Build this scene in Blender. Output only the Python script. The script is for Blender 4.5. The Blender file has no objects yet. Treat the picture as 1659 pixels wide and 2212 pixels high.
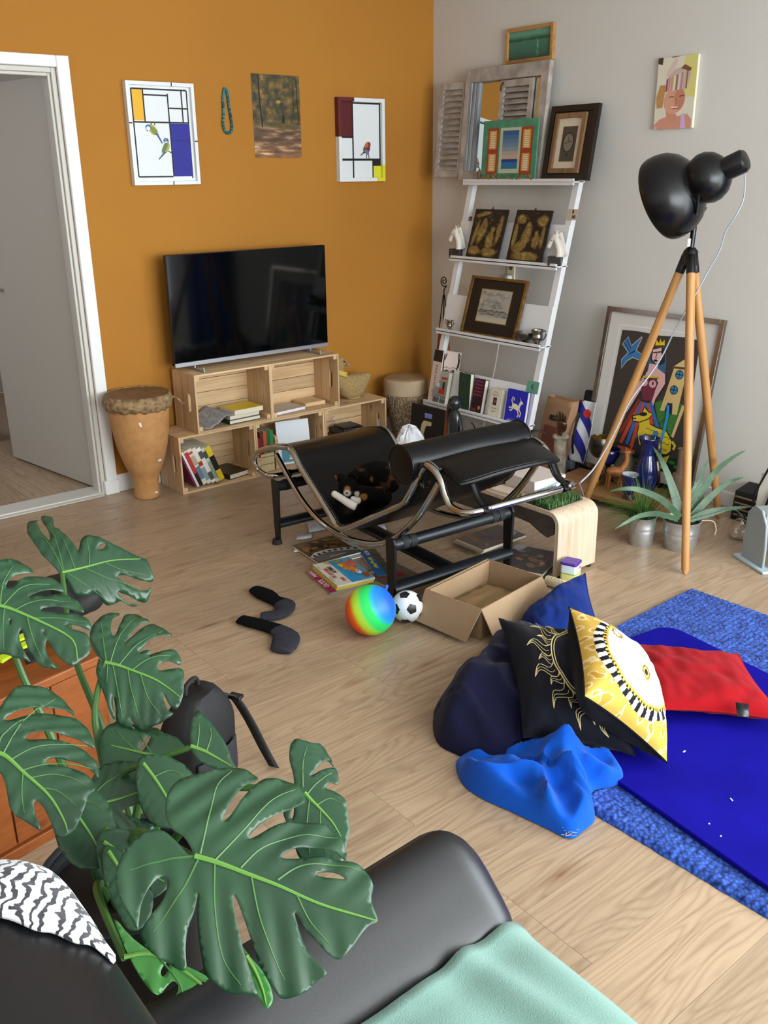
import bpy, math, random
from mathutils import Vector, Matrix, Euler, noise
import numpy as np
random.seed(7)
SC = bpy.context.scene
COL = SC.collection
PI = math.pi
# ------------------------------------------------------------------ camera, light, exposure
F_PX, YAW, PITCH, ROLL = 1998.74, 0.673884, 0.350912, -0.0122351
CAM = Vector((-4.06377, -4.56501, 1.58489))
def cam_axes():
    f = Vector((math.sin(YAW)*math.cos(PITCH), math.cos(YAW)*math.cos(PITCH), -math.sin(PITCH)))
    r = Vector((math.cos(YAW), -math.sin(YAW), 0)); u = r.cross(f)
    c, s = math.cos(ROLL), math.sin(ROLL)
    return c*r+s*u, -s*r+c*u, f
CR, CU, CF = cam_axes()
cd = bpy.data.cameras.new('camera'); co = bpy.data.objects.new('camera', cd); COL.objects.link(co)
cd.sensor_fit = 'HORIZONTAL'; cd.sensor_width = 36.0; cd.lens = F_PX/1659*36.0; cd.clip_start = 0.05
co.matrix_world = Matrix(((CR.x, CU.x, -CF.x, CAM.x), (CR.y, CU.y, -CF.y, CAM.y), (CR.z, CU.z, -CF.z, CAM.z), (0, 0, 0, 1)))
SC.camera = co
def ray(x, y): return CR*((x-829.5)/F_PX) - CU*((y-1106.0)/F_PX) + CF
def on_plane(x, y, p0, n):
    d = ray(x, y); t = (Vector(p0)-CAM).dot(n)/d.dot(n); return CAM+d*t
def pz(x, y, z=0.0): return on_plane(x, y, (0, 0, z), Vector((0, 0, 1)))     # pixel meets a level plane
def py(x, y, v=0.0): return on_plane(x, y, (0, v, 0), Vector((0, 1, 0)))     # pixel meets a plane parallel to the orange wall
def pxw(x, y, v=0.0): return on_plane(x, y, (v, 0, 0), Vector((1, 0, 0)))    # pixel meets a plane parallel to the white wall

wd = bpy.data.worlds.new('sky'); SC.world = wd; wd.use_nodes = True
bg = wd.node_tree.nodes['Background']; bg.inputs[0].default_value = (0.80, 0.90, 1.0, 1); bg.inputs[1].default_value = 3.0
def area(name, loc, target, sx, sy, power, col):
    ld = bpy.data.lights.new(name, 'AREA'); ld.shape = 'RECTANGLE'; ld.size = sx; ld.size_y = sy; ld.energy = power; ld.color = col
    lo = bpy.data.objects.new(name, ld); COL.objects.link(lo); lo.location = loc
    lo.rotation_euler = (Vector(target)-Vector(loc)).to_track_quat('-Z', 'Z').to_euler(); return lo
ROOM = dict(x0=-5.2, x1=0.0, y0=-6.9, y1=0.0, h=2.62)
area('window_daylight', (-2.0, -6.85, 1.55), (-2.0, 0, 1.25), 3.6, 1.9, 100, (0.96, 1.0, 1.0))
area('side_window_daylight', (0.05, -5.25, 1.35), (-3.0, -5.0, 1.0), 2.3, 1.9, 46, (0.88, 0.96, 1.0))
area('hall_daylight', (-4.4, 1.3, 2.2), (-2.9, 1.0, 0.2), 0.8, 0.8, 10, (0.85, 0.88, 1.0))
SC.view_settings.view_transform = 'Standard'; SC.view_settings.look = 'None'
SC.view_settings.exposure = 0.98; SC.view_settings.gamma = 1.0; SC.view_settings.use_curve_mapping = False

# ------------------------------------------------------------------ materials
def lin(h):
    if not isinstance(h, str): return tuple(h)[:3]
    h = h.lstrip('#'); v = [int(h[i:i+2], 16)/255 for i in (0, 2, 4)]
    return tuple(c/12.92 if c <= .04045 else ((c+.055)/1.055)**2.4 for c in v)
def new_mat(name):
    m = bpy.data.materials.new(name); m.use_nodes = True
    nt = m.node_tree; return m, nt, nt.nodes['Principled BSDF']
def N(nt, t, **kw):
    n = nt.nodes.new(t)
    for k, v in kw.items():
        if k.startswith('i_'): n.inputs[k[2:].replace('_', ' ')].default_value = v
        else: setattr(n, k, v)
    return n
def ramp(nt, stops, interp='LINEAR'):
    r = nt.nodes.new('ShaderNodeValToRGB'); r.color_ramp.interpolation = interp
    e = r.color_ramp.elements
    while len(e) < len(stops): e.new(0.5)
    for i, (p, c) in enumerate(stops): e[i].position = p; e[i].color = (*lin(c), 1)
    return r
def mapping(nt, coord='Object', scale=(1, 1, 1), rot=(0, 0, 0), rnd=False):
    tc = nt.nodes.new('ShaderNodeTexCoord'); mp = nt.nodes.new('ShaderNodeMapping')
    mp.inputs['Scale'].default_value = scale; mp.inputs['Rotation'].default_value = rot
    nt.links.new(tc.outputs[coord], mp.inputs['Vector'])
    if rnd:
        oi = nt.nodes.new('ShaderNodeObjectInfo'); ml = nt.nodes.new('ShaderNodeMath'); ml.operation = 'MULTIPLY'; ml.inputs[1].default_value = 37.0
        nt.links.new(oi.outputs['Random'], ml.inputs[0]); cb = nt.nodes.new('ShaderNodeCombineXYZ')
        for i in range(3): nt.links.new(ml.outputs[0], cb.inputs[i])
        nt.links.new(cb.outputs[0], mp.inputs['Location'])
    return mp.outputs['Vector']
def add_bump(nt, b, hsock, strength, dist=0.002):
    bp = nt.nodes.new('ShaderNodeBump'); bp.inputs['Strength'].default_value = strength; bp.inputs['Distance'].default_value = dist
    nt.links.new(hsock, bp.inputs['Height']); nt.links.new(bp.outputs['Normal'], b.inputs['Normal'])
_M = {}
def mat(name, col, rough=0.6, metal=0.0, var=None, bump=None, spec=None, sheen=0.0, coat=0.0, emit=None, alpha=None, trans=0.0, ior=None):
    """var=(scale, colour2[, detail]); bump=(scale, strength[, stretch])"""
    if name in _M: return _M[name]
    m, nt, b = new_mat(name); c = lin(col)
    b.inputs['Base Color'].default_value = (*c, 1); b.inputs['Roughness'].default_value = rough; b.inputs['Metallic'].default_value = metal
    if spec is not None: b.inputs['Specular IOR Level'].default_value = spec
    if sheen: b.inputs['Sheen Weight'].default_value = sheen; b.inputs['Sheen Roughness'].default_value = 0.5
    if coat: b.inputs['Coat Weight'].default_value = coat; b.inputs['Coat Roughness'].default_value = 0.1
    if trans: b.inputs['Transmission Weight'].default_value = trans
    if ior: b.inputs['IOR'].default_value = ior
    if emit: b.inputs['Emission Color'].default_value = (*lin(emit[0]), 1); b.inputs['Emission Strength'].default_value = emit[1]
    if var:
        v = mapping(nt, 'Object', (1, 1, 1) if len(var) < 4 else var[3], rnd=True)
        nz = N(nt, 'ShaderNodeTexNoise', i_Scale=var[0], i_Detail=var[2] if len(var) > 2 else 3.0); nt.links.new(v, nz.inputs['Vector'])
        r = ramp(nt, [(0.35, c), (0.7, lin(var[1]))]); nt.links.new(nz.outputs['Fac'], r.inputs[0]); nt.links.new(r.outputs[0], b.inputs['Base Color'])
    if bump:
        v = mapping(nt, 'Object', bump[2] if len(bump) > 2 else (1, 1, 1))
        nz = N(nt, 'ShaderNodeTexNoise', i_Scale=bump[0], i_Detail=4.0); nt.links.new(v, nz.inputs['Vector'])
        add_bump(nt, b, nz.outputs['Fac'], bump[1])
    _M[name] = m; return m
def wood(name, light, dark, axis=0, rough=0.55, scale=1.0, knots=True, objvar=0.18):
    """grain along the local axis 0/1/2"""
    key = name+'xyz'[axis]
    if key in _M: return _M[key]
    m, nt, b = new_mat(key); s = [14*scale]*3; s[axis] = 1.1*scale
    v = mapping(nt, 'Object', s, rnd=True)
    n1 = N(nt, 'ShaderNodeTexNoise', i_Scale=2.2, i_Detail=6.0, i_Roughness=0.6, i_Distortion=0.6); nt.links.new(v, n1.inputs['Vector'])
    r = ramp(nt, [(0.30, dark), (0.50, light), (0.72, light)]); nt.links.new(n1.outputs['Fac'], r.inputs[0]); out = r.outputs[0]
    s2 = [60*scale]*3; s2[axis] = 2.0*scale; v2 = mapping(nt, 'Object', s2, rnd=True)
    n2 = N(nt, 'ShaderNodeTexNoise', i_Scale=1.6, i_Detail=2.0); nt.links.new(v2, n2.inputs['Vector'])
    mx = N(nt, 'ShaderNodeMixRGB', blend_type='MULTIPLY'); mx.inputs[0].default_value = 0.35
    r2 = ramp(nt, [(0.35, (0.55, 0.5, 0.45)), (0.6, (1, 1, 1))]); nt.links.new(n2.outputs['Fac'], r2.inputs[0])
    nt.links.new(out, mx.inputs[1]); nt.links.new(r2.outputs[0], mx.inputs[2]); out = mx.outputs[0]
    if knots:
        s3 = [9*scale]*3; s3[axis] = 4.5*scale; v3 = mapping(nt, 'Object', s3, rnd=True)
        vo = N(nt, 'ShaderNodeTexVoronoi', i_Scale=0.9); nt.links.new(v3, vo.inputs['Vector'])
        r3 = ramp(nt, [(0.03, (0.42, 0.24, 0.13)), (0.14, (1, 1, 1))]); nt.links.new(vo.outputs['Distance'], r3.inputs[0])
        m3 = N(nt, 'ShaderNodeMixRGB', blend_type='MULTIPLY'); m3.inputs[0].default_value = 0.8
        nt.links.new(out, m3.inputs[1]); nt.links.new(r3.outputs[0], m3.inputs[2]); out = m3.outputs[0]
    if objvar:
        oi = nt.nodes.new('ShaderNodeObjectInfo'); hv = N(nt, 'ShaderNodeHueSaturation')
        mr = N(nt, 'ShaderNodeMapRange'); mr.inputs[3].default_value = 1-objvar; mr.inputs[4].default_value = 1+objvar*0.6
        nt.links.new(oi.outputs['Random'], mr.inputs[0]); nt.links.new(mr.outputs[0], hv.inputs['Value']); nt.links.new(out, hv.inputs['Color']); out = hv.outputs[0]
    nt.links.new(out, b.inputs['Base Color']); b.inputs['Roughness'].default_value = rough
    add_bump(nt, b, n2.outputs['Fac'], 0.12)
    _M[key] = m; return m
def attr_mat(name='printed_colour', rough=0.55, spec=0.4, noise_amt=0.0, sheen=0.0, bump=None):
    if name in _M: return _M[name]
    m, nt, b = new_mat(name); a = N(nt, 'ShaderNodeAttribute', attribute_name='Col')
    out = a.outputs['Color']
    if noise_amt:
        v = mapping(nt, 'Object'); nz = N(nt, 'ShaderNodeTexNoise', i_Scale=60.0, i_Detail=3.0); nt.links.new(v, nz.inputs['Vector'])
        mx = N(nt, 'ShaderNodeMixRGB', blend_type='OVERLAY'); mx.inputs[0].default_value = noise_amt
        nt.links.new(out, mx.inputs[1]); nt.links.new(nz.outputs['Fac'], mx.inputs[2]); out = mx.outputs[0]
    nt.links.new(out, b.inputs['Base Color']); b.inputs['Roughness'].default_value = rough; b.inputs['Specular IOR Level'].default_value = spec
    if sheen: b.inputs['Sheen Weight'].default_value = sheen
    if bump:
        v = mapping(nt, 'Object'); nz = N(nt, 'ShaderNodeTexNoise', i_Scale=bump[0], i_Detail=3.0); nt.links.new(v, nz.inputs['Vector']); add_bump(nt, b, nz.outputs['Fac'], bump[1])
    _M[name] = m; return m

# ------------------------------------------------------------------ mesh builder
class MB:
    def __init__(s): s.v = []; s.f = []; s.mi = []; s.c = []; s.M = Matrix.Identity(4); s.m = 0; s.col = None
    def at(s, M): s.M = M; return s
    def V(s, p): s.v.append(tuple(s.M @ Vector(p))); return len(s.v)-1
    def F(s, idx): s.f.append(tuple(idx)); s.mi.append(s.m); s.c.append(s.col)
    def box(s, c, d, R=None):
        c = Vector(c); hx, hy, hz = d[0]/2, d[1]/2, d[2]/2; i = []
        for x in (-hx, hx):
            for y in (-hy, hy):
                for z in (-hz, hz):
                    p = Vector((x, y, z)); p = R @ p if R else p; i.append(s.V(c+p))
        for q in ((0, 1, 3, 2), (4, 6, 7, 5), (0, 4, 5, 1), (2, 3, 7, 6), (0, 2, 6, 4), (1, 5, 7, 3)): s.F([i[k] for k in q])
        return s
    def b2(s, x0, x1, y0, y1, z0, z1): return s.box(((x0+x1)/2, (y0+y1)/2, (z0+z1)/2), (abs(x1-x0), abs(y1-y0), abs(z1-z0)))
    def poly(s, pts): s.F([s.V(p) for p in pts]); return s
    def prism(s, pts, off):
        off = Vector(off); a = [s.V(p) for p in pts]; b = [s.V(Vector(p)+off) for p in pts]; n = len(a)
        s.F(a[::-1]); s.F(b)
        for k in range(n): s.F((a[k], a[(k+1) % n], b[(k+1) % n], b[k]))
        return s
    def tube(s, pts, r, seg=8, closed=False, caps=True, flat=1.0):
        pts = [Vector(p) for p in pts]; n = len(pts); rs = r if isinstance(r, (list, tuple)) else [r]*n
        rings = []; up = None
        for k in range(n):
            if closed: t = pts[(k+1) % n]-pts[k-1]
            else: t = pts[min(k+1, n-1)]-pts[max(k-1, 0)]
            t = t.normalized() if t.length > 1e-9 else Vector((0, 0, 1))
            if up is None:
                up = Vector((0, 0, 1)) if abs(t.z) < .9 else Vector((1, 0, 0))
            up = (up-t*up.dot(t)); up = up.normalized() if up.length > 1e-6 else t.orthogonal().normalized()
            sd = t.cross(up)
            rings.append([s.V(pts[k]+(sd*math.cos(2*PI*j/seg)+up*math.sin(2*PI*j/seg)*flat)*rs[k]) for j in range(seg)])
        m = n if closed else n-1
        for k in range(m):
            A, B = rings[k], rings[(k+1) % n]
            for j in range(seg): s.F((A[j], A[(j+1) % seg], B[(j+1) % seg], B[j]))
        if caps and not closed: s.F(rings[0][::-1]); s.F(rings[-1])
        return s
    def lathe(s, prof, seg=24, cap0=True, cap1=True, wob=None):
        rings = []
        for k, (r, z) in enumerate(prof):
            rings.append([s.V(((r+(wob(k, j) if wob else 0))*math.cos(2*PI*j/seg), (r+(wob(k, j) if wob else 0))*math.sin(2*PI*j/seg), z)) for j in range(seg)])
        for A, B in zip(rings, rings[1:]):
            for j in range(seg): s.F((A[j], A[(j+1) % seg], B[(j+1) % seg], B[j]))
        if cap0: s.F(rings[0][::-1])
        if cap1: s.F(rings[-1])
        return s
    def grid(s, fn, nu, nv, cu=False, colf=None):
        idx = [[s.V(fn(i/(nu if cu else nu-1), j/(nv-1))) for j in range(nv)] for i in range(nu)]
        for i in range(nu if cu else nu-1):
            for j in range(nv-1):
                i2 = (i+1) % nu
                if colf: s.col = colf((i+.5)/(nu if cu else nu-1), (j+.5)/(nv-1))
                s.F((idx[i][j], idx[i2][j], idx[i2][j+1], idx[i][j+1]))
        s.col = None; return idx
    def ball(s, c, r, seg=16, rings=10, colf=None):
        c = Vector(c); r = Vector(r) if isinstance(r, (tuple, list, Vector)) else Vector((r, r, r))
        def fn(u, v):
            a = 2*PI*u; b = PI*(v-.5); return c+Vector((r.x*math.cos(b)*math.cos(a), r.y*math.cos(b)*math.sin(a), r.z*math.sin(b)))
        s.grid(fn, seg, rings+1, cu=True, colf=colf); return s
    def mesh(s, name, mats, smooth=40, weld=False):
        me = bpy.data.meshes.new(name); me.from_pydata(s.v, [], s.f)
        for m in (mats if isinstance(mats, (list, tuple)) else [mats]): me.materials.append(m)
        if any(s.mi): me.polygons.foreach_set('material_index', s.mi)
        if any(c is not None for c in s.c):
            ca = me.color_attributes.new('Col', 'FLOAT_COLOR', 'CORNER'); data = []
            for f, c in zip(s.f, s.c):
                cc = (*lin(c), 1.0) if c is not None else (0.5, 0.5, 0.5, 1.0)
                data.extend(cc*len(f))
            ca.data.foreach_set('color', data)
        if weld:
            import bmesh
            bm = bmesh.new(); bm.from_mesh(me); bmesh.ops.remove_doubles(bm, verts=bm.verts, dist=1e-5); bmesh.ops.recalc_face_normals(bm, faces=bm.faces); bm.to_mesh(me); bm.free()
        if smooth:
            me.polygons.foreach_set('use_smooth', [True]*len(me.polygons)); me.set_sharp_from_angle(angle=math.radians(smooth))
        me.update(); return me
    def build(s, name, mats, parent=None, smooth=40, bevel=0.0, sub=0, loc=None, rot=None, label=None, weld=False, solid=0.0):
        return obj(name, s.mesh(name, mats, smooth, weld), parent, bevel, sub, loc, rot, label, solid)
def obj(name, me, parent=None, bevel=0.0, sub=0, loc=None, rot=None, label=None, solid=0.0):
    o = bpy.data.objects.new(name, me); COL.objects.link(o)
    if parent: o.parent = parent
    if loc is not None: o.location = loc
    if rot is not None: o.rotation_euler = rot
    if bevel:
        b = o.modifiers.new('bevel', 'BEVEL'); b.width = bevel; b.segments = 2; b.limit_method = 'ANGLE'; b.angle_limit = math.radians(35)
    if solid: sd = o.modifiers.new('thickness', 'SOLIDIFY'); sd.thickness = solid; sd.offset = 0
    if sub: ss = o.modifiers.new('smooth', 'SUBSURF'); ss.levels = sub; ss.render_levels = sub
    if label: o['label'] = label
    return o
def tag(o, label=None, cat=None, group=None, kind=None):
    if label: o['label'] = label
    if cat: o['category'] = cat
    if group: o['group'] = group
    if kind: o['kind'] = kind
    return o
def thing(name, label, cat, loc=(0, 0, 0), rot=(0, 0, 0), group=None, M=None):
    o = bpy.data.objects.new(name, None); COL.objects.link(o); o.empty_display_size = 0.05
    if M is not None: o.matrix_world = M
    else: o.location = loc; o.rotation_euler = rot
    return tag(o, label, cat, group)
def struct(o): o['kind'] = 'structure'; return o
def frame(o, x, y):
    """matrix with origin o, x axis and approximate y axis"""
    x = Vector(x).normalized(); y = Vector(y); y = (y-x*y.dot(x)).normalized(); z = x.cross(y)
    return Matrix(((x.x, y.x, z.x, o[0]), (x.y, y.y, z.y, o[1]), (x.z, y.z, z.z, o[2]), (0, 0, 0, 1)))
def T(x, y, z): return Matrix.Translation((x, y, z))
def RX(a): return Matrix.Rotation(a, 4, 'X')
def RY(a): return Matrix.Rotation(a, 4, 'Y')
def RZ(a): return Matrix.Rotation(a, 4, 'Z')
def spline(pts, n=8, closed=False):
    pts = [Vector(p) for p in pts]; out = []; L = len(pts)
    rng = range(L) if closed else range(L-1)
    for i in rng:
        if closed: p0, p1, p2, p3 = pts[i-1], pts[i], pts[(i+1) % L], pts[(i+2) % L]
        else: p0, p1, p2, p3 = pts[max(i-1, 0)], pts[i], pts[i+1], pts[min(i+2, L-1)]
        for k in range(n):
            t = k/n; out.append(0.5*((2*p1)+(p2-p0)*t+(2*p0-5*p1+4*p2-p3)*t*t+(3*p1-p0-3*p2+p3)*t**3))
    if not closed: out.append(pts[-1])
    return out
def text_polys(body, size=1.0, align='CENTER', bold=0.0):
    cu = bpy.data.curves.new('lettering', 'FONT'); cu.body = body; cu.size = size; cu.align_x = align; cu.align_y = 'CENTER'; cu.offset = bold; cu.resolution_u = 2
    ob = bpy.data.objects.new('lettering', cu); me = bpy.data.meshes.new_from_object(ob)
    P = [[tuple(me.vertices[i].co) for i in p.vertices] for p in me.polygons]
    bpy.data.objects.remove(ob); bpy.data.curves.remove(cu); bpy.data.meshes.remove(me); return P
class Print(MB):
    """flat print in the local xy plane; coordinates 0..1 across w and up h"""
    def __init__(s, w, h, base=None, step=0.00006): super().__init__(); s.w = w; s.h = h; s.k = 0; s.step = step; s.z0 = 0.0003; base and s.rect(0, 0, 1, 1, base)
    def pp(s, pts, col):
        s.k += 1; z = s.z0+s.k*s.step; s.col = col; s.F([s.V((x*s.w, y*s.h, z)) for x, y in pts]); s.col = None; return s
    def rect(s, a, b, c, d, col): return s.pp([(a, b), (c, b), (c, d), (a, d)], col)
    def ell(s, cx, cy, rx, ry, col, rot=0, n=20, a0=0, a1=2*PI):
        c, sn = math.cos(rot), math.sin(rot); P = []
        for k in range(n):
            t = a0+(a1-a0)*k/(n if a1-a0 > 6.2 else n-1); x, y = rx*math.cos(t), ry*math.sin(t)*s.h/s.w
            P.append((cx+x*c-y*sn, cy+(x*sn+y*c)*s.w/s.h))
        return s.pp(P, col)
    def line(s, pts, wd, col):
        s.k += 1; z = s.z0+s.k*s.step; s.col = col
        Q = [Vector((x*s.w, y*s.h, z)) for x, y in pts]; L = []; Rr = []
        for k, q in enumerate(Q):
            t = (Q[min(k+1, len(Q)-1)]-Q[max(k-1, 0)]); t = Vector((-t.y, t.x, 0)).normalized()*wd/2*min(s.w, s.h)
            L.append(s.V(q+t)); Rr.append(s.V(q-t))
        for k in range(len(Q)-1): s.F((Rr[k], Rr[k+1], L[k+1], L[k]))
        s.col = None; return s
    def text(s, body, cx, cy, size, col, rot=0.0, align='CENTER', bold=0.0, sx=1.0, flip=False):
        s.k += 1; z = s.z0+s.k*s.step; s.col = col; c, sn = math.cos(rot), math.sin(rot)
        for P in text_polys(body, size*s.h, align, bold*s.h):
            s.F([s.V((cx*s.w+(x*sx*c-y*sn), cy*s.h+(x*sx*sn+y*c), z)) for x, y, _ in P])
        s.col = None; return s
def put_print(pr, name, parent=None, M=None, material=None, label=None):
    o = pr.build(name, material or attr_mat(), parent, smooth=0, label=label)
    if M is not None: o.matrix_local = M
    return o
# ------------------------------------------------------------------ the room
X0, X1, Y0, Y1, H = ROOM['x0'], ROOM['x1'], ROOM['y0'], ROOM['y1'], ROOM['h']
def wall_mat(name, col, col2):
    m, nt, b = new_mat(name); v = mapping(nt, 'Object')
    n1 = N(nt, 'ShaderNodeTexNoise', i_Scale=1.3, i_Detail=3.0); nt.links.new(v, n1.inputs['Vector'])
    r = ramp(nt, [(0.3, col), (0.75, col2)]); nt.links.new(n1.outputs['Fac'], r.inputs[0]); nt.links.new(r.outputs[0], b.inputs['Base Color'])
    n2 = N(nt, 'ShaderNodeTexNoise', i_Scale=160.0, i_Detail=3.0); nt.links.new(v, n2.inputs['Vector']); add_bump(nt, b, n2.outputs['Fac'], 0.25, 0.001)
    b.inputs['Roughness'].default_value = 0.85; return m
m_orange = wall_mat('orange_paint', '#ac7424', '#a66e22')
m_white = wall_mat('white_paint', '#d0cec8', '#cbc9c3')
m_ceil = mat('ceiling_paint', '#e6e4de', 0.9)
m_trim = mat('trim_paint', '#e4e5e4', 0.42, bump=(30, 0.05))
m_jamb = mat('jamb_paint', '#c9c6bd', 0.5, bump=(30, 0.05))
m_leafp = mat('door_paint', '#b7b2a6', 0.5, bump=(8, 0.05))

# floor: dark bed with separate laminate planks
m_bed = mat('floor_bed', '#3a2a1c', 0.9)
floor = struct(MB().b2(X0, X1, Y0, 0.0, -0.06, -0.0045).build('floor', m_bed, smooth=0))
def plank_mat():
    m, nt, b = new_mat('oak_laminate')
    v = mapping(nt, 'Object', (0.62, 4.2, 1), rnd=True)
    n1 = N(nt, 'ShaderNodeTexNoise', i_Scale=1.5, i_Detail=2.5, i_Roughness=0.45, i_Distortion=0.25); nt.links.new(v, n1.inputs['Vector'])
    # cathedral rings from a distorted field
    ms = N(nt, 'ShaderNodeMath', operation='MULTIPLY'); ms.inputs[1].default_value = 24.0; nt.links.new(n1.outputs['Fac'], ms.inputs[0])
    fr = N(nt, 'ShaderNodeMath', operation='PINGPONG'); fr.inputs[1].default_value = 0.5; nt.links.new(ms.outputs[0], fr.inputs[0])
    r = ramp(nt, [(0.0, '#9b836a'), (0.2, '#a78f75'), (0.5, '#ac957b')]); nt.links.new(fr.outputs[0], r.inputs[0])
    v2 = mapping(nt, 'Object', (2.2, 70, 1), rnd=True); n2 = N(nt, 'ShaderNodeTexNoise', i_Scale=1.4, i_Detail=3.0); nt.links.new(v2, n2.inputs['Vector'])
    r2 = ramp(nt, [(0.30, (0.62, 0.58, 0.55)), (0.52, (1, 1, 1))]); nt.links.new(n2.outputs['Fac'], r2.inputs[0])
    mx = N(nt, 'ShaderNodeMixRGB', blend_type='MULTIPLY'); mx.inputs[0].default_value = 0.55
    nt.links.new(r.outputs[0], mx.inputs[1]); nt.links.new(r2.outputs[0], mx.inputs[2])
    v3 = mapping(nt, 'Object', (2.6, 9.0, 1), rnd=True); vo = N(nt, 'ShaderNodeTexVoronoi', i_Scale=1.0); nt.links.new(v3, vo.inputs['Vector'])
    r3 = ramp(nt, [(0.02, (0.45, 0.30, 0.24)), (0.06, (0.72, 0.58, 0.5)), (0.22, (1, 1, 1))]); nt.links.new(vo.outputs['Distance'], r3.inputs[0])
    m3 = N(nt, 'ShaderNodeMixRGB', blend_type='MULTIPLY'); m3.inputs[0].default_value = 0.75
    nt.links.new(mx.outputs[0], m3.inputs[1]); nt.links.new(r3.outputs[0], m3.inputs[2])
    oi = nt.nodes.new('ShaderNodeObjectInfo'); hv = N(nt, 'ShaderNodeHueSaturation'); mr = N(nt, 'ShaderNodeMapRange'); mr.inputs[3].default_value = 0.90; mr.inputs[4].default_value = 1.08
    nt.links.new(oi.outputs['Random'], mr.inputs[0]); nt.links.new(mr.outputs[0], hv.inputs['Value']); nt.links.new(m3.outputs[0], hv.inputs['Color'])
    nt.links.new(hv.outputs[0], b.inputs['Base Color']); b.inputs['Roughness'].default_value = 0.33; b.inputs['Specular IOR Level'].default_value = 0.35
    add_bump(nt, b, n2.outputs['Fac'], 0.06, 0.001); return m
m_plank = plank_mat()
PW, PL = 0.192, 1.285
_pm = {}
def plank_mesh(L, W):
    k = (round(L, 3), round(W, 3))
    if k not in _pm: _pm[k] = MB().box((0, 0, -0.0022), (L-0.0008, W-0.0008, 0.0044)).mesh('plank', m_plank, smooth=0)
    return _pm[k]
def lay(x0, x1, y0, y1, parent):
    row = 0; y = y1
    while y-0.02 > y0:
        w = min(PW, y-y0); x = x0-random.choice((0.15, 0.45, 0.8, 1.05))
        while x < x1-0.005:
            a, b_ = max(x, x0), min(x+PL, x1)
            if b_-a > 0.03: obj('plank', plank_mesh(b_-a, w), parent, loc=((a+b_)/2, y-w/2, 0))
            x += PL
        y -= PW; row += 1
lay(X0, X1, Y0, 0.0, floor)

DX0, DX1, DT = -3.23, -2.305, 2.055        # door opening
TH = 0.12
w = MB(); w.b2(DX1, X1+TH, 0, TH, 0, H); w.b2(DX0, DX1, 0, TH, DT, H); w.b2(X0-TH, DX0, 0, TH, 0, H)
struct(w.build('wall_back', m_orange, smooth=0))
SY0, SY1, SZ0, SZ1 = -6.4, -4.1, 0.38, 2.32       # window beside the room's right end
w = MB(); w.b2(X1, X1+TH, SY1, 0.0, 0, H); w.b2(X1, X1+TH, Y0-TH, SY0, 0, H); w.b2(X1, X1+TH, SY0, SY1, 0, SZ0); w.b2(X1, X1+TH, SY0, SY1, SZ1, H)
struct(w.build('wall_right', m_white, smooth=0))
win2 = struct(MB().b2(X1-.05, X1+TH, SY0, SY1, SZ0-.03, SZ0).build('window_2', m_trim, smooth=0))
f = MB()
for y in (SY0+.03, (SY0+SY1)/2, SY1-.03): f.b2(X1+TH-.05, X1+TH-.01, y-.03, y+.03, SZ0, SZ1)
for z in (SZ0+.03, SZ1-.03): f.b2(X1+TH-.05, X1+TH-.01, SY0, SY1, z-.03, z+.03)
f.build('window_frame', m_trim, win2, smooth=0)
struct(MB().b2(X0-TH, X0, Y0-TH, 0.0, 0, H).build('wall_left', m_white, smooth=0))
WX0, WX1, WZ0, WZ1 = -3.85, -0.15, 0.55, 2.52
w = MB(); w.b2(X0, WX0, Y0-TH, Y0, 0, H); w.b2(WX1, X1, Y0-TH, Y0, 0, H); w.b2(WX0, WX1, Y0-TH, Y0, 0, WZ0); w.b2(WX0, WX1, Y0-TH, Y0, WZ1, H)
struct(w.build('wall_front', m_white, smooth=0))
win = struct(MB().b2(WX0, WX1, Y0-TH-.02, Y0+.06, WZ0-.03, WZ0).build('window_1', m_trim, smooth=0))
f = MB()
for x in (WX0+.03, (WX0*2+WX1)/3, (WX0+WX1*2)/3, WX1-.03): f.b2(x-.03, x+.03, Y0-TH+.01, Y0-TH+.05, WZ0, WZ1)
for z in (WZ0+.03, WZ1-.03): f.b2(WX0, WX1, Y0-TH+.01, Y0-TH+.05, z-.03, z+.03)
f.build('window_frame', m_trim, win, smooth=0)
struct(MB().b2(X0-TH, X1+TH, Y0-TH, TH, H, H+.1).build('ceiling', m_ceil, smooth=0))

# baseboards
struct(MB().b2(-2.245, X1, -0.014, 0, 0, 0.095).build('baseboard_back', m_trim, bevel=0.003))
struct(MB().b2(-0.014, 0, Y0, -0.016, 0, 0.075).build('baseboard_right', m_trim, bevel=0.003))
# door frame
dr = struct(thing('door_1', None, None)); 
MB().b2(-2.305, -2.245, -0.022, 0.0, 0.0, DT+.05).build('casing', m_trim, dr, bevel=0.004)
MB().b2(DX0-.06, -2.305, -0.022, 0.0, DT, DT+.05).build('casing', m_trim, dr, bevel=0.004)
MB().b2(DX0-.06, DX0, -0.022, 0.0, 0.0, DT).build('casing', m_trim, dr, bevel=0.004)
MB().b2(-2.318, -2.2405, -0.03, 0.0, 0.0, 0.075).build('plinth_block', m_trim, dr, bevel=0.004)
j = MB(); j.b2(DX1-.022, DX1, 0, TH+.01, 0, DT); j.b2(DX1-.036, DX1-.022, 0.015, 0.07, 0, DT-.022); j.build('jamb', m_jamb, dr, bevel=0.003)
j = MB(); j.b2(DX0, DX0+.022, 0, TH+.01, 0, DT); j.build('jamb', m_jamb, dr, bevel=0.003)
j = MB(); j.b2(DX0+.022, DX1-.022, 0, TH+.01, DT-.022, DT); j.b2(DX0+.022, DX1-.036, 0.015, 0.07, DT-.036, DT-.022); j.build('lintel', m_jamb, dr, bevel=0.003)
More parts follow.
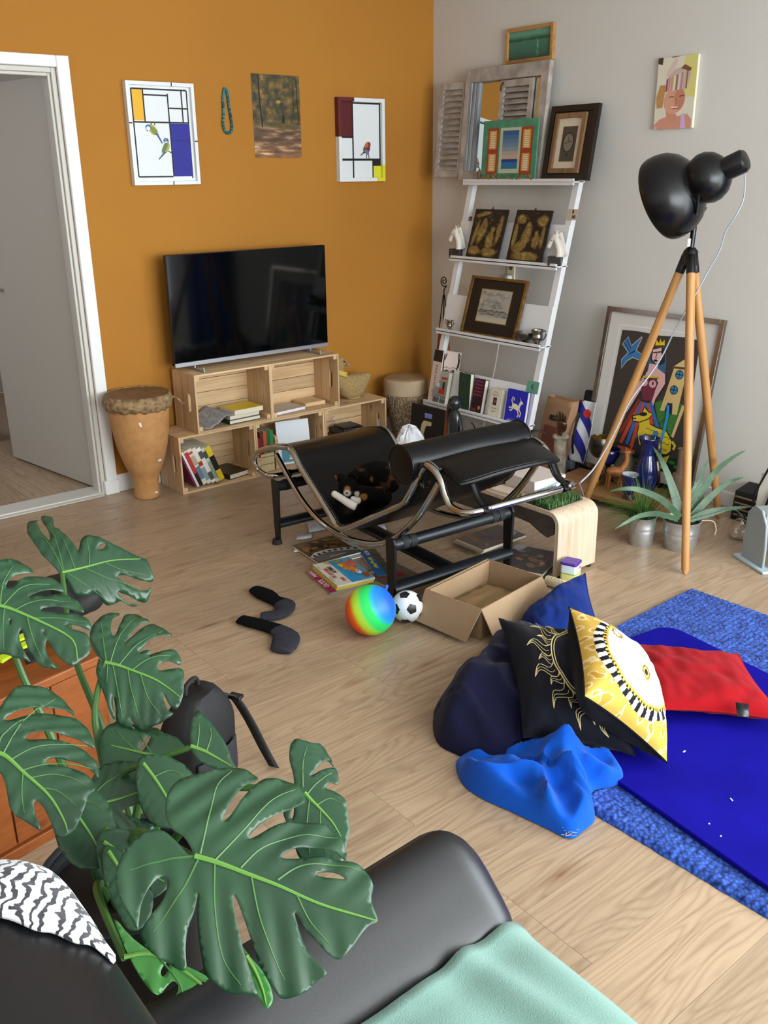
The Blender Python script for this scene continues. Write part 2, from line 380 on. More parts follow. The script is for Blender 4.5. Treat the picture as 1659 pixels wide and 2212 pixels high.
t = MB(); t.b2(DX0+.022, DX1-.022, 0.0, TH+.02, -0.004, 0.012); t.b2(DX0+.022, DX1-.022, -0.035, 0.0, 0.0005, 0.006); t.build('threshold', m_jamb, dr, bevel=0.003)
# open leaf, swung into the hall
hx, hy = -2.327, 0.125
e = Vector((-2.47, 1.02, 0))-Vector((hx, hy, 0)); e.normalize()
leaf = MB().b2(0, 0.885, -0.0, 0.04, 0.012, DT-.025).build('door_leaf', m_leafp, dr, bevel=0.002)
leaf.matrix_local = frame((hx, hy, 0), e, Vector((-e.y, e.x, 0)))
leaf.matrix_local = frame((hx+0.042*e.y, hy-0.042*e.x, 0), e, Vector((-e.y, e.x, 0)))
MB().b2(-0.004, 0.0005, -0.0, 0.04, 0.012, DT-.025).build('leaf_edge', m_trim, leaf)
for z in (0.33, 1.08, 1.8):
    hg = MB().tube([(-0.006, 0.004, z-.045), (-0.006, 0.004, z+.045)], 0.007, 8); hg.b2(-.0055, -.0035, .004, .034, z-.045, z+.045); hg.build('hinge', mat('hinge_steel', '#b9b6ac', .4, .6), leaf)
MB().tube([(0.82, 0.07, 1.02), (0.70, 0.07, 1.02)], 0.009, 8).tube([(0.82, 0.04, 1.02), (0.82, 0.07, 1.02)], .008, 8).build('door_handle', mat('hinge_steel', '#b9b6ac', .4, .6), leaf)
# hall behind the door
m_hall = wall_mat('hall_paint', '#c9c4bb', '#c4c0b6')
hf = struct(MB().b2(-5.0, -1.5, 0.12, 2.9, -0.06, -0.0045).build('floor.hall', m_bed, smooth=0)); hf.name = 'floor_hall'
def lay_y(x0, x1, y0, y1, parent):
    x = x0
    while x < x1-.02:
        y = y0-random.choice((.2, .6, 1.0))
        while y < y1:
            a, b_ = max(y, y0), min(y+PL, y1)
            if b_-a > .03: obj('plank', plank_mesh(b_-a, PW), parent, loc=(x+PW/2, (a+b_)/2, 0), rot=(0, 0, PI/2))
            y += PL
        x += PW
lay_y(-4.0, -1.9, 0.14, 2.9, hf)
struct(MB().b2(-5.0, -1.5, 2.9, 3.0, 0, H).build('wall_hall_back', m_hall, smooth=0))
struct(MB().b2(-1.9, -1.8, TH, 2.9, 0, H).build('wall_hall_right', m_hall, smooth=0))
struct(MB().b2(-5.1, -5.0, TH, 3.0, 0, H).build('wall_hall_left', m_hall, smooth=0))
struct(MB().b2(-5.1, -1.5, TH, 3.0, H, H+.1).build('ceiling_hall', m_ceil, smooth=0))

# laundry left in the hall
t = thing('striped_bag', 'blue and white striped bag standing in the hall', 'bag', (-2.62, 1.55, 0), (0, 0, .2))
MB().b2(-.17, .17, -.13, .13, 0, .16).build('bag_body', mat('bag_navy', '#1d2c48', .8), t, bevel=.02)
for k in range(7): MB().b2(-.15+k*.045, -.128+k*.045, -.134, -.1305, .01, .15).build('stripe', mat('bag_stripe', '#8fb0cf', .8), t)
b = MB(); b.grid(lambda u, v: (-.16+.3*u, -.12+.24*v, .165+.05*math.sin(PI*u)*math.sin(PI*v)+.015*noise.noise(Vector((u*5, v*5, 0)))), 16, 14); o = b.build('mauve_cloth', mat('mauve_cotton', '#8a5a6c', .9), solid=.006); o.matrix_world = T(-2.62, 1.55, 0) @ RZ(.2); tag(o, 'folded mauve cloth lying on the striped bag', 'cloth')
# ------------------------------------------------------------------ wall art on the orange wall
K = '#15120f'
m_fwhite = mat('picture_frame_white', '#dfe3e4', 0.45)
def box_frame(t, W, Hh, bw, d, mats, ticks=()):
    """four frame bars in a local frame x right, y up, z out of the wall"""
    names = mats if isinstance(mats, (list, tuple)) else [mats]*4
    MB().b2(0, bw, 0, Hh, 0, d).build('frame_bar', names[0], t, bevel=.0008)
    MB().b2(W-bw, W, 0, Hh, 0, d).build('frame_bar', names[1], t, bevel=.0008)
    MB().b2(bw, W-bw, Hh-bw, Hh, 0, d).build('frame_bar', names[2], t, bevel=.0008)
    MB().b2(bw, W-bw, 0, bw, 0, d).build('frame_bar', names[3], t, bevel=.0008)
def bird(p, cx, cy, s, parts):
    for kind, a in parts:
        q = [(cx+x*s, cy+y*s*p.w/p.h) for x, y in a[0]]
        p.pp(q, a[1]) if kind == 'p' else p.line(q, a[2], a[1])
def oval(cx, cy, rx, ry, rot=0, n=16):
    c, s = math.cos(rot), math.sin(rot)
    return [(cx+rx*math.cos(2*PI*k/n)*c-ry*math.sin(2*PI*k/n)*s, cy+rx*math.cos(2*PI*k/n)*s+ry*math.sin(2*PI*k/n)*c) for k in range(n)]
# blue tits picture
a, b_ = py(270, 176, -.035), py(430, 398, -.035); W_, H_ = .362, .472
t = thing('bird_painting', 'white framed grid painting with two blue tits, blue and yellow blocks', 'painting', M=frame((a.x, -.001, b_.z), (1, 0, 0), (0, 0, 1)))
box_frame(t, W_, H_, .017, .034, m_fwhite)
p = Print(W_-.034, H_-.034, '#dfe4e6')
p.rect(.05, .64, .24, .965, '#e3ad22')
L = .022
for q in ([(.05, .965), (.95, .965)], [(.95, .965), (.95, .03)], [(.05, .965), (.05, .05)], [(.05, .05), (.62, .05)], [(.235, .965), (.235, .63)], [(.235, .905), (.63, .905)], [(.63, .925), (.63, .05)], [(.05, .625), (.95, .625)], [(.63, .775), (.95, .775)], [(.86, .965), (.86, .625)]): p.line(q, L, K)
p.rect(.64, .05, .95, .615, '#1c1c8a'); p.line([(.64, .44), (.95, .44)], L*.6, '#11115a')
bird(p, .34, .55, .2, [('p', (oval(.02, -.02, .48, .30, -.75), '#c9a53a')), ('p', (oval(.12, -.10, .40, .20, -.8), '#6f8a3c')), ('p', ([(.2, -.25), (.42, -.3), (.75, -.95), (.66, -1.0)], '#3c5a86')), ('p', (oval(-.33, .12, .24, .22), '#2f6aa8')), ('p', (oval(-.34, .06, .16, .15), '#e9eef0')), ('p', ([(-.5, -.03), (-.36, -.06), (-.42, -.16)], '#33302a')), ('l', ([(-.05, .3), (-.08, .52)], '#4a443c', .016)), ('l', ([(.2, .28), (.22, .52)], '#4a443c', .016))])
bird(p, .53, .38, .2, [('p', (oval(.05, -.1, .42, .26, 1.15), '#a9a03c')), ('p', (oval(-.08, -.15, .42, .16, .95), '#5f7a45')), ('p', ([(-.15, -.4), (.05, -.45), (-.62, -1.0), (-.68, -.95)], '#4a6272')), ('p', (oval(.08, .36, .22, .2), '#2f63a0')), ('p', (oval(.06, .32, .15, .12), '#eef2f3')), ('l', ([(-.1, .34), (.22, .36)], '#24406a', .018)), ('l', ([(.2, -.38), (.45, -.5)], '#4a443c', .016))])
put_print(p, 'canvas', t, T(.017, .017, .014))
for (x, y, dx, dy) in ((.24, H_-.0085, .003, .0085), (.0085, .285, .0085, .003), (W_-.0085, .205, .0085, .003), (.21, .0085, .003, .0085)): MB().b2(x-dx, x+dx, y-dy, y+dy, .0341, .0346).build('painted_tick', mat('black_paint', K, .5), t, smooth=0)
MB().b2(.004, W_-.004, .004, H_-.004, 0, .012).build('backing', m_fwhite, t, smooth=0)
# robin picture
a, b_ = py(730, 209, -.035), py(833, 391, -.035); W_, H_ = b_.x-a.x, a.z-b_.z
m_fred = mat('frame_dark_red', '#5a1518', .5)
t = thing('bird_painting', 'white framed grid painting with one small robin and a dark red block', 'painting', M=frame((a.x, -.001, b_.z), (1, 0, 0), (0, 0, 1)))
fw = .02
MB().b2(0, fw, 0, H_*.54, 0, .034).build('frame_bar', m_fwhite, t, bevel=.0008); MB().b2(0, fw, H_*.54, H_, 0, .034).build('frame_bar', m_fred, t, bevel=.0008)
MB().b2(fw, W_*.34, H_-fw, H_, 0, .034).build('frame_bar', m_fred, t, bevel=.0008); MB().b2(W_*.34, W_-fw, H_-fw, H_, 0, .034).build('frame_bar', m_fwhite, t, bevel=.0008)
MB().b2(W_-fw, W_, H_*.2, H_, 0, .034).build('frame_bar', m_fwhite, t, bevel=.0008); MB().b2(W_-fw, W_, 0, H_*.2, 0, .034).build('frame_bar', mat('frame_yellow', '#d8d42c', .5), t, bevel=.0008)
MB().b2(fw, W_*.81, 0, fw, 0, .034).build('frame_bar', m_fwhite, t, bevel=.0008); MB().b2(W_*.81, W_-fw, 0, fw, 0, .034).build('frame_bar', mat('frame_yellow', '#d8d42c', .5), t, bevel=.0008)
MB().b2(.004, W_-.004, .004, H_-.004, 0, .012).build('backing', m_fwhite, t, smooth=0)
p = Print(W_-2*fw, H_-2*fw, '#dde2e4')
p.rect(0, .55, .3, 1, '#561417')
for q, l in (([(.315, 1), (.315, 0)], .035), ([(0, .245), (1, .245)], .04), ([(0, .54), (.315, .54)], .03), ([(.985, 1), (.985, .2)], .035), ([(.3, .985), (1, .985)], .03), ([(.80, .245), (.80, 0)], .03)): p.line(q, l, K)
p.rect(.81, .16, 1, .24, K); p.rect(.82, 0, 1, .16, '#d6d22e')
bird(p, .64, .40, .2, [('p', (oval(.0, -.05, .5, .33, .9), '#5a3550')), ('p', (oval(.2, -.1, .33, .26, 1.1), '#7a1f2c')), ('p', (oval(.12, -.42, .22, .22), '#5870a8')), ('p', (oval(.25, .3, .3, .26, .3), '#7a2a2c')), ('p', (oval(.02, .25, .2, .3, -.6), '#b06a35')), ('p', (oval(-.2, -.3, .3, .12, .7), '#7c7a3a')), ('p', ([(-.3, -.3), (-.15, -.4), (-.78, -.75), (-.72, -.62)], '#3a3340')), ('p', ([(.5, .2), (.62, .12), (.48, .08)], '#caa8a0')), ('l', ([(-.02, -.6), (.02, -.95)], '#4a443c', .02)), ('l', ([(.25, -.55), (.32, -.95)], '#4a443c', .02))])
put_print(p, 'canvas', t, T(fw, fw, .014))
# forest poster
def forest_mat():
    m, nt, b = new_mat('forest_photo'); tc = N(nt, 'ShaderNodeTexCoord'); sp = N(nt, 'ShaderNodeSeparateXYZ'); nt.links.new(tc.outputs['Generated'], sp.inputs[0])
    v = mapping(nt, 'Generated', (6, 9, 1)); n1 = N(nt, 'ShaderNodeTexNoise', i_Scale=1.2, i_Detail=6.0, i_Roughness=.65); nt.links.new(v, n1.inputs['Vector'])
    r1 = ramp(nt, [(.3, '#1c1a12'), (.46, '#3f3a1c'), (.58, '#6a5524'), (.72, '#a07a30')]); nt.links.new(n1.outputs['Fac'], r1.inputs[0])
    v2 = mapping(nt, 'Generated', (2, 16, 1)); n2 = N(nt, 'ShaderNodeTexNoise', i_Scale=1.5, i_Detail=5.0); nt.links.new(v2, n2.inputs['Vector'])
    r2 = ramp(nt, [(.3, '#3a2716'), (.5, '#5e422a'), (.7, '#a98a68')]); nt.links.new(n2.outputs['Fac'], r2.inputs[0])
    add = N(nt, 'ShaderNodeMath', operation='MULTIPLY_ADD'); add.inputs[1].default_value = .1; nt.links.new(n1.outputs['Fac'], add.inputs[0]); nt.links.new(sp.outputs['Y'], add.inputs[2])
    rm = ramp(nt, [(.38, (0, 0, 0)), (.46, (1, 1, 1))]); nt.links.new(add.outputs[0], rm.inputs[0])
    mx = N(nt, 'ShaderNodeMixRGB'); nt.links.new(rm.outputs[0], mx.inputs[0]); nt.links.new(r2.outputs[0], mx.inputs[1]); nt.links.new(r1.outputs[0], mx.inputs[2])
    rb = ramp(nt, [(0.0, (2.6, 2.5, 2.4)), (.22, (1, 1, 1))]); nt.links.new(sp.outputs['Y'], rb.inputs[0])
    m2 = N(nt, 'ShaderNodeMixRGB', blend_type='MULTIPLY'); m2.inputs[0].default_value = 1; nt.links.new(mx.outputs[0], m2.inputs[1]); nt.links.new(rb.outputs[0], m2.inputs[2])
    nt.links.new(m2.outputs[0], b.inputs['Base Color']); b.inputs['Roughness'].default_value = .5; return m
a, b_ = py(541, 158), py(652, 341); W_, H_ = b_.x-a.x, a.z-b_.z
t = thing('forest_poster', 'unframed brown forest photo poster with a dark figure on a path', 'poster', M=frame((a.x, -.0005, b_.z), (1, 0, 0), (0, 0, 1)))
MB().box((W_/2, H_/2, .0006), (W_, H_, .0006)).build('sheet', forest_mat(), t, smooth=0)
p = Print(W_, H_); p.z0 = .001
p.line([(.14, 1.0), (.15, .7), (.185, .37)], .03, '#1d1813'); p.pp([(.6, .42), (.66, .42), (.655, .52), (.63, .545), (.605, .5)], '#17130f'); p.ell(.54, .68, .05, .02, '#9a8a2c'); p.line([(.85, .9), (.86, .48)], .015, '#2a2416'); p.line([(.93, .95), (.95, .45)], .02, '#221d12')
put_print(p, 'printed_details', t)
# bead necklace
nb = MB(); ctr = [py(x, y, -.009) for x, y in ((485, 192), (482, 215), (483, 245), (482, 268), (487, 284), (496, 287), (501, 278), (499, 255), (494, 225), (491, 200))]
random.seed(3)
for q in spline(ctr, 9, closed=True):
    nb.col = random.choice(('#1f5a63', '#2b7480', '#184a55', '#3a8a8c')); nb.ball(q+Vector((0, random.uniform(-.001, .001), 0)), .0072, 7, 5)
nb.col = None
t = thing('bead_necklace', 'teal bead necklace hanging from a nail on the orange wall', 'necklace', loc=ctr[0])
o = nb.build('beads', attr_mat('bead_gloss', .3, .5), t); o.matrix_parent_inverse = Matrix.Translation(-ctr[0]); o['kind'] = 'stuff'
MB().tube([(0, .009, .004), (0, -.006, .006)], .003, 8).build('nail', mat('nail_steel', '#8d7a60', .4, .8), t)
# photo canvas and small sea painting on the white wall
a, b_ = pxw(1423, 126, -.018), pxw(1494, 276, -.018); W_, H_ = a.y-b_.y, a.z-b_.z
MW = lambda y, z, x=-.001: frame((x, y, z), (0, -1, 0), (0, 0, 1))
t = thing('photo_canvas', 'portrait photo canvas of a child in a striped headscarf on white wall', 'photo', M=MW(a.y, b_.z))
MB().b2(0, W_, 0, H_, 0, .016).build('canvas_block', mat('canvas_edge', '#d8d2c0', .7), t, bevel=.001)
p = Print(W_, H_, '#d9cfa6'); p.z0 = .0164
p.pp([(.55, .5), (1, .42), (1, 1), (.7, 1)], '#d3cc7c'); p.pp([(0, .92), (.12, .9), (.13, 1), (0, 1)], '#4b3a2c'); p.pp([(.35, .985), (.62, 1), (.34, 1)], '#5c4a3a')
p.pp([(.05, .3), (.2, .3), (.25, .62), (.1, .62), (.02, .45)], '#b98a4f')
p.pp([(0, .06), (.15, .14), (.35, .18), (.6, .17), (.85, .2), (.97, .12), (.97, 0), (0, 0)], '#c98f78'); p.pp([(.0, 0), (.06, .06), (.1, 0)], '#caa6c8'); p.pp([(.70, .2), (.78, .21), (.84, 0), (.7, 0)], '#c9a9cf')
p.pp([(.3, .26), (.58, .2), (.6, .1), (.34, .12)], '#c48a72')
p.pp(oval(.5, .40, .27, .19, .1, 20), '#d09a80'); p.pp(oval(.62, .42, .13, .16, .1, 16), '#bd8068')
p.pp([(.24, .52), (.8, .55), (.86, .76), (.7, .86), (.45, .82), (.25, .68)], '#c7aca0'); p.pp([(.34, .86), (.47, .98), (.52, .94), (.42, .82), (.3, .72), (.24, .74)], '#d3bdb2')
for k, c in enumerate(('#9a2f5e', '#c4809a', '#b9a24a', '#e4d6c8', '#8c6a58', '#d9c6bc', '#a88a94', '#c9b09c', '#8f6a52')): x = .25+k*.062; p.pp([(x, .525+.003*k), (x+.035, .527+.003*k), (x+.05, .70+.012*k), (x+.012, .70+.012*k)], c)
p.pp([(.6, .83), (.84, .78), (.87, .82), (.7, .88)], '#7a4f3c')
p.line([(.36, .44), (.43, .455), (.48, .44)], .02, '#6e4536'); p.line([(.62, .445), (.70, .46), (.76, .45)], .02, '#6e4536'); p.line([(.55, .42), (.57, .36), (.53, .35)], .015, '#a8694f')
p.pp([(.40, .295), (.5, .275), (.62, .28), (.64, .31), (.5, .30)], '#a04f46'); p.line([(.43, .30), (.61, .30)], .018, '#efe3da')
put_print(p, 'photo_print', t)
a, b_ = pxw(1090, 64, -.03), pxw(1190, 127, -.03); W_, H_ = a.y-b_.y, a.z-b_.z
m_pinef = wood('pine_frame', '#b98a52', '#9a6c3a', 0, knots=False)
t = thing('sea_painting', 'small pine framed green sea painting above the shuttered mirror', 'painting', M=MW(a.y, b_.z))
box_frame(t, W_, H_, .018, .022, m_pinef)
def sea_mat():
    m, nt, b = new_mat('green_sea_paint'); tc = N(nt, 'ShaderNodeTexCoord'); sp = N(nt, 'ShaderNodeSeparateXYZ'); nt.links.new(tc.outputs['Generated'], sp.inputs[0])
    v = mapping(nt, 'Generated', (3, 12, 1)); n1 = N(nt, 'ShaderNodeTexNoise', i_Scale=2.0, i_Detail=4.0); nt.links.new(v, n1.inputs['Vector'])
    ma = N(nt, 'ShaderNodeMath', operation='MULTIPLY_ADD'); ma.inputs[1].default_value = .12; nt.links.new(n1.outputs['Fac'], ma.inputs[0]); nt.links.new(sp.outputs['Y'], ma.inputs[2])
    r = ramp(nt, [(.0, '#24453e'), (.5, '#3a7464'), (.68, '#3f7a66'), (.73, '#1f4a3a'), (.79, '#357058'), (.9, '#5f9a84')]); nt.links.new(ma.outputs[0], r.inputs[0])
    nt.links.new(r.outputs[0], b.inputs['Base Color']); b.inputs['Roughness'].default_value = .4; return m
MB().box((W_/2, H_/2, .005), (W_-.03, H_-.03, .01)).build('painted_board', sea_mat(), t, smooth=0)
p = Print(W_, H_); p.z0 = .0105
for k in range(9): p.ell(.665+.012*math.sin(k*2.1), .18+k*.055, .035-.003*k, .03, ('#417a69', '#4a8472', '#56917e')[k % 3], n=12)
for k in range(5): p.ell(.67, .40+k*.04, .012, .022, '#7fb3a0', n=10)
p.ell(.68, .88, .05, .03, '#86b3a2', n=12); put_print(p, 'painted_light', t)
# wall socket with plug and cable
q = pxw(1106, 588, 0)
t = thing('wall_socket', 'cream double wall socket with white plug behind the ladder shelf', 'socket', M=MW(q.y+.03, q.z-.06))
MB().b2(0, .06, 0, .12, 0, .012).build('cover_plate', mat('socket_cream', '#d8cfb4', .4), t, bevel=.003)
for z in (.03, .09): MB().at(T(.03, z, .0125)).lathe([(.02, -.0005), (.02, .001), (.017, .001), (.0165, -.004)], 16, True, True).build('socket_hole', mat('socket_cream_dark', '#b3a98e', .4), t)
MB().at(T(.03, .03, .012)).lathe([(.016, 0), (.016, .02), (.011, .032)], 14).build('plug', mat('white_plastic', '#e6e6e2', .4), t)
cab = [q+Vector((-.045, 0, -.03)), pxw(1098, 640, -.02), pxw(1085, 690, -.02), pxw(1078, 740, -.02), pxw(1068, 800, -.02), pxw(1052, 870, -.02), pxw(1040, 960, -.03)]
tag(MB().tube(spline(cab, 5), .0035, 6).build('power_cable', mat('white_plastic', '#e6e6e2', .4)), 'white power cable running down white wall from socket', 'cable')

# ------------------------------------------------------------------ pine crates, television
PL_, PD_ = '#dcbb90', '#c9a473'
pine = [wood('pine', PL_, PD_, i, 0.6) for i in range(3)]
CW, CD, CH_ = .46, .25, .31
_cm = {}
def crate_meshes():
    g = .003; bt = .009
    d3 = (CD-2*g)/3; h4 = (CH_-3*g)/4
    _cm['top'] = MB().box((0, 0, 0), (CW-2*bt-.001, d3, bt)).mesh('board', pine[0], 0)
    _cm['end'] = MB().box((0, 0, 0), (bt, d3, CH_-.0005)).mesh('board', pine[2], 0)
    z = CH_/2-.00025; y = d3/2
    _cm['endcut'] = MB().prism([(-bt/2, -y, -z), (-bt/2, y, -z), (-bt/2, y, -.05), (-bt/2, y-.02, -.045), (-bt/2, y-.025, -.03), (-bt/2, y-.025, .03), (-bt/2, y-.02, .045), (-bt/2, y, .05), (-bt/2, y, z), (-bt/2, -y, z)], (bt, 0, 0)).mesh('board', pine[2], 0)
    _cm['back'] = MB().box((0, 0, 0), (CW-2*bt-.001, bt, h4-.004)).mesh('board', pine[0], 0)
    _cm['post'] = MB().box((0, 0, 0), (.022, CD-.03, .022)).mesh('corner_post', pine[1], 0)
crate_meshes()
def crate(x, y, z, label):
    t = thing('wooden_crate', label, 'crate', (x, y, z), group='pine crates under the television')
    g = .003; bt = .009; d3 = (CD-2*g)/3; h4 = (CH_-3*g)/4
    for k in range(3):
        yy = d3/2+k*(d3+g)
        for zz in (bt/2+.0005, CH_-bt/2-.0005): obj('board', _cm['top'], t, loc=(CW/2, yy, zz))
        for xx in (bt/2, CW-bt/2): obj('board', _cm['endcut' if k == 0 else 'end'], t, loc=(xx, yy, CH_/2))
    for k in range(4): obj('board', _cm['back'], t, loc=(CW/2, CD-.0055, .009+h4/2+k*(h4+g-.004)))
    for xx in (bt+.0115, CW-bt-.0115):
        for zz in (bt+.012, CH_-bt-.012): obj('corner_post', _cm['post'], t, loc=(xx, CD/2-.008, zz))
    return t
CY, CX0 = -.285, -2.002
crate(CX0, CY, 0, 'floor level pine crate of comics beside the tall clay drum')
crate(CX0+.462, CY, 0, 'floor level pine crate with small red and green volumes')
crate(CX0+.924, CY, 0, 'floor level pine crate with the modem on a book stack')
UX = CX0+.117
crate(UX, CY, .3105, 'upper pine crate holding a yellow book and newspaper')
crate(UX+.4605, CY, .3105, 'upper pine crate with a white booklet, next to the wicker duck')
ZB1, ZB2 = .0112, .3105+.0112
# television
t = thing('television', 'large flat screen television with silver lower bezel on pine crates', 'television', (-1.918, -.15, .6215))
m_tv = mat('tv_glass', '#030405', .06, spec=.25); m_tvb = mat('tv_black', '#0c0c0d', .4); m_sil = mat('tv_silver', '#a9abb2', .35, .7)
TW = .978
MB().b2(0, TW, 0, .03, .028, .59).build('housing', m_tvb, t, bevel=.003)
MB().b2(.004, TW-.004, -.002, 0, .046, .587).build('screen', m_tv, t, smooth=0)
MB().b2(0, TW, -.005, .03, .022, .044).build('lower_bezel', m_sil, t, bevel=.002)
for x in (.11, TW-.13):
    f = MB(); f.b2(x-.004, x+.004, -.10, .07, 0.0, .012); f.b2(x-.004, x+.004, -.108, -.098, 0, .026); f.b2(x-.004, x+.004, -.01, .03, .01, .03); f.build('stand_foot', m_sil, t, bevel=.001)

# ------------------------------------------------------------------ books and papers in the crates
m_page = mat('page_edges', '#dcd5c3', .8, bump=(220, .15, (1, 1, 12)))
def book(label, M, w, h, th, cover, name='book', cat='book', group=None, spine=None, face=None, page=None, hard=True):
    """local: x = width from spine to fore edge, y = height, z = thickness; spine at x=0"""
    t = thing(name, label, cat, M=M, group=group); c = mat('cover_'+cover.strip('#'), cover, .45) if isinstance(cover, str) else cover
    ct = .0022 if hard else .0008
    k = MB(); k.b2(0, w, 0, h, 0, ct); k.b2(0, w, 0, h, th-ct, th); k.b2(0, ct, 0, h, ct, th-ct); k.build('cover', c, t, smooth=0)
    i = .003 if hard else .0005
    MB().b2(ct, w-i, i, h-i, ct, th-ct).build('pages', page or m_page, t, smooth=0)
    if spine: put_print(spine, 'spine_print', t, frame((0, 0, 0), (0, 0, 1), (0, 1, 0)) @ Matrix.Identity(4))
    if face: put_print(face, 'cover_print', t, T(0, 0, th))
    return t
def spine_up(x, y, z, lean=0.0, yaw=0.0):
    """book standing upright with its spine to the room (-y): spine bottom left corner at x,y,z; thickness runs along +x"""
    return T(x, y, z) @ RY(-lean) @ Matrix(((0, 0, 1, 0), (1, 0, 0, 0), (0, 1, 0, 0), (0, 0, 0, 1)))
def spine_print(th, h, cols, body=None, col='#202020', sz=.08):
    """printed on the spine: local x = thickness direction 0..th, y = height"""
    p = Print(th, h); p.z0 = .0002
    for (a, b, c) in cols: p.rect(.0, a, 1, b, c)
    if body: p.text(body, .5, .5, sz, col, rot=-PI/2)
    return p
def shelf_book(label, x, y, z, lean, w, h, th, cover, bands=(), group=None, body=None, tcol='#222', sz=.09, hard=False):
    t = book(label, spine_up(x, y, z, lean), w, h, th, cover, group=group, hard=hard)
    if bands or body:
        pr = spine_print(th, h, bands, body, tcol, sz); o = pr.build('spine_print', attr_mat(), t, smooth=0)
        o.matrix_local = Matrix(((0, 0, -1, 0), (0, 1, 0, 0), (1, 0, 0, 0), (0, 0, 0, 1)))
    return t
g = 'comics leaning in the floor crate'; ln = .37; y = CY+.022
bx = CX0+.098; zz = ZB1+.0005
L = [('thin white spined comic album with a magenta cover, at the crate end', .010, .275, .21, '#e6e4de', [(0, 1, '#e4e2de')], None),
     ('red and black spined comic album leaning in the floor crate', .017, .275, .21, '#a92c2e', [(0, .35, '#1b1718'), (.35, .95, '#b93436'), (.95, 1, '#e0c9a0')], None),
     ('cream comic album with a red title line on its spine', .021, .28, .21, '#d9d2c0', [(0, 1, '#dcd5c4'), (.15, .5, '#6d7f94'), (.55, .8, '#b7a58a'), (.86, .92, '#b24a40')], None),
     ('white comic album with a blue and red figure band on spine', .02, .28, .21, '#dfdacd', [(0, 1, '#e0dccf'), (.1, .45, '#8aa0a8'), (.5, .62, '#a3402f')], None),
     ('plain white comic album with dark spine lettering', .02, .275, .21, '#eae8e2', [(.08, .3, '#50504e'), (.7, .9, '#55534e')], None),
     ('pale green and grey comic album between white and yellow', .017, .27, .21, '#c9cdb9', [(.1, .6, '#8e9a8a'), (.7, .9, '#45503f')], None),
     ('yellow and black spined hardback leaning against the comics', .026, .265, .19, '#d9c21e', [(.0, .3, '#dcc61f'), (.3, .72, '#17161a'), (.72, 1, '#dcc61f')], None)]
for lab, th, h, w_, c, bands, bd in L:
    th *= 1.18; h *= .80
    shelf_book(lab, bx, y, zz+math.sin(ln)*th, ln, w_, h, th, c, bands, g); bx += th/math.cos(ln)+.0006
book('magenta album showing behind the white spined comic', spine_up(CX0+.088, y+.006, ZB1+.006, .37), .19, .19, .006, '#7c1450', hard=False)
lay = lambda x, y, z, a=0.0: T(x, y, z) @ RZ(a)
book('dark brown hardback lying flat in the comics crate', lay(CX0+.30, CY+.03, ZB1+.0005, .18), .14, .19, .028, '#3b2b20')
# floor crate 2
bx = CX0+.462+.016; y = CY+.022; g = 'small volumes with cream lower spines'
for lab, c in (('small bright red volume with cream lower spine in crate', '#8e1f22'), ('small maroon volume with cream lower spine in crate', '#5c1a1e'), ('small orange volume with cream lower spine in crate', '#b0522a'), ('small dark green volume beside the orange one', '#1f5a33'), ('small bright green volume last in the coloured row', '#2f7a45')):
    hh = .2 if '8e1f22' in c else .235
    shelf_book(lab, bx, y, zz, .0, .15, hh, .021, c, [(0, .45, '#cbb98c'), (.18, .2, '#7a6a45'), (.36, .38, '#7a6a45'), (.45, 1, c)], g, hard=True); bx += .0217
shelf_book('thin black volume beside the green books in crate', bx+.001, y+.02, zz, 0, .15, .18, .012, '#1c1718', [(.55, .9, '#7a1c22')]); bx += .014
shelf_book('light wooden box file standing beside the small volumes', bx+.001, y+.01, zz, 0, .17, .19, .02, '#c7ad82', [(.1, .9, '#b9985f')]); bx += .024
p = Print(.20, .25, '#dde4ec'); p.pp([(.1, .05), (.82, .05), (.8, .42), (.1, .36)], '#4f8aa3'); p.pp([(.3, .12), (.45, .22), (.6, .35), (.62, .2), (.42, .1)], '#e6ecef'); p.ell(.4, .18, .06, .05, '#c4b49a')
t = thing('picture_book', 'white picture book with blue seagull photo leaning in crate', 'book', M=T(CX0+.462+.19, CY+.075, ZB1+.001) @ RZ(-.22) @ RX(PI/2-.16))
MB().b2(0, .2, 0, .25, -.012, 0).build('cover', mat('cover_white', '#dde3ea', .4), t, smooth=0); put_print(p, 'cover_print', t)
# floor crate 3: stack and modem
sx, sy, sz = CX0+.924+.20, CY+.05, ZB1+.0006
for k, (w_, h_, th, c, lab, a) in enumerate(((.17, .22, .03, '#bfc9cf', 'pale blue paperback at the bottom of the modem stack', .1), (.16, .21, .026, '#d8d2c4', 'white paperback second in the modem stack', .02), (.15, .21, .026, '#5a1d1c', 'dark red paperback third in the modem stack', .06), (.14, .2, .028, '#1f1a1a', 'black paperback under the modem', .0))):
    book(lab, T(sx, sy, sz) @ RZ(a), w_, h_, th, c, group='books stacked under the modem', hard=False); sz += th+.0006
t = thing('modem', 'small black modem with red light on a stack of books', 'modem', (sx-.02, sy+.01, sz))
MB().b2(0, .15, 0, .13, 0, .022).build('housing', mat('black_plastic', '#121214', .45), t, bevel=.006)
MB().b2(.01, .14, .012, .12, .022, .03).build('lid', mat('dark_grey_plastic', '#2c2a2b', .4), t, bevel=.006)
MB().at(T(.105, -.0006, .011) @ RX(PI/2)).lathe([(.003, 0), (.002, .0012)], 10).build('power_light', mat('red_led', '#ff2020', .4, emit=('#ff1818', 6)), t)
tag(MB().tube(spline([(sx+.03, sy+.145, sz+.02), (sx+.0, sy+.155, sz+.06), (sx+.02, sy+.16, sz+.07)], 5), .0025, 6).build('modem_cable', mat('grey_cable', '#9a9a98', .5)), 'thin grey cable rising behind the modem', 'cable')
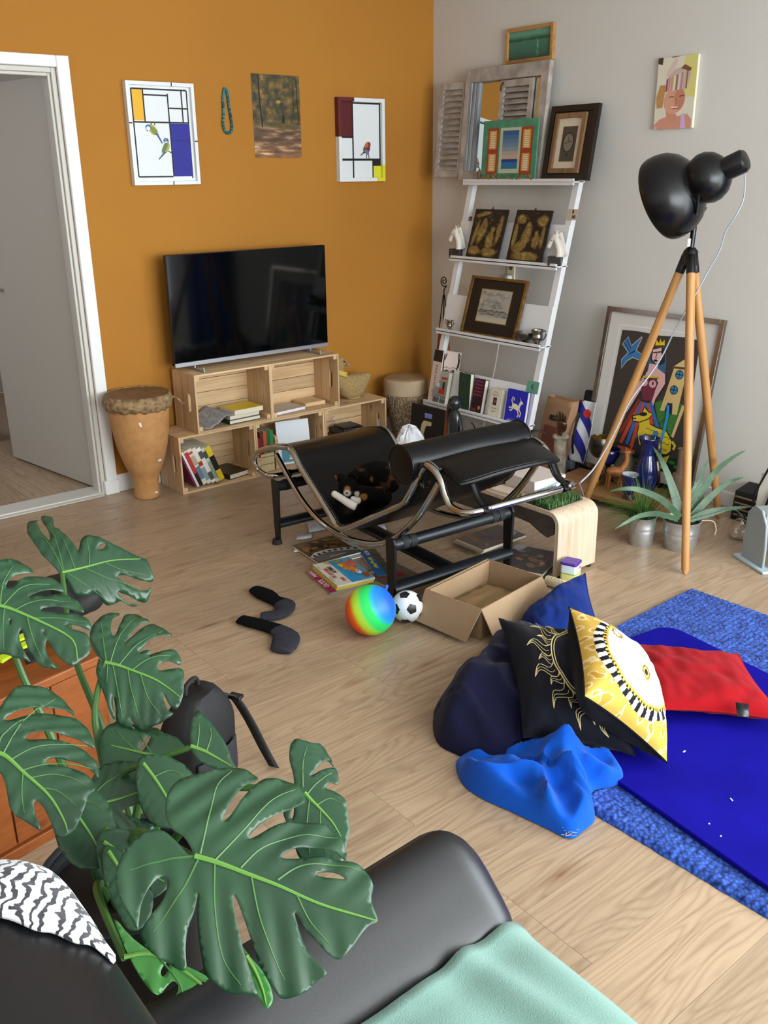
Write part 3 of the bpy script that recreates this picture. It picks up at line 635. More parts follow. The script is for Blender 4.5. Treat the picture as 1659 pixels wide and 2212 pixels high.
# upper crates
m_news = mat('newsprint', '#a3a3a2', .9, var=(55, '#7d7f84', 6), bump=(8, .2))
def paper(name, label, cat, M, w, h, fn, m, n=14, th=.0008):
    b = MB(); b.grid(lambda u, v: (u*w, v*h, fn(u, v)), n, n)
    o = b.build(name, m, None, solid=th); o.matrix_world = M; return tag(o, label, cat)
paper('newspaper', 'folded grey newspaper sheet spread in the upper crate', 'newspaper', T(UX+.03, CY+.012, ZB2+.003) @ RZ(.05), .2, .2, lambda u, v: .05*min(1, max(0, (u-.25)/.5))**1.5+.03*v*math.sin(PI*u)+.002*math.sin(u*20), m_news)
book('dark green hardback lying under the newspaper in upper crate', T(UX+.2, CY+.02, ZB2+.0006) @ RZ(.04), .2, .15, .022, '#2a3a2c')
book('white topped paperback lying on the dark green hardback', T(UX+.21, CY+.03, ZB2+.0232) @ RZ(.06), .19, .15, .02, '#d9d4c6', hard=False)
yb = book('thick yellow directory lying on the books in upper crate', T(UX+.23, CY+.175, ZB2+.0440) @ RZ(-PI/2+.05), .15, .185, .026, '#d8bd10', hard=False)
pr = Print(.185, .026); pr.z0 = .0003; pr.rect(.1, .15, .5, .3, '#a8930f'); pr.rect(.1, .5, .45, .65, '#a8930f'); pr.rect(.7, .45, .9, .65, '#b39c10'); pr.rect(0, 0, .05, 1, '#141414')
o = pr.build('spine_print', attr_mat(), yb, smooth=0); o.matrix_local = Matrix(((0, 0, -1, 0), (1, 0, 0, 0), (0, 1, 0, 0), (0, 0, 0, 1)))
bk = book('white paper booklet lying open side out in upper crate', T(UX+.4605+.03, CY+.025, ZB2+.0006) @ RZ(.1), .22, .15, .016, '#b9b0a6', hard=False, page=mat('paper_white', '#e2e2ea', .7))
tag(MB().box((UX+.4605+.34, CY+.14, ZB2+.012), (.14, .13, .022)).build('pine_block', pine[0], smooth=0, bevel=.002), 'square pine board lying in the upper crate', 'board')

# ------------------------------------------------------------------ drums and duck
m_clay = mat('clay_body', '#bb8a55', .85, var=(26, '#ad7b48', 6), bump=(60, .35))
t = thing('djembe_drum', 'tall clay djembe drum with ragged goatskin top beside the door', 'drum', (-2.157, -.185, 0))
prof = [(.05, 0), (.062, .003), (.066, .02), (.064, .05), (.066, .09), (.074, .125), (.098, .18), (.127, .28), (.143, .38), (.153, .49), (.152, .545)]
sp = spline([(r, z, 0) for r, z in prof], 4); MB().lathe([(p_.x, p_.y) for p_ in sp], 40, True, False).build('drum_body', m_clay, t)
m_skin = mat('goat_hide', '#6d5236', .95, var=(45, '#a68c66', 6), bump=(90, .9))
random.seed(11)
def fur(u, v):
    a = 2*PI*u; nz = noise.noise(Vector((math.cos(a)*5, math.sin(a)*5, v*4)))*.5+noise.noise(Vector((math.cos(a)*16, math.sin(a)*16, v*9)))*.5
    r = .158+.014*math.sin(PI*v)+.010*nz*(1 if 0 < v < 1 else .6); z = .482+.074*v+(.014*noise.noise(Vector((math.cos(a)*7, math.sin(a)*7, 3))) if v < .2 else 0)
    return (r*math.cos(a), r*math.sin(a), z)
MB().grid(fur, 90, 9, cu=True); fm = MB(); fm.grid(fur, 90, 9, cu=True); fm.build('hide_skirt', m_skin, t, solid=.004)
MB().lathe([(.159, .553), (.13, .5535), (.06, .551), (.005, .5505)], 40, False, True).build('drum_head', mat('drum_skin', '#7a5a34', .8, var=(12, '#6a4a28'), bump=(30, .3)), t)
MB().tube(spline([(.155, -.03, .525), (.195, -.05, .505), (.215, -.055, .478), (.23, -.06, .482)], 6), [.006]*19, 8).build('hide_strap', m_skin, t)
for (a, z) in ((-1.98, .425), (-1.2, .215), (-1.25, .035)):
    sp_ = [q for q in prof]; r = next(r0+(r1-r0)*(z-z0)/(z1-z0) for (r0, z0), (r1, z1) in zip(prof, prof[1:]) if z0 <= z <= z1)+.0025
    st = MB().box((0, 0, 0), (.022, .001, .010)); o = st.build('price_sticker', mat('sticker_white', '#dfe0ea', .5), t, smooth=0)
    o.location = (r*math.cos(a), r*math.sin(a), z); o.rotation_euler = (0, 1.3 if z > .4 else .1, a+PI/2)
t = thing('rope_drum', 'short beige drum with rope netting in the room corner', 'drum', (-.405, -.215, 0))
m_plas = mat('pale_drum_wood', '#b5a084', .8, var=(9, '#a58f72', 4), bump=(40, .2))
def m_rope_f():
    m, nt, b = new_mat('rope_net'); v = mapping(nt, 'Object', (1, 1, .55)); vo = N(nt, 'ShaderNodeTexVoronoi', i_Scale=95.0); nt.links.new(v, vo.inputs['Vector'])
    r = ramp(nt, [(.1, '#b09a78'), (.6, '#6f5d45')]); nt.links.new(vo.outputs['Distance'], r.inputs[0]); nt.links.new(r.outputs[0], b.inputs['Base Color']); b.inputs['Roughness'].default_value = .9
    iv = N(nt, 'ShaderNodeMath', operation='SUBTRACT'); iv.inputs[0].default_value = 1; nt.links.new(vo.outputs['Distance'], iv.inputs[1]); add_bump(nt, b, iv.outputs[0], 1.0, .006); return m
m_rope = m_rope_f()
pr_ = spline([(.07, 0, 0), (.075, .05, 0), (.1, .16, 0), (.128, .26, 0), (.136, .30, 0), (.138, .375, 0), (.13, .392, 0)], 4)
MB().lathe([(q.x, q.y) for q in pr_], 40, True, False).build('drum_body', m_plas, t)
MB().lathe([(.131, .391), (.12, .396), (.05, .392), (.004, .391)], 40, False, True).build('drum_head', mat('drum_skin_pale', '#a58e70', .75, var=(10, '#94795a')), t)
MB().lathe([(.0755, .045), (.082, .05), (.108, .17), (.134, .255), (.141, .285), (.139, .30)], 44, False, False).build('rope_net', m_rope, t, solid=.006)
# wicker duck
m_wick = mat('raffia', '#b09566', .95, var=(70, '#8f7448', 5, (1, 1, 3)), bump=(140, 1.0, (1, 1, 4)))
dk = thing('wicker_duck', 'woven straw duck with yellow raffia scarf on the floor crate', 'duck', (-.775, -.155, CH_+.0005), rot=(0, 0, -.15))
rings = [(-.105, .03, .10), (-.09, .05, .085), (-.05, .072, .07), (0, .078, .068), (.05, .07, .075), (.085, .045, .10), (.115, .022, .122), (.125, .006, .128)]
def duck(u, v):
    k = v*(len(rings)-1); i = min(int(k), len(rings)-2); f_ = k-i; x, r, z = [rings[i][j]*(1-f_)+rings[i+1][j]*f_ for j in range(3)]
    a = 2*PI*u; w_ = 1+.04*noise.noise(Vector((x*60, math.cos(a)*4, math.sin(a)*4))); return (x, r*w_*.85*math.cos(a), max(z+r*w_*math.sin(a), .012))
b = MB(); b.grid(duck, 28, 26, cu=True); b.build('body', m_wick, dk, solid=.002)
hd = MB(); hd.tube(spline([(-.07, 0, .09), (-.085, 0, .14), (-.09, 0, .19), (-.088, 0, .215)], 5), [.05, .046, .042, .038, .036, .034, .033, .032, .032, .032, .033, .034, .035, .035, .034, .03], 16); hd.ball((-.082, 0, .222), (.042, .034, .036), 18, 12); hd.build('head', m_wick, dk)
MB().tube(spline([(-.045, 0, .212), (-.012, 0, .204), (.006, 0, .2)], 4), [.02, .019, .017, .015, .013, .012, .01, .008, .005], 10, flat=.55).build('beak', m_wick, dk)
for s in (-1, 1): MB().ball((-.066, s*.031, .232), .006, 10, 8).build('eye', mat('bead_black', '#14110e', .2), dk)
sc = MB()
def scarf(u, v): a = 2*PI*u; return (-.088+.044*math.cos(a)*(1+.12*v), .044*math.sin(a)*(1+.12*v), .150+.03*v-.012*math.cos(a)*1.5)
sc.grid(scarf, 26, 5, cu=True)
for k in range(6): sc.tube(spline([(-.05, -.015+.005*k, .15), (-.035+.004*k, -.02+.007*k, .13), (-.015+.006*k, -.026+.009*k, .118+.004*k)], 3), .003, 5)
sc.build('raffia_scarf', mat('yellow_raffia', '#d4b75a', .8, bump=(120, .6)), dk, solid=.004)
ft = MB().at(T(0, 0, 0)).lathe([(.05, 0), (.055, .006), (.045, .016)], 20); ft.build('base', m_wick, dk)
# ------------------------------------------------------------------ white ladder shelf and what stands on it
m_lad = mat('white_lacquer', '#e1e3e6', .4, bump=(20, .04))
LZ = [(-.15, 1.548), (-.25, 1.130), (-.35, .719), (-.45, .300)]; LYL, LYR = -.43, -1.25
LS = (.45-.15)/(1.548-.300)
def rail_x(z): return -(.15+LS*(1.548-z))+.055            # front face of the rails
lad = thing('ladder_shelf', 'white leaning ladder shelf with four picture ledges in the corner', 'shelf', (-.45, (LYL+LYR)/2, 0))
def lb(m, *a, **k):
    o = m.build(*a, **k); o.matrix_parent_inverse = Matrix.Translation((.45, -(LYL+LYR)/2, 0)); return o
for y in (LYL-.04, LYR):
    zt = 1.60; pts = [(rail_x(0.0), y, 0.0), (rail_x(0)+.035, y, 0), (rail_x(zt)+.035, y, zt), (rail_x(zt), y, zt)]
    lb(MB().prism(pts, (0, .04, 0)), 'rail', m_lad, lad, bevel=.002)
for k, (x, z) in enumerate(LZ):
    m = MB(); m.b2(x, x+.012, LYR, LYL, z-.032, z); m.b2(x, rail_x(z)+.04, LYR, LYL, z-.020, z-.012); lb(m, 'ledge', m_lad, lad, bevel=.0015)
    if k:
        h = .19; xf = rail_x(z)-.006; lb(MB().prism([(xf+.0, LYR+.0, z-.012), (xf+.006, LYR+.0, z-.012), (xf+.006+LS*h, LYR, z+h), (xf+LS*h, LYR, z+h)], (0, (LYL if k < 3 else -.60)-LYR, 0)), 'back_panel', m_lad, lad, bevel=.001)
TRAY = [z-.0115 for _, z in LZ]
def lean_at(xb, zb, bl, br, tl, smax=.30):
    """upright board on a ledge: bottom edge at depth xb, corners from pixels; x axis along the bottom, y axis up the board, z towards the room"""
    yl, yr = pxw(*bl, xb).y, pxw(*br, xb).y; o = Vector((xb, yl, zb)); tp = py(*tl, yl)
    sl = min(max((tp.x-xb)/(tp.z-zb), .06), max(smax, .06)); tp = on_plane(*tl, o, Vector((1, 0, -sl))); d = (tp.y-yl)/2; o.y += d; up = Vector((tp.x-xb, 0, tp.z-zb))
    return frame(o, (0, -1, 0), up), yl-yr, up.length
# shuttered mirror
m_dis = mat('distressed_paint', '#b5aca3', .8, var=(14, '#8d847c', 6), bump=(30, .4)); m_dis2 = mat('distressed_bright', '#a9b0b6', .7, var=(22, '#6f757c', 6, (1, .15, 1)), bump=(30, .4, (1, .1, 1)))
Mm = frame((-.092, -.36, TRAY[0]), (0, -1, 0), (.055, 0, .6)); MWd, MHt = .625, .592
t = thing('shutter_mirror', 'distressed grey shutter window mirror leaning on the top ledge', 'mirror', M=Mm)
MB().b2(0, .035, 0, MHt, 0, .03).build('frame_stile', m_dis, t, bevel=.002)
for k in range(3): MB().b2(.035+k*.024, .056+k*.024, .05, MHt-.07, .002+.0*k, .030-k*.006).build('frame_moulding', m_dis2, t, bevel=.003)
MB().b2(MWd-.055, MWd, 0, MHt, 0, .03).build('frame_stile', m_dis, t, bevel=.002)
MB().b2(.035, MWd-.055, MHt-.07, MHt, 0, .03).build('frame_rail', m_dis, t, bevel=.002)
MB().b2(.035, MWd-.055, 0, .05, 0, .03).build('frame_rail', m_dis, t, bevel=.002)
MB().b2(.035, MWd-.055, .05, MHt-.07, .0, .004).build('mirror_glass', mat('mirror_silver', '#d8dcdc', .02, 1.0), t, smooth=0)
_slat = {}
def shutter(parent, x0, x1, y0, y1, z0, n, R=None):
    sh = bpy.data.objects.new('shutter', None); COL.objects.link(sh); sh.parent = parent
    if R is not None: sh.matrix_local = R
    s = .028; m = MB(); m.b2(x0, x0+s, y0, y1, z0, z0+.016); m.build('shutter_frame', m_dis, sh, bevel=.0015); MB().b2(x1-s, x1, y0, y1, z0, z0+.016).build('shutter_frame', m_dis, sh, bevel=.0015)
    MB().b2(x0+s, x1-s, y1-.035, y1, z0, z0+.016).build('shutter_frame', m_dis, sh, bevel=.0015); MB().b2(x0+s, x1-s, y0, y0+.035, z0, z0+.016).build('shutter_frame', m_dis, sh, bevel=.0015)
    key = round(x1-x0, 3)
    if key not in _slat: _slat[key] = MB().box((0, 0, 0), (x1-x0-2*s, .034, .004)).mesh('slat', m_dis, 0)
    for k in range(n): obj('slat', _slat[key], sh, loc=((x0+x1)/2, y0+.05+(y1-y0-.1)*k/(n-1), z0+.008), rot=(-.75, 0, 0))
    return sh
shutter(t, .275, .515, .055, MHt-.075, .008, 13)
shutter(t, -.205, -.005, .02, MHt-.06, .0, 14, RY(.12))
MB().tube([(.30, MHt-.085, .028), (.285, MHt-.10, .03), (.283, MHt-.13, .028)], .004, 6).build('hinge', mat('rusty_iron', '#3c322a', .7, .5), t)
# green painted window picture
Mg, gw, gh = lean_at(-.1365, TRAY[0], (1037, 382), (1153, 384), (1052, 262), .0)
t = thing('window_painting', 'green painted wood panel of an open red shuttered seaside window', 'painting', M=Mg)
MB().b2(0, gw, 0, gh, 0, .010).build('panel', mat('teal_green_paint', '#4e8f6f', .7, var=(20, '#447f64')), t, bevel=.002)
p = Print(gw, gh); p.z0 = .0104
p.rect(.33, .13, .71, .87, '#b9c4a4'); p.pp([(.38, .2), (.67, .2), (.67, .82), (.38, .82)], '#2c5a94')
for k, c in enumerate(('#c4a48c', '#a9a39a', '#8493a0', '#6c879f', '#577a9c', '#456c98', '#2f5c92')): p.rect(.38, .36+k*.065, .67, .36+(k+1)*.066, c)
p.rect(.38, .2, .67, .36, '#1f6f9e'); p.rect(.38, .31, .67, .36, '#173f86')
for x in (.1, .72):
    p.rect(x, .11, x+.2, .87, '#a23a22')
    for (b0, b1) in ((.16, .45), (.53, .83)):
        p.rect(x+.03, b0, x+.17, b1, '#c99838')
        for k in range(9): p.rect(x+.055, b0+.02+k*(b1-b0-.03)/9, x+.145, b0+.02+(k+.55)*(b1-b0-.03)/9, '#e3dccb')
random.seed(5)
for k in range(46): p.ell(random.random()*.96+.02, random.random()*.08+.03, .018, .02, random.choice(('#3e7a4c', '#b0623a', '#a8342c', '#6b9a58', '#c08a4a', '#3a6b44')), n=6)
put_print(p, 'painted_window', t)
MB().ball((-.012, .035, .012), (.012, .028, .012), 10, 8).build('carved_finial', mat('carved_brown', '#6a4a40', .7), t)
# black frame with clock print
t = thing('clock_print', 'black framed old print of an oval clock at the ledge end', 'picture', M=frame((-.112, -1.013, TRAY[0]), (0, -1, 0), (.062, 0, .36)))
w_, h_ = .315, .368
box_frame(t, w_, h_, .03, .022, mat('black_frame', '#16120f', .4))
MB().b2(.02, w_-.02, .02, h_-.02, 0, .012).build('black_mount', mat('black_frame', '#16120f', .4), t, smooth=0)
m_wf = wood('rustic_frame', '#8a6a48', '#6a4a30', 1, knots=False)
b = MB(); x0, x1, y0, y1 = .04, .245, .035, .33; bw = .024
for r in ((x0, x0+bw, y0, y1), (x1-bw, x1, y0, y1), (x0+bw, x1-bw, y1-bw, y1), (x0+bw, x1-bw, y0, y0+bw)): MB().b2(*r, .012, .026).build('inner_frame', m_wf, t, bevel=.001)
p = Print(x1-x0-2*bw, y1-y0-2*bw, '#d2c6ae'); p.rect(.2, .14, .82, .84, '#4e463c'); p.ell(.5, .52, .25, .2, '#2f2a24'); p.ell(.5, .52, .2, .175, '#7c7364'); p.line([(.5, .52), (.5, .66)], .02, '#2a241e'); p.line([(.34, .5), (.64, .55)], .02, '#2a241e'); p.ell(.5, .27, .06, .03, '#2f2a24')
put_print(p, 'clock_image', t, T(x0+bw, y0+bw, .0125))
# dark relief panels
def relief(label, bl, br, tl, seed, figs):
    Mr, w, h = lean_at(-.235, TRAY[1], bl, br, tl); t = thing('relief_panel', label, 'relief', M=Mr, group='gilded relief panels on the second ledge')
    MB().b2(0, w, 0, h, 0, .008).build('panel', mat('dark_lacquer', '#15110f', .4), t, bevel=.001)
    b = MB(); nu, nv = 44, 60
    def hgt(u, v):
        q = noise.noise(Vector((u*9+seed, v*13, seed)))*.6+noise.noise(Vector((u*21, v*29, seed)))*.5; m = -1.0
        for (cx, cy, rx, ry, a) in figs:
            dx, dy = u-cx, v-cy; X_ = dx*math.cos(a)+dy*math.sin(a); Y_ = -dx*math.sin(a)+dy*math.cos(a); m = max(m, 1-(X_/rx)**2-(Y_/ry)**2)
        edge = min(u, v, 1-u, 1-v)
        return max(-.2, min(1, m*1.6))*.7+q*.6 if edge > .05 else -.5
    def fn(u, v): hh = hgt(u, v); return (u*w, v*h, .0085+.006*max(0, hh))
    def cf(u, v):
        hh = hgt(u, v)
        if hh < .05: return '#14100d'
        c = (.105, .062, .018) if hh < .4 else ((.22, .14, .035) if hh < .8 else (.36, .25, .08)); return c
    b.grid(fn, nu, nv, colf=cf); b.build('gilded_carving', attr_mat('gilt', .45, .5), t)
    MB().poly([(w*.5-.012, h-.002, .004), (w*.5+.012, h-.002, .004), (w*.5, h+.016, .004)]).build('hanger', mat('gilt_hanger', '#7a5a2c', .5, .5), t, solid=.003)
relief('dark relief panel of two gilded standing figures and a stool', (1003, 551), (1072, 557), (1035, 452), 1.3, [(.33, .55, .12, .26, -.35), (.38, .75, .07, .08, 0), (.62, .38, .13, .22, 0), (.66, .6, .08, .07, 0), (.2, .17, .25, .1, 0), (.65, .15, .25, .1, 0), (.85, .6, .08, .3, -.1), (.3, .9, .25, .05, .2), (.15, .5, .06, .3, -.2)])
relief('dark relief panel of gilded seated figures under leafy trees', (1088, 560), (1163, 565), (1126, 454), 6.1, [(.42, .5, .14, .24, -.2), (.45, .72, .07, .07, 0), (.72, .42, .12, .15, 0), (.7, .57, .06, .05, 0), (.3, .3, .2, .12, .3), (.5, .12, .42, .1, 0), (.8, .8, .16, .12, 0), (.2, .82, .15, .1, 0), (.1, .5, .07, .3, 0), (.88, .5, .06, .25, 0)])
# horse head bookends
m_mar = mat('black_marble', '#191616', .25, var=(18, '#3d3a39', 8)); m_ala = mat('alabaster', '#d9d3c8', .4, bump=(40, .2))
def horse(label, px_, xb, face):
    q = pxw(*px_, xb); t = thing('horse_bookend', label, 'figurine', (xb, q.y, TRAY[1]), rot=(0, 0, face), group='horse head bookends on the second ledge')
    MB().b2(-.036, .036, -.028, .028, 0, .048).build('base', m_mar, t, bevel=.002)
    hd = MB(); hd.tube(spline([(.022, 0, .046), (.02, 0, .08), (.008, 0, .115), (-.004, 0, .138)], 5), [.034-.0007*k for k in range(16)], 14, flat=.7)
    hd.tube(spline([(.012, 0, .142), (-.010, 0, .142), (-.028, 0, .118), (-.043, 0, .088)], 5), [.018, .024, .026, .026, .026, .025, .024, .023, .021, .019, .018, .017, .0165, .016, .015, .010], 14, flat=.8)
    for k in range(8): hd.ball((.020+.0045*k, 0, .156-.014*k), (.012, .008, .013), 8, 6)
    for s in (-1, 1): hd.tube([(.004, s*.012, .155), (.0, s*.015, .180)], [.008, .001], 8)
    hd.build('horse_head', m_ala, t)
    for s in (-1, 1): MB().ball((-.020, s*.0195, .128), .0035, 8, 6).build('eye', m_mar, t)
horse('white horse head bookend on black marble, next to the wall corner', (986, 545), -.215, -PI/2+.35)
horse('white horse head bookend on black marble, beside the right rail', (1200, 565), -.215, -PI/2+.45)
# engraving in gold and black frame
Me, ew, eh = lean_at(-.325, TRAY[2], (991, 715), (1108, 732), (1031, 596))
t = thing('engraving', 'engraved harbour view in wide black mount and gold frame', 'picture', M=Me)
box_frame(t, ew, eh, .016, .018, mat('antique_gold', '#8a6a34', .45, .4, var=(60, '#5c431f')))
MB().b2(.01, ew-.01, .01, eh-.01, 0, .009).build('black_mount', mat('dark_brown_mount', '#1c140e', .6), t, smooth=0)
p = Print(ew*.56, eh*.56, '#96793f'); p.rect(.02, .02, .98, .98, '#a9a59b'); p.rect(.02, .02, .98, .16, '#b8b1a0')
random.seed(9)
for k in range(60): x = random.random()*.92+.02; y = .2+random.random()*.12; p.rect(x, y, min(x+.06+random.random()*.08, .98), y+.012, random.choice(('#5c5a54', '#77746c', '#8f8c84', '#4a4843')))
for k in range(16): x = .08+k*.055; p.rect(x, .34, x+.04, .36+random.random()*.04, '#55534d')
for k in range(30): x = random.random()*.9+.05; y = .45+random.random()*.45; p.ell(x, y, .06, .04, random.choice(('#9b978d', '#b3afa5', '#8d897f')), n=8)
p.line([(.15, .36), (.15, .6)], .01, '#5b5953'); p.line([(.2, .36), (.2, .52)], .008, '#5b5953')
put_print(p, 'engraved_sheet', t, T(ew*.22, eh*.24, .0095))
# small metal vessels
m_pew = mat('pewter', '#6e6a64', .28, .95, bump=(25, .05))
def vessel(name, label, cat, loc, prof, seg=24, extra=None, m=m_pew, rot=(0, 0, 0), solid=.0016):
    t = thing(name, label, cat, loc, rot); pts = spline([(r, z, 0) for r, z in prof], 4)
    MB().lathe([(max(q.x, .0005), q.y) for q in pts], seg, True, False).build('bowl' if cat != 'cup' else 'body', m, t, solid=solid)
    for nm, path, r in (extra or []): MB().tube(spline(path, 6), r, 8).build(nm, m, t)
    return t
q = pxw(971, 708, -.33); vessel('trophy_cup', 'tiny silver two handled cup on pale foot, beside the engraving', 'cup', (-.33, q.y, TRAY[2]), [(.012, 0), (.02, .003), (.008, .014), (.016, .026), (.017, .036), (.013, .045), (.02, .062)], 18, [('handle', [(.015, 0, .058), (.036, 0, .064), (.036, 0, .046), (.016, 0, .036)], .0022), ('handle', [(-.015, 0, .058), (-.036, 0, .064), (-.036, 0, .046), (-.016, 0, .036)], .0022)], rot=(0, 0, PI/2), m=mat('old_silver', '#8f867a', .25, .9))
q = pxw(1133, 734, -.32); vessel('pewter_bowl', 'small footed pewter bowl between the engraving and the creamer', 'bowl', (-.32, q.y, TRAY[2]), [(.022, 0), (.026, .003), (.012, .012), (.012, .016), (.034, .028), (.047, .045), (.050, .062)])
q = pxw(1160, 738, -.32); vessel('pewter_jug', 'small pewter cream jug with curled handle near the right rail', 'jug', (-.32, q.y, TRAY[2]), [(.018, 0), (.022, .003), (.011, .012), (.024, .026), (.031, .045), (.028, .062), (.032, .086)], 24, [('handle', [(.029, 0, .075), (.052, 0, .086), (.062, 0, .07), (.046, 0, .04), (.028, 0, .032)], .0035)], rot=(0, 0, -PI/2), m=mat('bright_pewter', '#8a8780', .22, .95))
# books on the lowest ledge
def face_book(label, bl, br, tl, th, cover, deco=None, xb=-.435, hard=True, base='#d8d2c2'):
    M_, w, h = lean_at(xb+th, TRAY[3], bl, br, tl); t = thing('book', label, 'book', M=M_, group='books facing out on the lowest ledge')
    c = mat('cover_'+cover.strip('#'), cover, .42); ct = .002
    k = MB(); k.b2(0, w, 0, h, th-ct, th); k.b2(0, w, 0, h, 0, ct); k.b2(0, ct, 0, h, ct, th-ct); k.build('cover', c, t, smooth=0)
    MB().b2(ct, w-.003, .003, h-.003, ct, th-ct).build('pages', m_page, t, smooth=0)
    if deco: pr = Print(w, h); deco(pr); put_print(pr, 'cover_print', t, T(0, 0, th))
    return t, w, h
def d_kees(p):
    p.line([(.1, .95), (.08, .8), (.12, .62), (.08, .5)], .06, K); p.line([(.2, .96), (.14, .84)], .05, K); p.line([(.86, .98), (.9, .8), (.84, .6), (.9, .42)], .07, K); p.line([(.95, .95), (.94, .7)], .04, K)
    for cx in (.28, .68): p.ell(cx, .62, .14, .035, '#1a1614', .12); p.ell(cx, .615, .10, .022, '#d8cabc', .12); p.ell(cx, .615, .05, .026, '#15110f'); p.line([(cx-.18, .69), (cx, .705), (cx+.16, .68)], .02, '#2a221e')
    p.line([(.45, .56), (.43, .45), (.5, .43)], .012, '#6a5a50')
q0, q1, kt = pxw(923, 862, -.437), pxw(941, 866, -.437), pxw(941, 758, -.40); kh = (kt.z-TRAY[3])*1.03; kth = q0.y-q1.y
kb = book('pale pink thick art book with large drawn eyes on its cover', frame((-.437, q0.y, TRAY[3]+.0005), (1, 0, -.2), (.2, 0, 1)), .15, kh, kth, '#d3bdb2', group='books facing out on the lowest ledge')
pr = Print(.15, kh); d_kees(pr); put_print(pr, 'cover_print', kb, T(0, 0, kth))
pr = Print(kth, kh); pr.rect(0, .78, 1, 1, '#2a2320'); pr.text('Kees van Dongen', .5, .42, .085, '#2e2622', rot=-PI/2); o = pr.build('spine_print', attr_mat(), kb, smooth=0); o.matrix_local = Matrix(((0, 0, -1, 0), (0, 1, 0, 0), (1, 0, 0, 0), (0, 0, 0, 1)))
def d_photo(p):
    p.rect(0, 0, 1, 1, '#8e8f88'); p.rect(0, .72, 1, 1, '#a6ada8'); p.rect(.45, .75, .95, .83, '#b8392c'); p.rect(.62, .45, .8, .68, '#26282c'); p.pp([(.35, .3), (.85, .3), (.85, .45), (.4, .47)], '#b4352b'); p.rect(.0, .0, 1, .22, '#5d625c'); p.line([(.5, .0), (.55, .22)], .06, '#c4c8c6'); p.line([(0, .2), (1, .16)], .04, '#b7bbb8'); p.rect(.15, .5, .4, .62, '#c9cfcf')
face_book('paperback with red and grey street photo cover, before the pink art book', (942, 866), (968, 872), (953, 800), .032, '#8e8f88', d_photo, xb=-.437)
def d_green(p): p.line([(.2, .1), (.35, .35), (.3, .6), (.5, .45), (.6, .2)], .02, '#3a6a3a'); p.line([(.35, .35), (.6, .6), (.75, .45)], .015, '#3f7042'); p.text('BOOK OF', .45, .84, .05, '#40604a'); p.text('TREES', .45, .77, .05, '#40604a')
def d_green(p): p.line([(.2, .1), (.35, .35), (.3, .6), (.5, .45), (.6, .2)], .02, '#3a6a3a'); p.line([(.35, .35), (.6, .6), (.75, .45)], .015, '#3f7042'); p.rect(.25, .84, .75, .86, '#3a5a44'); p.rect(.35, .78, .65, .8, '#3a5a44')
face_book('dark green hardback with faint leaf drawing, on the lowest ledge', (996, 880), (1020, 887), (1001, 803), .03, '#1c3a2b', d_green)
def d_maroon(p):
    p.rect(0, 0, 1, 1, '#2b1420')
    for k, (a, b) in enumerate(((.12, .9), (.1, .95), (.12, .88), (.1, .9), (.12, .85))):
        y = .90-k*.10; x = a
        while x < b: wd = .06+.09*((k*7+int(x*50)) % 5)/5; p.rect(x, y, min(x+wd, b), y+.055, '#8a2f4c'); x += wd+.03
    p.rect(.08, .06, .55, .13, '#7c2440'); p.ell(.8, .17, .12, .06, '#b58a2c')
face_book('maroon paperback with pink blackletter title and gold seal', (1023, 888), (1045, 893), (1035, 817), .03, '#2b1420', d_maroon)
def d_pointl(p):
    p.rect(.04, .03, .96, .97, '#c9c2ae'); p.rect(.06, .045, .94, .955, '#d9d3c1'); p.text('FRANS', .5, .86, .075, '#35302a', sx=.9); p.text('POINTL', .5, .76, .105, '#2a2622', sx=.9); p.rect(.34, .42, .66, .68, '#4e201c'); p.ell(.5, .55, .1, .06, '#7d5a4c'); p.text('Rijke mensen', .5, .32, .07, '#35302a', sx=.7); p.text('verhalen', .5, .22, .07, '#35302a', sx=.8)
def d_pointl2(p):
    p.rect(.04, .03, .96, .97, '#c9c2ae'); p.rect(.06, .045, .94, .955, '#d9d3c1'); p.text('FRANS', .5, .86, .075, '#35302a', sx=.9); p.text('POINTL', .5, .76, .105, '#2a2622', sx=.9); p.rect(.34, .42, .66, .68, '#4e201c'); p.ell(.5, .55, .1, .06, '#7d5a4c'); p.text('Vijf modellen', .5, .32, .07, '#35302a', sx=.7); p.text('verhalen', .5, .22, .07, '#35302a', sx=.8)
face_book('cream paperback with black title and small dark portrait box', (1059, 893), (1083, 899), (1069, 836), .028, '#cdc6b3', d_pointl2)
def d_horse(p):
    c = '#e6e1c0'; p.pp(oval(.5, .5, .2, .085, -.25), c); p.pp([(.6, .5), (.66, .66), (.72, .72), (.8, .68), (.84, .63), (.74, .6), (.68, .46)], c); p.line([(.71, .70), (.66, .8)], .02, c); p.line([(.66, .45), (.78, .34), (.74, .22)], .05, c); p.line([(.6, .42), (.68, .28), (.62, .2)], .05, c); p.line([(.36, .5), (.24, .44), (.16, .46)], .05, c); p.line([(.38, .46), (.28, .36), (.2, .38)], .05, c); p.line([(.34, .56), (.26, .68), (.3, .78), (.38, .74), (.36, .68)], .045, c); p.rect(.2, .1, .5, .115, '#7f86c8'); p.rect(.14, .045, .6, .075, '#a9aede')
face_book('bright blue book with white winged horse at the ledge end', (1094, 902), (1137, 911), (1104, 839), .022, '#1a1fb0', d_horse)
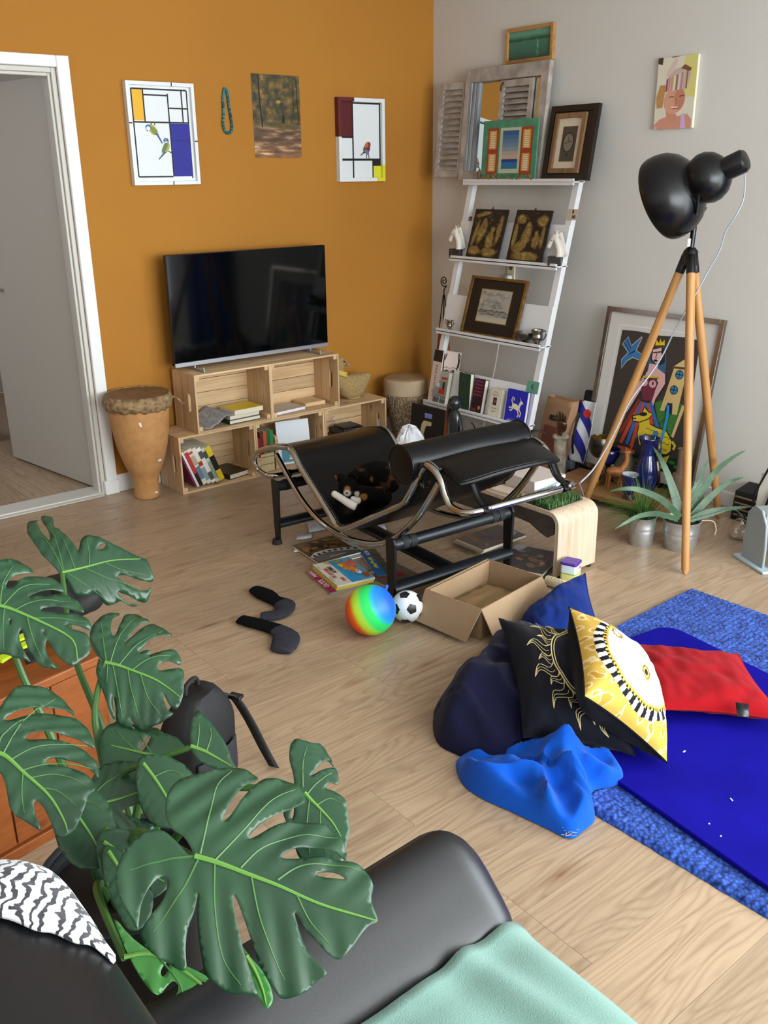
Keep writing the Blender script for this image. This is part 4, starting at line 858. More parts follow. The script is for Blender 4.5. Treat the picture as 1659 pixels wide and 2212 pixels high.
# green currency card on the right rail, stickers on rails
q = pxw(1140, 826, rail_x(.50)-.004); t = thing('green_card', 'small green card with a euro sign on the ladder rail', 'card', M=frame((rail_x(.46)-.008, q.y, .458), (0, -1, 0), (LS, 0, 1)))
MB().b2(0, .085, 0, .065, 0, .001).build('card', mat('mint_card', '#5f9c84', .5), t, smooth=0); p = Print(.085, .065); p.z0 = .0014; p.text('€', .5, .5, .6, '#1d2a26'); put_print(p, 'printed_sign', t)
for px_, w_, h_, c, lab in (((1012, 457), .022, .045, '#2a2a2e', 'small dark photo sticker on the left ladder rail'), ((1222, 457), .075, .055, '#c2b8a4', 'beige torn paper sticker on the right ladder rail')):
    z = 1.30 if px_[0] < 1100 else 1.345; xx = rail_x(z+h_)-.0015-LS*h_ if px_[0] < 1100 else rail_x(z)-.002; q = pxw(*px_, xx)
    t = thing('sticker', lab, 'sticker', M=frame((xx, q.y, z), (0, -1, 0), (LS, 0, 1))); MB().b2(0, w_, 0, h_, 0, .0008).build('paper', mat('sticker_'+c[1:], c, .6), t, smooth=0)
    p = Print(w_, h_); p.z0 = .001
    if w_ < .05: p.rect(.25, .0, .75, .3, '#a02c28'); p.ell(.5, .6, .2, .12, '#b9a294')
    else: p.rect(.5, .6, .65, .95, '#4a4238'); p.rect(.55, .15, .85, .45, '#6e5140')
    put_print(p, 'printed_image', t)
# wire and clay obelisk behind the ladder
t = thing('garden_obelisk', 'tall terracotta spike with black wire scroll in the corner', 'ornament', (-.15, -.28, 0))
m_ter = mat('terracotta', '#8f4420', .75, var=(10, '#75351a')); m_iron = mat('black_iron', '#1c1a18', .5, .7)
b = MB(); zt = .66; r0, r1 = .105, .03
for k in range(4):
    a0, a1 = PI/4+k*PI/2, PI/4+(k+1)*PI/2
    b.poly([(r0*math.cos(a0), r0*math.sin(a0), 0), (r0*math.cos(a1), r0*math.sin(a1), 0), (r1*math.cos(a1), r1*math.sin(a1), zt), (r1*math.cos(a0), r1*math.sin(a0), zt)])
b.poly([(r1*math.cos(PI/4+k*PI/2), r1*math.sin(PI/4+k*PI/2), zt) for k in range(4)]); b.build('clay_body', m_ter, t, weld=True)
for k in range(4): a = PI/4+k*PI/2; MB().tube([(r1*math.cos(a), r1*math.sin(a), zt-.01), (.004*math.cos(a), .004*math.sin(a), .88)], .003, 6).build('wire_leg', m_iron, t)
sp_ = [(0, 0, .875), (0, 0, .91)]+[(0, .034*(1-k/26)*math.cos(k*.5-PI*.75)+.0, .962+.034*(1-k/26)*math.sin(k*.5-PI*.75)) for k in range(22)]
MB().tube(sp_, .0035, 6).build('scroll', m_iron, t)
# black poster and clutter under the ladder
t = thing('black_poster_book', 'black book with cream letter and blue crown leaning under the ladder', 'book', M=frame((-.56, -.42, .0), (.05, -1, 0), (.12, 0, 1)))
MB().b2(0, .27, 0, .29, -.012, 0).build('cover', mat('matt_black', '#131110', .5), t, smooth=0)
p = Print(.27, .29); p.pp([(.32, .3), (.36, .62), (.42, .7), (.66, .7), (.66, .62), (.5, .6), (.44, .42), (.5, .3), (.42, .28)], '#cdbf9c')
for k in range(5): p.pp([(.44+k*.045, .76), (.47+k*.045, .76), (.485+k*.045, .86), (.425+k*.045, .86)], '#7f8fd8')
put_print(p, 'cover_print', t)
m_bag = mat('white_plastic_bag', '#dfe3ea', .4, bump=(60, 1.0))
b = MB(); random.seed(2)
def crum(u, v):
    a = 2*PI*u; r = (.085*math.sqrt(max(0, 1-(v*1.0)**3)))*(1+.25*noise.noise(Vector((math.cos(a)*3, math.sin(a)*3, v*4)))); return (r*math.cos(a)*1.1, r*math.sin(a), .215*v+.02*noise.noise(Vector((math.cos(a)*6, math.sin(a)*6, v*5))) if v > 0 else 0)
b.grid(crum, 40, 14, cu=True); tag(b.build('plastic_bag', m_bag, smooth=25, loc=(-.70, -.60, 0)), 'crumpled white plastic bag before the black poster book', 'bag')
t = thing('wood_sculpture', 'dark polished wooden figure standing in front of the ladder shelf', 'sculpture', (-.56, -.83, 0))
m_ebo = mat('ebony', '#1d2326', .25, coat=.3, bump=(20, .1))
MB().lathe([(.05, 0), (.052, .02), (.03, .03)], 20).build('base', m_ebo, t)
b = MB(); b.tube(spline([(0, 0, .025), (-.006, 0, .12), (.004, 0, .22), (0, 0, .30), (0, 0, .335)], 6), [.018+.034*math.sin(PI*min(1, k/22)) for k in range(25)], 16, flat=.8); b.build('body', m_ebo, t)
b = MB(); b.ball((0, 0, .365), (.042, .04, .042), 18, 12); b.tube(spline([(0, .03, .355), (0, .045, .32), (0, .05, .25), (0, .03, .12)], 6), [.02, .02, .02, .02, .018, .017, .016, .015, .014, .013, .012, .011, .01, .01, .009, .008, .006, .005, .004], 10); b.build('head_and_hair', m_ebo, t)
MB().tube(spline([(0, -.035, .28), (-.01, -.065, .22), (-.02, -.05, .15), (-.03, -.01, .13)], 5), [.013]*16, 8).build('arm', m_ebo, t)
for lab, pts in (('black cable looping down under the ladder shelf to the floor', [(-.46, -.86, .24), (-.5, -.92, .245), (-.53, -1.0, .19), (-.54, -1.06, .08), (-.56, -1.12, .006)]), ('thin black cord coiled in a small ring under the ladder shelf', [(-.40, -.88, .14), (-.42, -.93, .19), (-.42, -.98, .13), (-.41, -.93, .07), (-.40, -.9, .1), (-.42, -.96, .02), (-.42, -1.0, .006)])):
    tag(MB().tube(spline(pts, 7), .0035, 6).build('black_cable', mat('cable_black', '#121212', .5)), lab, 'cable')
# ------------------------------------------------------------------ right corner: leaning painting, low plank, lamp, plants
yl, yr = pxw(1318, 663, -.03).y, pxw(1572, 692, -.03).y; BW = yl-yr
Mb = frame((-.172, yl, .0675), (0, -1, 0), (.142, 0, .845)); BH = .857
t = thing('folk_painting', 'large silver framed bright painting of a crowned woman leaning on wall', 'painting', M=Mb)
m_chf = mat('silver_frame', '#8d857c', .16, .95)
box_frame(t, BW, BH, .024, .022, m_chf)
MB().b2(.02, BW-.02, .02, BH-.02, 0, .008).build('white_mount', mat('mount_card', '#c9c6c0', .7), t, smooth=0)
p = Print(BW, BH); p.z0 = .0085
p.line([(.13, .9), (.86, .905)], .008, '#dcdad4'); p.line([(.13, .9), (.115, .1)], .008, '#dcdad4')
C_ = lambda pts, c: p.pp(pts, c)
C_([(.159, .871), (.3, .875), (.5, .868), (.7, .878), (.829, .872), (.85, .6), (.87, .3), (.88, .1), (.6, .085), (.3, .09), (.14, .1), (.15, .4)], '#37302b')
C_([(.15, .1), (.88, .1), (.87, .2), (.7, .16), (.5, .15), (.3, .2), (.15, .16)], '#12251f')
bd = [(.345, .845), (.313, .762), (.381, .738), (.38, .708), (.294, .72), (.245, .692), (.212, .643), (.202, .694), (.25, .744), (.184, .788), (.224, .833), (.265, .782)]
p.line(bd+[bd[0]], .012, '#b9b3a6'); C_(bd[:4]+bd[4:], '#2f6ea8'); p.line([(.2, .8), (.26, .75)], .006, K); p.line([(.215, .82), (.265, .77)], .006, K); p.line([(.31, .76), (.26, .735)], .008, K)
C_([(.442, .788), (.562, .808), (.592, .721), (.60, .664), (.527, .64), (.44, .645), (.439, .68)], '#2b5a7a'); C_([(.45, .79), (.56, .80), (.58, .72), (.55, .70), (.46, .72)], '#1d1a1c')
# tower and garden
C_([(.56, .48), (.635, .51), (.805, .50), (.75, .30), (.64, .33)], '#35722c')
for k in range(26): x = .6+.17*((k*37) % 26)/26; y = .34+.14*((k*11) % 26)/26; p.line([(x, y), (x+.012, y+.012)], .006, '#1f4a1c')
C_([(.79, .5), (.815, .49), (.77, .3), (.75, .31)], '#cdb079')
C_([(.616, .443), (.665, .695), (.775, .70), (.762, .437), (.722, .434), (.709, .497), (.667, .494), (.654, .443)], '#c9ae72'); C_([(.654, .443), (.667, .494), (.709, .497), (.722, .434)], '#1c1c3a')
C_([(.65, .70), (.737, .755), (.79, .708)], '#cdb377'); p.line([(.65, .70), (.79, .708)], .015, '#4f3f22')
for c in ((.72, .665), (.70, .574)): p.ell(c[0], c[1], .034, .027, '#15202c'); p.ell(c[0], c[1], .028, .022, '#2f78a6'); p.line([(c[0]-.028, c[1]), (c[0]+.028, c[1])], .006, K); p.line([(c[0], c[1]-.022), (c[0], c[1]+.022)], .006, K)
# woman
arm1 = [(.439, .635), (.40, .60), (.35, .50), (.30, .40), (.27, .35), (.30, .345), (.345, .40), (.42, .53)]
C_([(.44, .645), (.49, .67), (.53, .68), (.607, .653), (.622, .60), (.565, .50), (.553, .425), (.525, .43), (.535, .52), (.56, .60), (.53, .615), (.43, .61)], '#d3a5a6'); C_(arm1, '#d3a5a6'); p.line(arm1, .006, K); p.line([(.607, .653), (.622, .60), (.565, .50), (.553, .425)], .008, K)
C_([(.455, .70), (.53, .70), (.535, .64), (.48, .62), (.45, .64)], '#d3a5a6')
C_([(.459, .782), (.532, .80), (.549, .735), (.511, .700), (.466, .725)], '#dcb0ae'); p.line([(.459, .782), (.466, .725), (.511, .700), (.549, .735)], .008, K)
p.line([(.468, .765), (.50, .770)], .009, K); p.line([(.51, .772), (.54, .778)], .009, K); p.line([(.505, .775), (.498, .738), (.508, .736)], .006, K); p.ell(.502, .722, .018, .007, '#2a0f12')
C_([(.475, .80), (.478, .842), (.505, .823), (.507, .852), (.527, .829), (.545, .848), (.558, .808)], '#d6b522'); p.line([(.475, .803), (.558, .812)], .014, '#4a3a10')
C_([(.403, .60), (.546, .618), (.545, .54), (.535, .486), (.45, .48)], '#6b2436'); p.line([(.42, .615), (.56, .628)], .02, '#c9a82c'); p.line([(.43, .608), (.55, .622)], .006, K)
for bx_ in (.44, .515): p.ell(bx_, .585, .032, .022, '#cf9c9f'); p.ell(bx_, .588, .008, .010, '#3a1218')
C_([(.441, .485), (.53, .478), (.656, .337), (.694, .239), (.58, .16), (.458, .16), (.30, .135), (.318, .251)], '#232029')
for (x0, y0, x1, y1, c) in ((.44, .47, .33, .2, '#b8431f'), (.455, .47, .385, .2, '#2c62a8'), (.47, .47, .43, .19, '#b8431f'), (.49, .47, .47, .25, '#2c62a8'), (.51, .47, .6, .3, '#b8431f'), (.525, .475, .65, .31, '#2c62a8'), (.43, .48, .31, .26, '#7a2a1c')): p.line([(x0, y0), ((x0+x1)/2, (y0+y1)/2), (x1, y1)], .03, c)
p.line([(.31, .165), (.40, .17), (.47, .16)], .035, '#b8431f'); C_([(.41, .165), (.45, .205), (.42, .15), (.43, .10), (.405, .135), (.37, .095), (.40, .15)], '#d0601f')
# yellow beast
dg = [(.467, .345), (.524, .358), (.607, .342), (.705, .333), (.766, .282), (.774, .221), (.744, .197), (.652, .188), (.50, .212), (.461, .278)]
C_(dg, '#cdb62c'); p.line(dg+[dg[0]], .008, K); C_([(.45, .36), (.54, .385), (.56, .34), (.48, .31)], '#cdb62c')
hd_ = [(.392, .375), (.471, .40), (.484, .442), (.525, .42), (.566, .413), (.537, .379), (.466, .348), (.406, .345)]
C_(hd_, '#d0ba2e'); p.line(hd_+[hd_[0]], .008, K); p.ell(.485, .40, .035, .012, K, .2); p.line([(.392, .362), (.43, .365)], .01, K)
for k in range(22): x = .5+.24*((k*5) % 22)/22; y = .215+.11*((k*13) % 22)/22; p.line([(x, y), (x+.03, y+.004)], .005, '#5c4a10')
C_([(.60, .32), (.64, .32), (.66, .2), (.60, .19)], '#2f78a6'); C_([(.6, .19), (.68, .19), (.66, .14), (.62, .13)], '#5a2017')
C_([(.673, .125), (.715, .17), (.771, .2), (.749, .114), (.697, .105), (.72, .145)], '#cdb62c'); p.line([(.768, .28), (.80, .26), (.79, .235)], .02, '#cdb62c')
p.line([(.68, .482), (.692, .427), (.688, .345), (.678, .26), (.70, .177)], .022, '#1f8ccc')
for (x, y) in ((.22, .14), (.3, .12), (.36, .14), (.5, .12), (.6, .11), (.66, .115), (.8, .16), (.85, .14)): p.ell(x, y, .03, .012, '#2f6a24', n=8)
put_print(p, 'painted_sheet', t)
# low plank on blocks
t = thing('low_plank', 'low pine plank on blocks under the leaning painting', 'bench', M=T(-.30, -1.86, 0) @ RZ(0.13))
mp = wood('oiled_pine', '#a3754a', '#8a5c36', 1, knots=False)
MB().b2(-.20, .13, -.34, .38, .035, .066).build('board', mp, t, bevel=.003)
for y in (-.25, .3): MB().b2(-.15, .10, y-.03, y+.03, 0, .035).build('block', mp, t, bevel=.002)
PZ = .0665
m_cob = mat('cobalt_glaze', '#141f5c', .12, var=(12, '#0c1236'), coat=.5); m_brng = mat('brown_glaze', '#2b1813', .2)
def turned(name, label, cat, loc, parts, group=None, rot=(0, 0, 0)):
    t = thing(name, label, cat, loc, rot, group)
    for nm, prof, m, solid in parts:
        pts = spline([(r, z, 0) for r, z in prof], 4); MB().lathe([(max(q.x, .0004), q.y) for q in pts], 28, True, False).build(nm, m, t, solid=solid)
    return t
q = pz(1285, 1047, PZ); gz = on_plane(1287, 945, q, Vector((CF.x, CF.y, 0))).z-PZ
turned('metal_goblet', 'tall dark silver goblet with brass lined bowl', 'goblet', (q.x+.02, q.y, PZ), [('bowl', [(.004, gz*.56), (.03, gz*.6), (.052, gz*.72), (.056, gz*.85), (.05, gz)], mat('gunmetal', '#4a4a44', .2, .95), .002), ('bowl_lining', [(.004, gz*.58), (.028, gz*.615), (.05, gz*.73), (.054, gz*.85), (.049, gz+.001)], mat('brass', '#b08d3c', .3, .9), .0), ('stem', [(.045, 0), (.046, .004), (.01, .018), (.008, gz*.25), (.016, gz*.3), (.007, gz*.36), (.013, gz*.45), (.006, gz*.57)], mat('brass', '#b08d3c', .3, .9), 0)])
q = pz(1352, 1078, PZ); turned('blue_beaker', 'small cobalt blue beaker with pale inside on the plank front', 'cup', (q.x+.02, q.y, PZ), [('foot', [(.03, 0), (.033, .004), (.022, .02), (.022, .03)], m_brng, 0), ('cup', [(.02, .028), (.03, .035), (.036, .075), (.043, .125)], m_cob, .003), ('glaze_lining', [(.004, .036), (.027, .04), (.033, .076), (.040, .126)], mat('pale_glaze', '#a9aeb4', .25), 0)])
q = pz(1325, 1030, PZ); turned('blue_bowl', 'round dark blue bowl behind the carved animal', 'bowl', (min(q.x+.02, -.27), q.y, PZ), [('stem', [(.04, 0), (.042, .004), (.016, .03), (.014, .07), (.022, .085)], m_brng, 0), ('bowl', [(.02, .084), (.045, .095), (.058, .12), (.06, .15), (.055, .165)], m_cob, .003)])
q = pz(1385, 1062, PZ); q.x += .03; vz = on_plane(1383, 945, q, Vector((CF.x, CF.y, 0))).z-PZ
t = turned('glazed_jug', 'tall cobalt blue glazed jug with brown drip', 'jug', (q.x, q.y, PZ), [('body', [(.04, 0), (.05, .02), (.058, vz*.3), (.045, vz*.55), (.034, vz*.72), (.04, vz*.88), (.052, vz)], m_cob, .003)])
MB().tube(spline([(.03, -.035, vz*.95), (.012, -.048, vz*.8), (.02, -.04, vz*.6), (.015, -.055, vz*.4), (.02, -.058, vz*.2)], 6), [.012]*25, 8).build('glaze_drip', m_brng, t)
MB().tube(spline([(.045, 0, vz*.93), (.085, 0, vz*.85), (.085, 0, vz*.6), (.05, 0, vz*.45)], 6), .007, 8).build('handle', m_cob, t)
q = pz(1322, 1058, PZ); t = thing('carved_animal', 'small carved wooden long necked animal on the plank', 'figurine', (q.x+.02, q.y, PZ), (0, 0, -.5))
mcw = wood('carved_honey', '#a5672c', '#7d4718', 2, .5, knots=False)
b = MB(); b.tube(spline([(-.045, 0, .085), (-.02, 0, .092), (.02, 0, .09), (.04, 0, .098)], 5), [.012, .02, .024, .026, .027, .027, .027, .027, .026, .026, .025, .024, .023, .021, .02, .016], 12); b.tube(spline([(.03, 0, .10), (.05, 0, .13), (.055, 0, .16), (.05, 0, .185)], 5), [.018-.0005*k for k in range(16)], 10); b.ball((.056, 0, .19), (.02, .012, .012), 12, 8)
for s in (-1, 1): b.tube([(.052, s*.008, .198), (.050, s*.012, .213)], [.005, .001], 6)
b.build('body', mcw, t)
for x, s in ((-.035, -1), (-.035, 1), (.03, -1), (.03, 1)): MB().tube([(x, s*.012, .085), (x-.004, s*.016, .04), (x-.008, s*.018, 0)], [.009, .006, .005], 8).build('leg', mcw, t)
q = pz(1362, 1040, PZ); turned('stone_vase', 'grey stone vase standing behind the blue beaker', 'vase', (min(q.x+.05, -.27), q.y+.0, PZ), [('body', [(.03, 0), (.045, .01), (.06, .06), (.05, .11), (.03, .15), (.032, .17)], mat('grey_stone', '#5d5850', .8, bump=(30, .3)), .003)])
q = pz(1462, 1080, PZ); turned('driftwood_bottle', 'brown wooden bottle holder standing by the painting', 'bottle', (min(q.x+.12, -.25), q.y+.02, 0.0675), [('body', [(.035, 0), (.042, .01), (.042, .10), (.03, .125), (.018, .14), (.017, .24), (.02, .25)], wood('drift', '#6f5a48', '#4d3d30', 2, .8, knots=False), 0)])
# paper bag, flag on black case, hand on column
t = thing('paper_bag', 'brown paper carrier bag with brick red print behind the chaise', 'bag', (-.30, -1.30, 0), (0, 0, -.12))
m_kr = mat('kraft_paper', '#9a7556', .75, bump=(14, .35)); bw_, bd_, bh_ = .19, .09, .42
b = MB(); P0 = [(-bd_/2, bw_/2), (-bd_/2, -bw_/2), (bd_/2, -bw_/2), (bd_/2, bw_/2)]
def bagp(u, v):
    k = u*4; i = int(k) % 4; f_ = k-int(k); x = P0[i][0]*(1-f_)+P0[(i+1) % 4][0]*f_; y = P0[i][1]*(1-f_)+P0[(i+1) % 4][1]*f_
    return (x*(1-.45*v)+.10*v, y*(1+.02*math.sin(v*9)), bh_*v)
b.grid(bagp, 32, 12, cu=True); b.build('bag_body', m_kr, t, solid=.001)
pr = Print(.125, .24); pr.rect(0, 0, 1, 1, '#7a4030')
for k in range(13): pr.rect(.03+k*.075, 0, .045+k*.075, 1, '#5f2f22')
pr.rect(.55, .04, .85, .2, '#9a7556'); put_print(pr, 'brick_print', t, frame((-.0435, .055, .045), (0, -1, 0), (.12, 0, .42)))
pr = Print(.09, .028, '#241d18'); pr.text('SATE', .5, .48, .6, '#8a7458'); put_print(pr, 'black_label', t, frame((.036, .035, .305), (0, -1, 0), (.12, 0, .42)) @ T(0, 0, .002))
t = thing('black_case', 'black padded case standing against wall beneath the flag', 'case', (-.16, -1.47, 0), (0, 0, 0))
MB().prism([(-.06, .10, 0), (.10, .10, 0), (.125, .10, .44), (.06, .10, .47)], (0, -.072, 0)).build('case_body', mat('black_nylon', '#0e0e10', .7, bump=(60, .3)), t, bevel=.015)
MB().tube(spline([(-.06, .045, .10), (-.10, .03, .2), (-.075, .035, .3), (-.03, .045, .36)], 6), .007, 6).build('strap', mat('black_nylon', '#0e0e10', .7), t)
MB().b2(-.10, -.06, .03, .08, .05, .10).build('buckle', mat('blue_grey_plastic', '#5a6472', .3), t, bevel=.008)
t = thing('striped_flag', 'blue and white diagonal striped flag with red leaf hanging on black case', 'flag', M=frame((-.233, -1.395, .10), (0, -1, 0), (.075, 0, .31)))
FW, FH = .12, .33
b = MB(); b.grid(lambda u, v: (u*FW, v*FH, .012+.006*math.sin(u*7)+.005*math.sin(v*5+u*3)), 14, 30); b.build('cloth', mat('flag_white', '#c9cdd6', .8), t, solid=.0015)
def fl(pts): return [(x, y) for x, y in pts]
p = Print(FW, FH); p.z0 = 0
def drape(pr):
    pr.v = [(x, y, z+.0145+.006*math.sin(x/FW*7)+.005*math.sin(y/FH*5+x/FW*3)) for x, y, z in pr.v]; return pr
for (a, c) in ((1.05, '#1c2388'), (.62, '#1c2388'), (.12, '#1c2388')):
    for k in range(10): x0, x1 = k/10, (k+1)/10; f1 = lambda x: min(1, max(0, a-.42*x)); f0 = lambda x: min(1, max(0, a-.22-.42*x)); p.pp([(x0, f0(x0)), (x1, f0(x1)), (x1, f1(x1)), (x0, f1(x0))], c)
p.ell(.58, .80, .2, .072, '#b8231f'); p.pp([(.58, .80), (.72, .86), (.62, .9)], '#c9cdd6'); p.pp([(0, .97), (.3, .985), (.28, 1), (0, 1)], '#a81f22')
put_print(drape(p), 'printed_stripes', t)
# bronze hand on a birch column
q = Vector((-.36, -1.44, 0)); t = thing('hand_sculpture', 'bronze open hand on a pale birch column', 'sculpture', q)
MB().lathe([(.034, 0), (.035, .01), (.033, .2), (.034, .255)], 20).build('column', mat('birch_bark', '#b3aa98', .8, var=(22, '#6b6254', 5), bump=(30, .4)), t)
MB().lathe([(.042, .254), (.044, .262), (.038, .268)], 20).build('collar', mat('birch_bark', '#b3aa98', .8), t)
m_brz = mat('bronze', '#5c4630', .35, .8)
b = MB(); b.tube(spline([(0, 0, .266), (0, 0, .29), (0, 0, .31), (0, 0, .345)], 4), [.026, .024, .022, .021, .02, .021, .023, .026, .028, .029, .029, .028, .024], 12, flat=.6); b.build('palm', m_brz, t)
for k, (y, hh) in enumerate(((.022, .048), (.008, .062), (-.007, .060), (-.021, .046))): MB().tube(spline([(0, y, .338), (-.002, y*1.25, .338+hh*.5), (-.008, y*1.4, .338+hh)], 4), [.0068, .0066, .0066, .0063, .006, .0058, .0054, .005, .003], 8).build('finger', m_brz, t)
MB().tube(spline([(0, -.022, .298), (-.012, -.040, .318), (-.014, -.045, .34)], 4), [.008, .008, .0075, .007, .0068, .006, .0055, .005, .003], 8).build('thumb', m_brz, t)
# ---------------------------------------------------------------- tripod lamp
ap = CAM+ray(1492, 545)*3.84; A = pz(1480, 1241); B_ = pz(1552, 1120); Cc = pz(1250, 1117)
t = thing('tripod_lamp', 'floor lamp with black spot shade on three oak legs', 'lamp', (ap.x, ap.y, 0))
inv = Matrix.Translation((-ap.x, -ap.y, 0))
m_lo = wood('lamp_oak', '#bb8a52', '#a06f3c', 2, .45, knots=False, objvar=.05); m_blk = mat('satin_black', '#07080a', .3, spec=.38); 
def sub(o): o.matrix_parent_inverse = inv; return o
for k, ft in enumerate((A, B_, Cc)):
    d = (ft-ap); dirh = Vector((d.x, d.y, 0)).normalized(); top = ap+dirh*.022+Vector((0, 0, -.03)); bot = Vector((ft.x, ft.y, .0)); L = (bot-top)
    u = L.normalized()
    o = MB().tube([(0, 0, 0), (0, 0, .02), (0, 0, L.length*.5), (0, 0, L.length-.015), (0, 0, L.length)], [.006, .0165, .0185, .0185, .0175], 16).build('leg', m_lo, t)
    o.matrix_parent_inverse = inv; o.matrix_basis = Matrix.Translation(bot) @ (top-bot).to_track_quat('Z', 'Y').to_matrix().to_4x4()
    o = MB().tube([(0, 0, 0), (0, 0, .075), (0, 0, .085)], [.0195, .0195, .012], 14).build('leg_socket', m_blk, t); o.matrix_parent_inverse = inv
    o.matrix_basis = Matrix.Translation(top-(top-bot).normalized()*.055) @ (top-bot).to_track_quat('Z', 'Y').to_matrix().to_4x4()
dl = 3.80; hub = ap+Vector((0, 0, .0))
sub(MB().tube([ap+Vector((0, 0, -.05)), ap+Vector((0, 0, .005)), ap+Vector((0, 0, .02))], [.034, .03, .016], 16).build('hub', m_blk, t))
jt = CAM+ray(1501, 478)*dl
sub(MB().tube([ap+Vector((0, 0, .01)), jt], .0115, 12).build('stem', m_blk, t))
rc = CAM+ray(1428, 432)*dl; en = CAM+ray(1591, 356)*dl; ax = (en-rc).normalized(); view = ray(1480, 430).normalized(); ax = (ax-view*ax.dot(view)).normalized(); ax = (ax*math.cos(.40)-view*math.sin(.40)).normalized()
Lh = (en-rc).length*.98/math.cos(.40)
S = Lh/.345
prof = [(.163, 0), (.167, .012), (.167, .04), (.158, .078), (.137, .11), (.105, .136), (.083, .148), (.082, .153), (.089, .168), (.096, .19), (.094, .215), (.080, .243), (.058, .263), (.044, .270), (.043, .276), (.043, .335), (.036, .345), (.008, .348)]
hm = Matrix.Translation(rc) @ ax.to_track_quat('Z', 'Y').to_matrix().to_4x4()
o = MB().lathe([(r*1.02, z*S) for r, z in prof], 48, False, True).build('lamp_shade', m_blk, t, solid=.002); o.matrix_parent_inverse = inv; o.matrix_basis = hm
o = MB().ball((0, 0, .06), .04, 16, 12).build('bulb', mat('bulb_glass', '#dcdcd6', .2), t); o.matrix_parent_inverse = inv; o.matrix_basis = hm
# yoke
side = ax.cross(view).normalized(); mid = rc+ax*.165*S; fr = -view
pt1 = mid+fr*.098; pt2 = mid-fr*.098
yk = MB().tube([pt1+Vector((0, 0, 0)), pt1+(jt-mid)*.75+fr*.01, jt+fr*.02, jt-fr*.02, pt2+(jt-mid)*.75-fr*.01, pt2], .006, 8); sub(yk.build('yoke', m_blk, t))
kb_ = CAM+ray(1525, 448)*dl; sub(MB().tube([jt, jt+(kb_-jt)*.5+Vector((0, 0, -.006)), kb_-fr*.0], .006, 8).build('support_arm', m_blk, t))
sub(MB().tube([jt+Vector((-.03, .0, .012)), jt+Vector((.012, 0, 0))], .008, 10).build('tilt_knob', m_blk, t))
sub(MB().box(CAM+ray(1488, 524)*3.78, (.018, .004, .03)).build('paper_tag', mat('sticker_white', '#dfe0ea', .5), t))
# cord
cd_ = [CAM+ray(*q)*d for q, d in (((1596, 349), 3.66), ((1606, 360), 3.66), ((1609, 390), 3.66), ((1606, 430), 3.68), ((1590, 465), 3.7), ((1568, 500), 3.74), ((1555, 540), 3.78), ((1530, 585), 3.82), ((1500, 640), 3.86), ((1462, 705), 3.9), ((1430, 770), 3.9), ((1400, 815), 3.88), ((1362, 865), 3.84), ((1330, 930), 3.76), ((1300, 985), 3.62), ((1278, 1018), 3.52), ((1254, 1042), 3.44))]
tag(MB().tube(spline(cd_, 5), .0032, 6).build('lamp_cord', mat('grey_cord', '#9aa0a8', .5)), 'grey lamp cord drooping from the shade to the bench', 'cord')
# ---------------------------------------------------------------- zinc pots with grass and aloe
def zinc_f():
    m, nt, b = new_mat('zinc'); v = mapping(nt, 'Object', (1, 1, 1)); vo = N(nt, 'ShaderNodeTexVoronoi', i_Scale=40.0); nt.links.new(v, vo.inputs['Vector'])
    r = ramp(nt, [(0, '#c9cbcc'), (1, '#b0b3b4')]); nt.links.new(vo.outputs['Color'], r.inputs[0]); nt.links.new(r.outputs[0], b.inputs['Base Color']); b.inputs['Metallic'].default_value = .75; b.inputs['Roughness'].default_value = .38; return m
m_zinc = zinc_f(); m_soil = mat('potting_soil', '#1c140e', .95, bump=(60, 1))
def zpot(t, r, h):
    MB().lathe([(r*.80, 0), (r*.83, .004), (r*.9, h*.45), (r*.915, h*.5), (r*.90, h*.52), (r*.93, h*.6), (r*.945, h*.65), (r*.93, h*.67), (r*.98, h*.96), (r*1.02, h*.985), (r*.99, h)], 36, True, False).build('zinc_pot', m_zinc, t, solid=.0015)
    MB().lathe([(r*.95, h*.88), (r*.5, h*.9), (.003, h*.9)], 24, False, True).build('soil', m_soil, t)
q = pz(1386, 1181); t = thing('grass_plant', 'bushy green grass plant in a narrow zinc pot', 'plant', (q.x+.03, q.y+.03, 0)); zpot(t, .062, .135)
random.seed(21); b = MB()
for k in range(230):
    a = random.uniform(0, 2*PI); r0 = random.uniform(0, .045); L_ = random.uniform(.12, .25); el = random.uniform(.35, 1.45); a2 = a+random.uniform(-.5, .5)
    if random.random() < .35: a2 = 2.5+random.uniform(-.7, .7); el = random.uniform(.2, .8); L_ *= 1.15
    p0 = Vector((r0*math.cos(a), r0*math.sin(a), .12)); dv = Vector((math.cos(a2)*math.cos(el), math.sin(a2)*math.cos(el), math.sin(el))); wv = dv.cross(Vector((0, 0, 1))).normalized()*.0022
    pts = []; pos = p0.copy(); d_ = dv.copy(); n = 6
    for i in range(n+1): pts.append(pos.copy()); pos = pos+d_*(L_/n); d_ = (d_+Vector((0, 0, -.26*(i/n+.3)))).normalized()
    b.col = random.choice(('#2f5a1c', '#3a6a22', '#4a7a2c', '#274c18', '#5c8a3a'))
    ids = [(b.V(p_+wv*(1-i/n*.85)), b.V(p_-wv*(1-i/n*.85))) for i, p_ in enumerate(pts)]
    for i in range(n): b.F((ids[i][0], ids[i][1], ids[i+1][1], ids[i+1][0]))
b.col = None; o = b.build('grass_blades', attr_mat('leaf_blades', .55, .3), t); o['kind'] = 'stuff'
q = pz(1471, 1193); t = thing('aloe_plant', 'spiny aloe with long arching leaves in a zinc pot', 'plant', (q.x+.045, q.y+.04, 0)); zpot(t, .082, .135); az = Vector((q.x+.045, q.y+.04, 0))
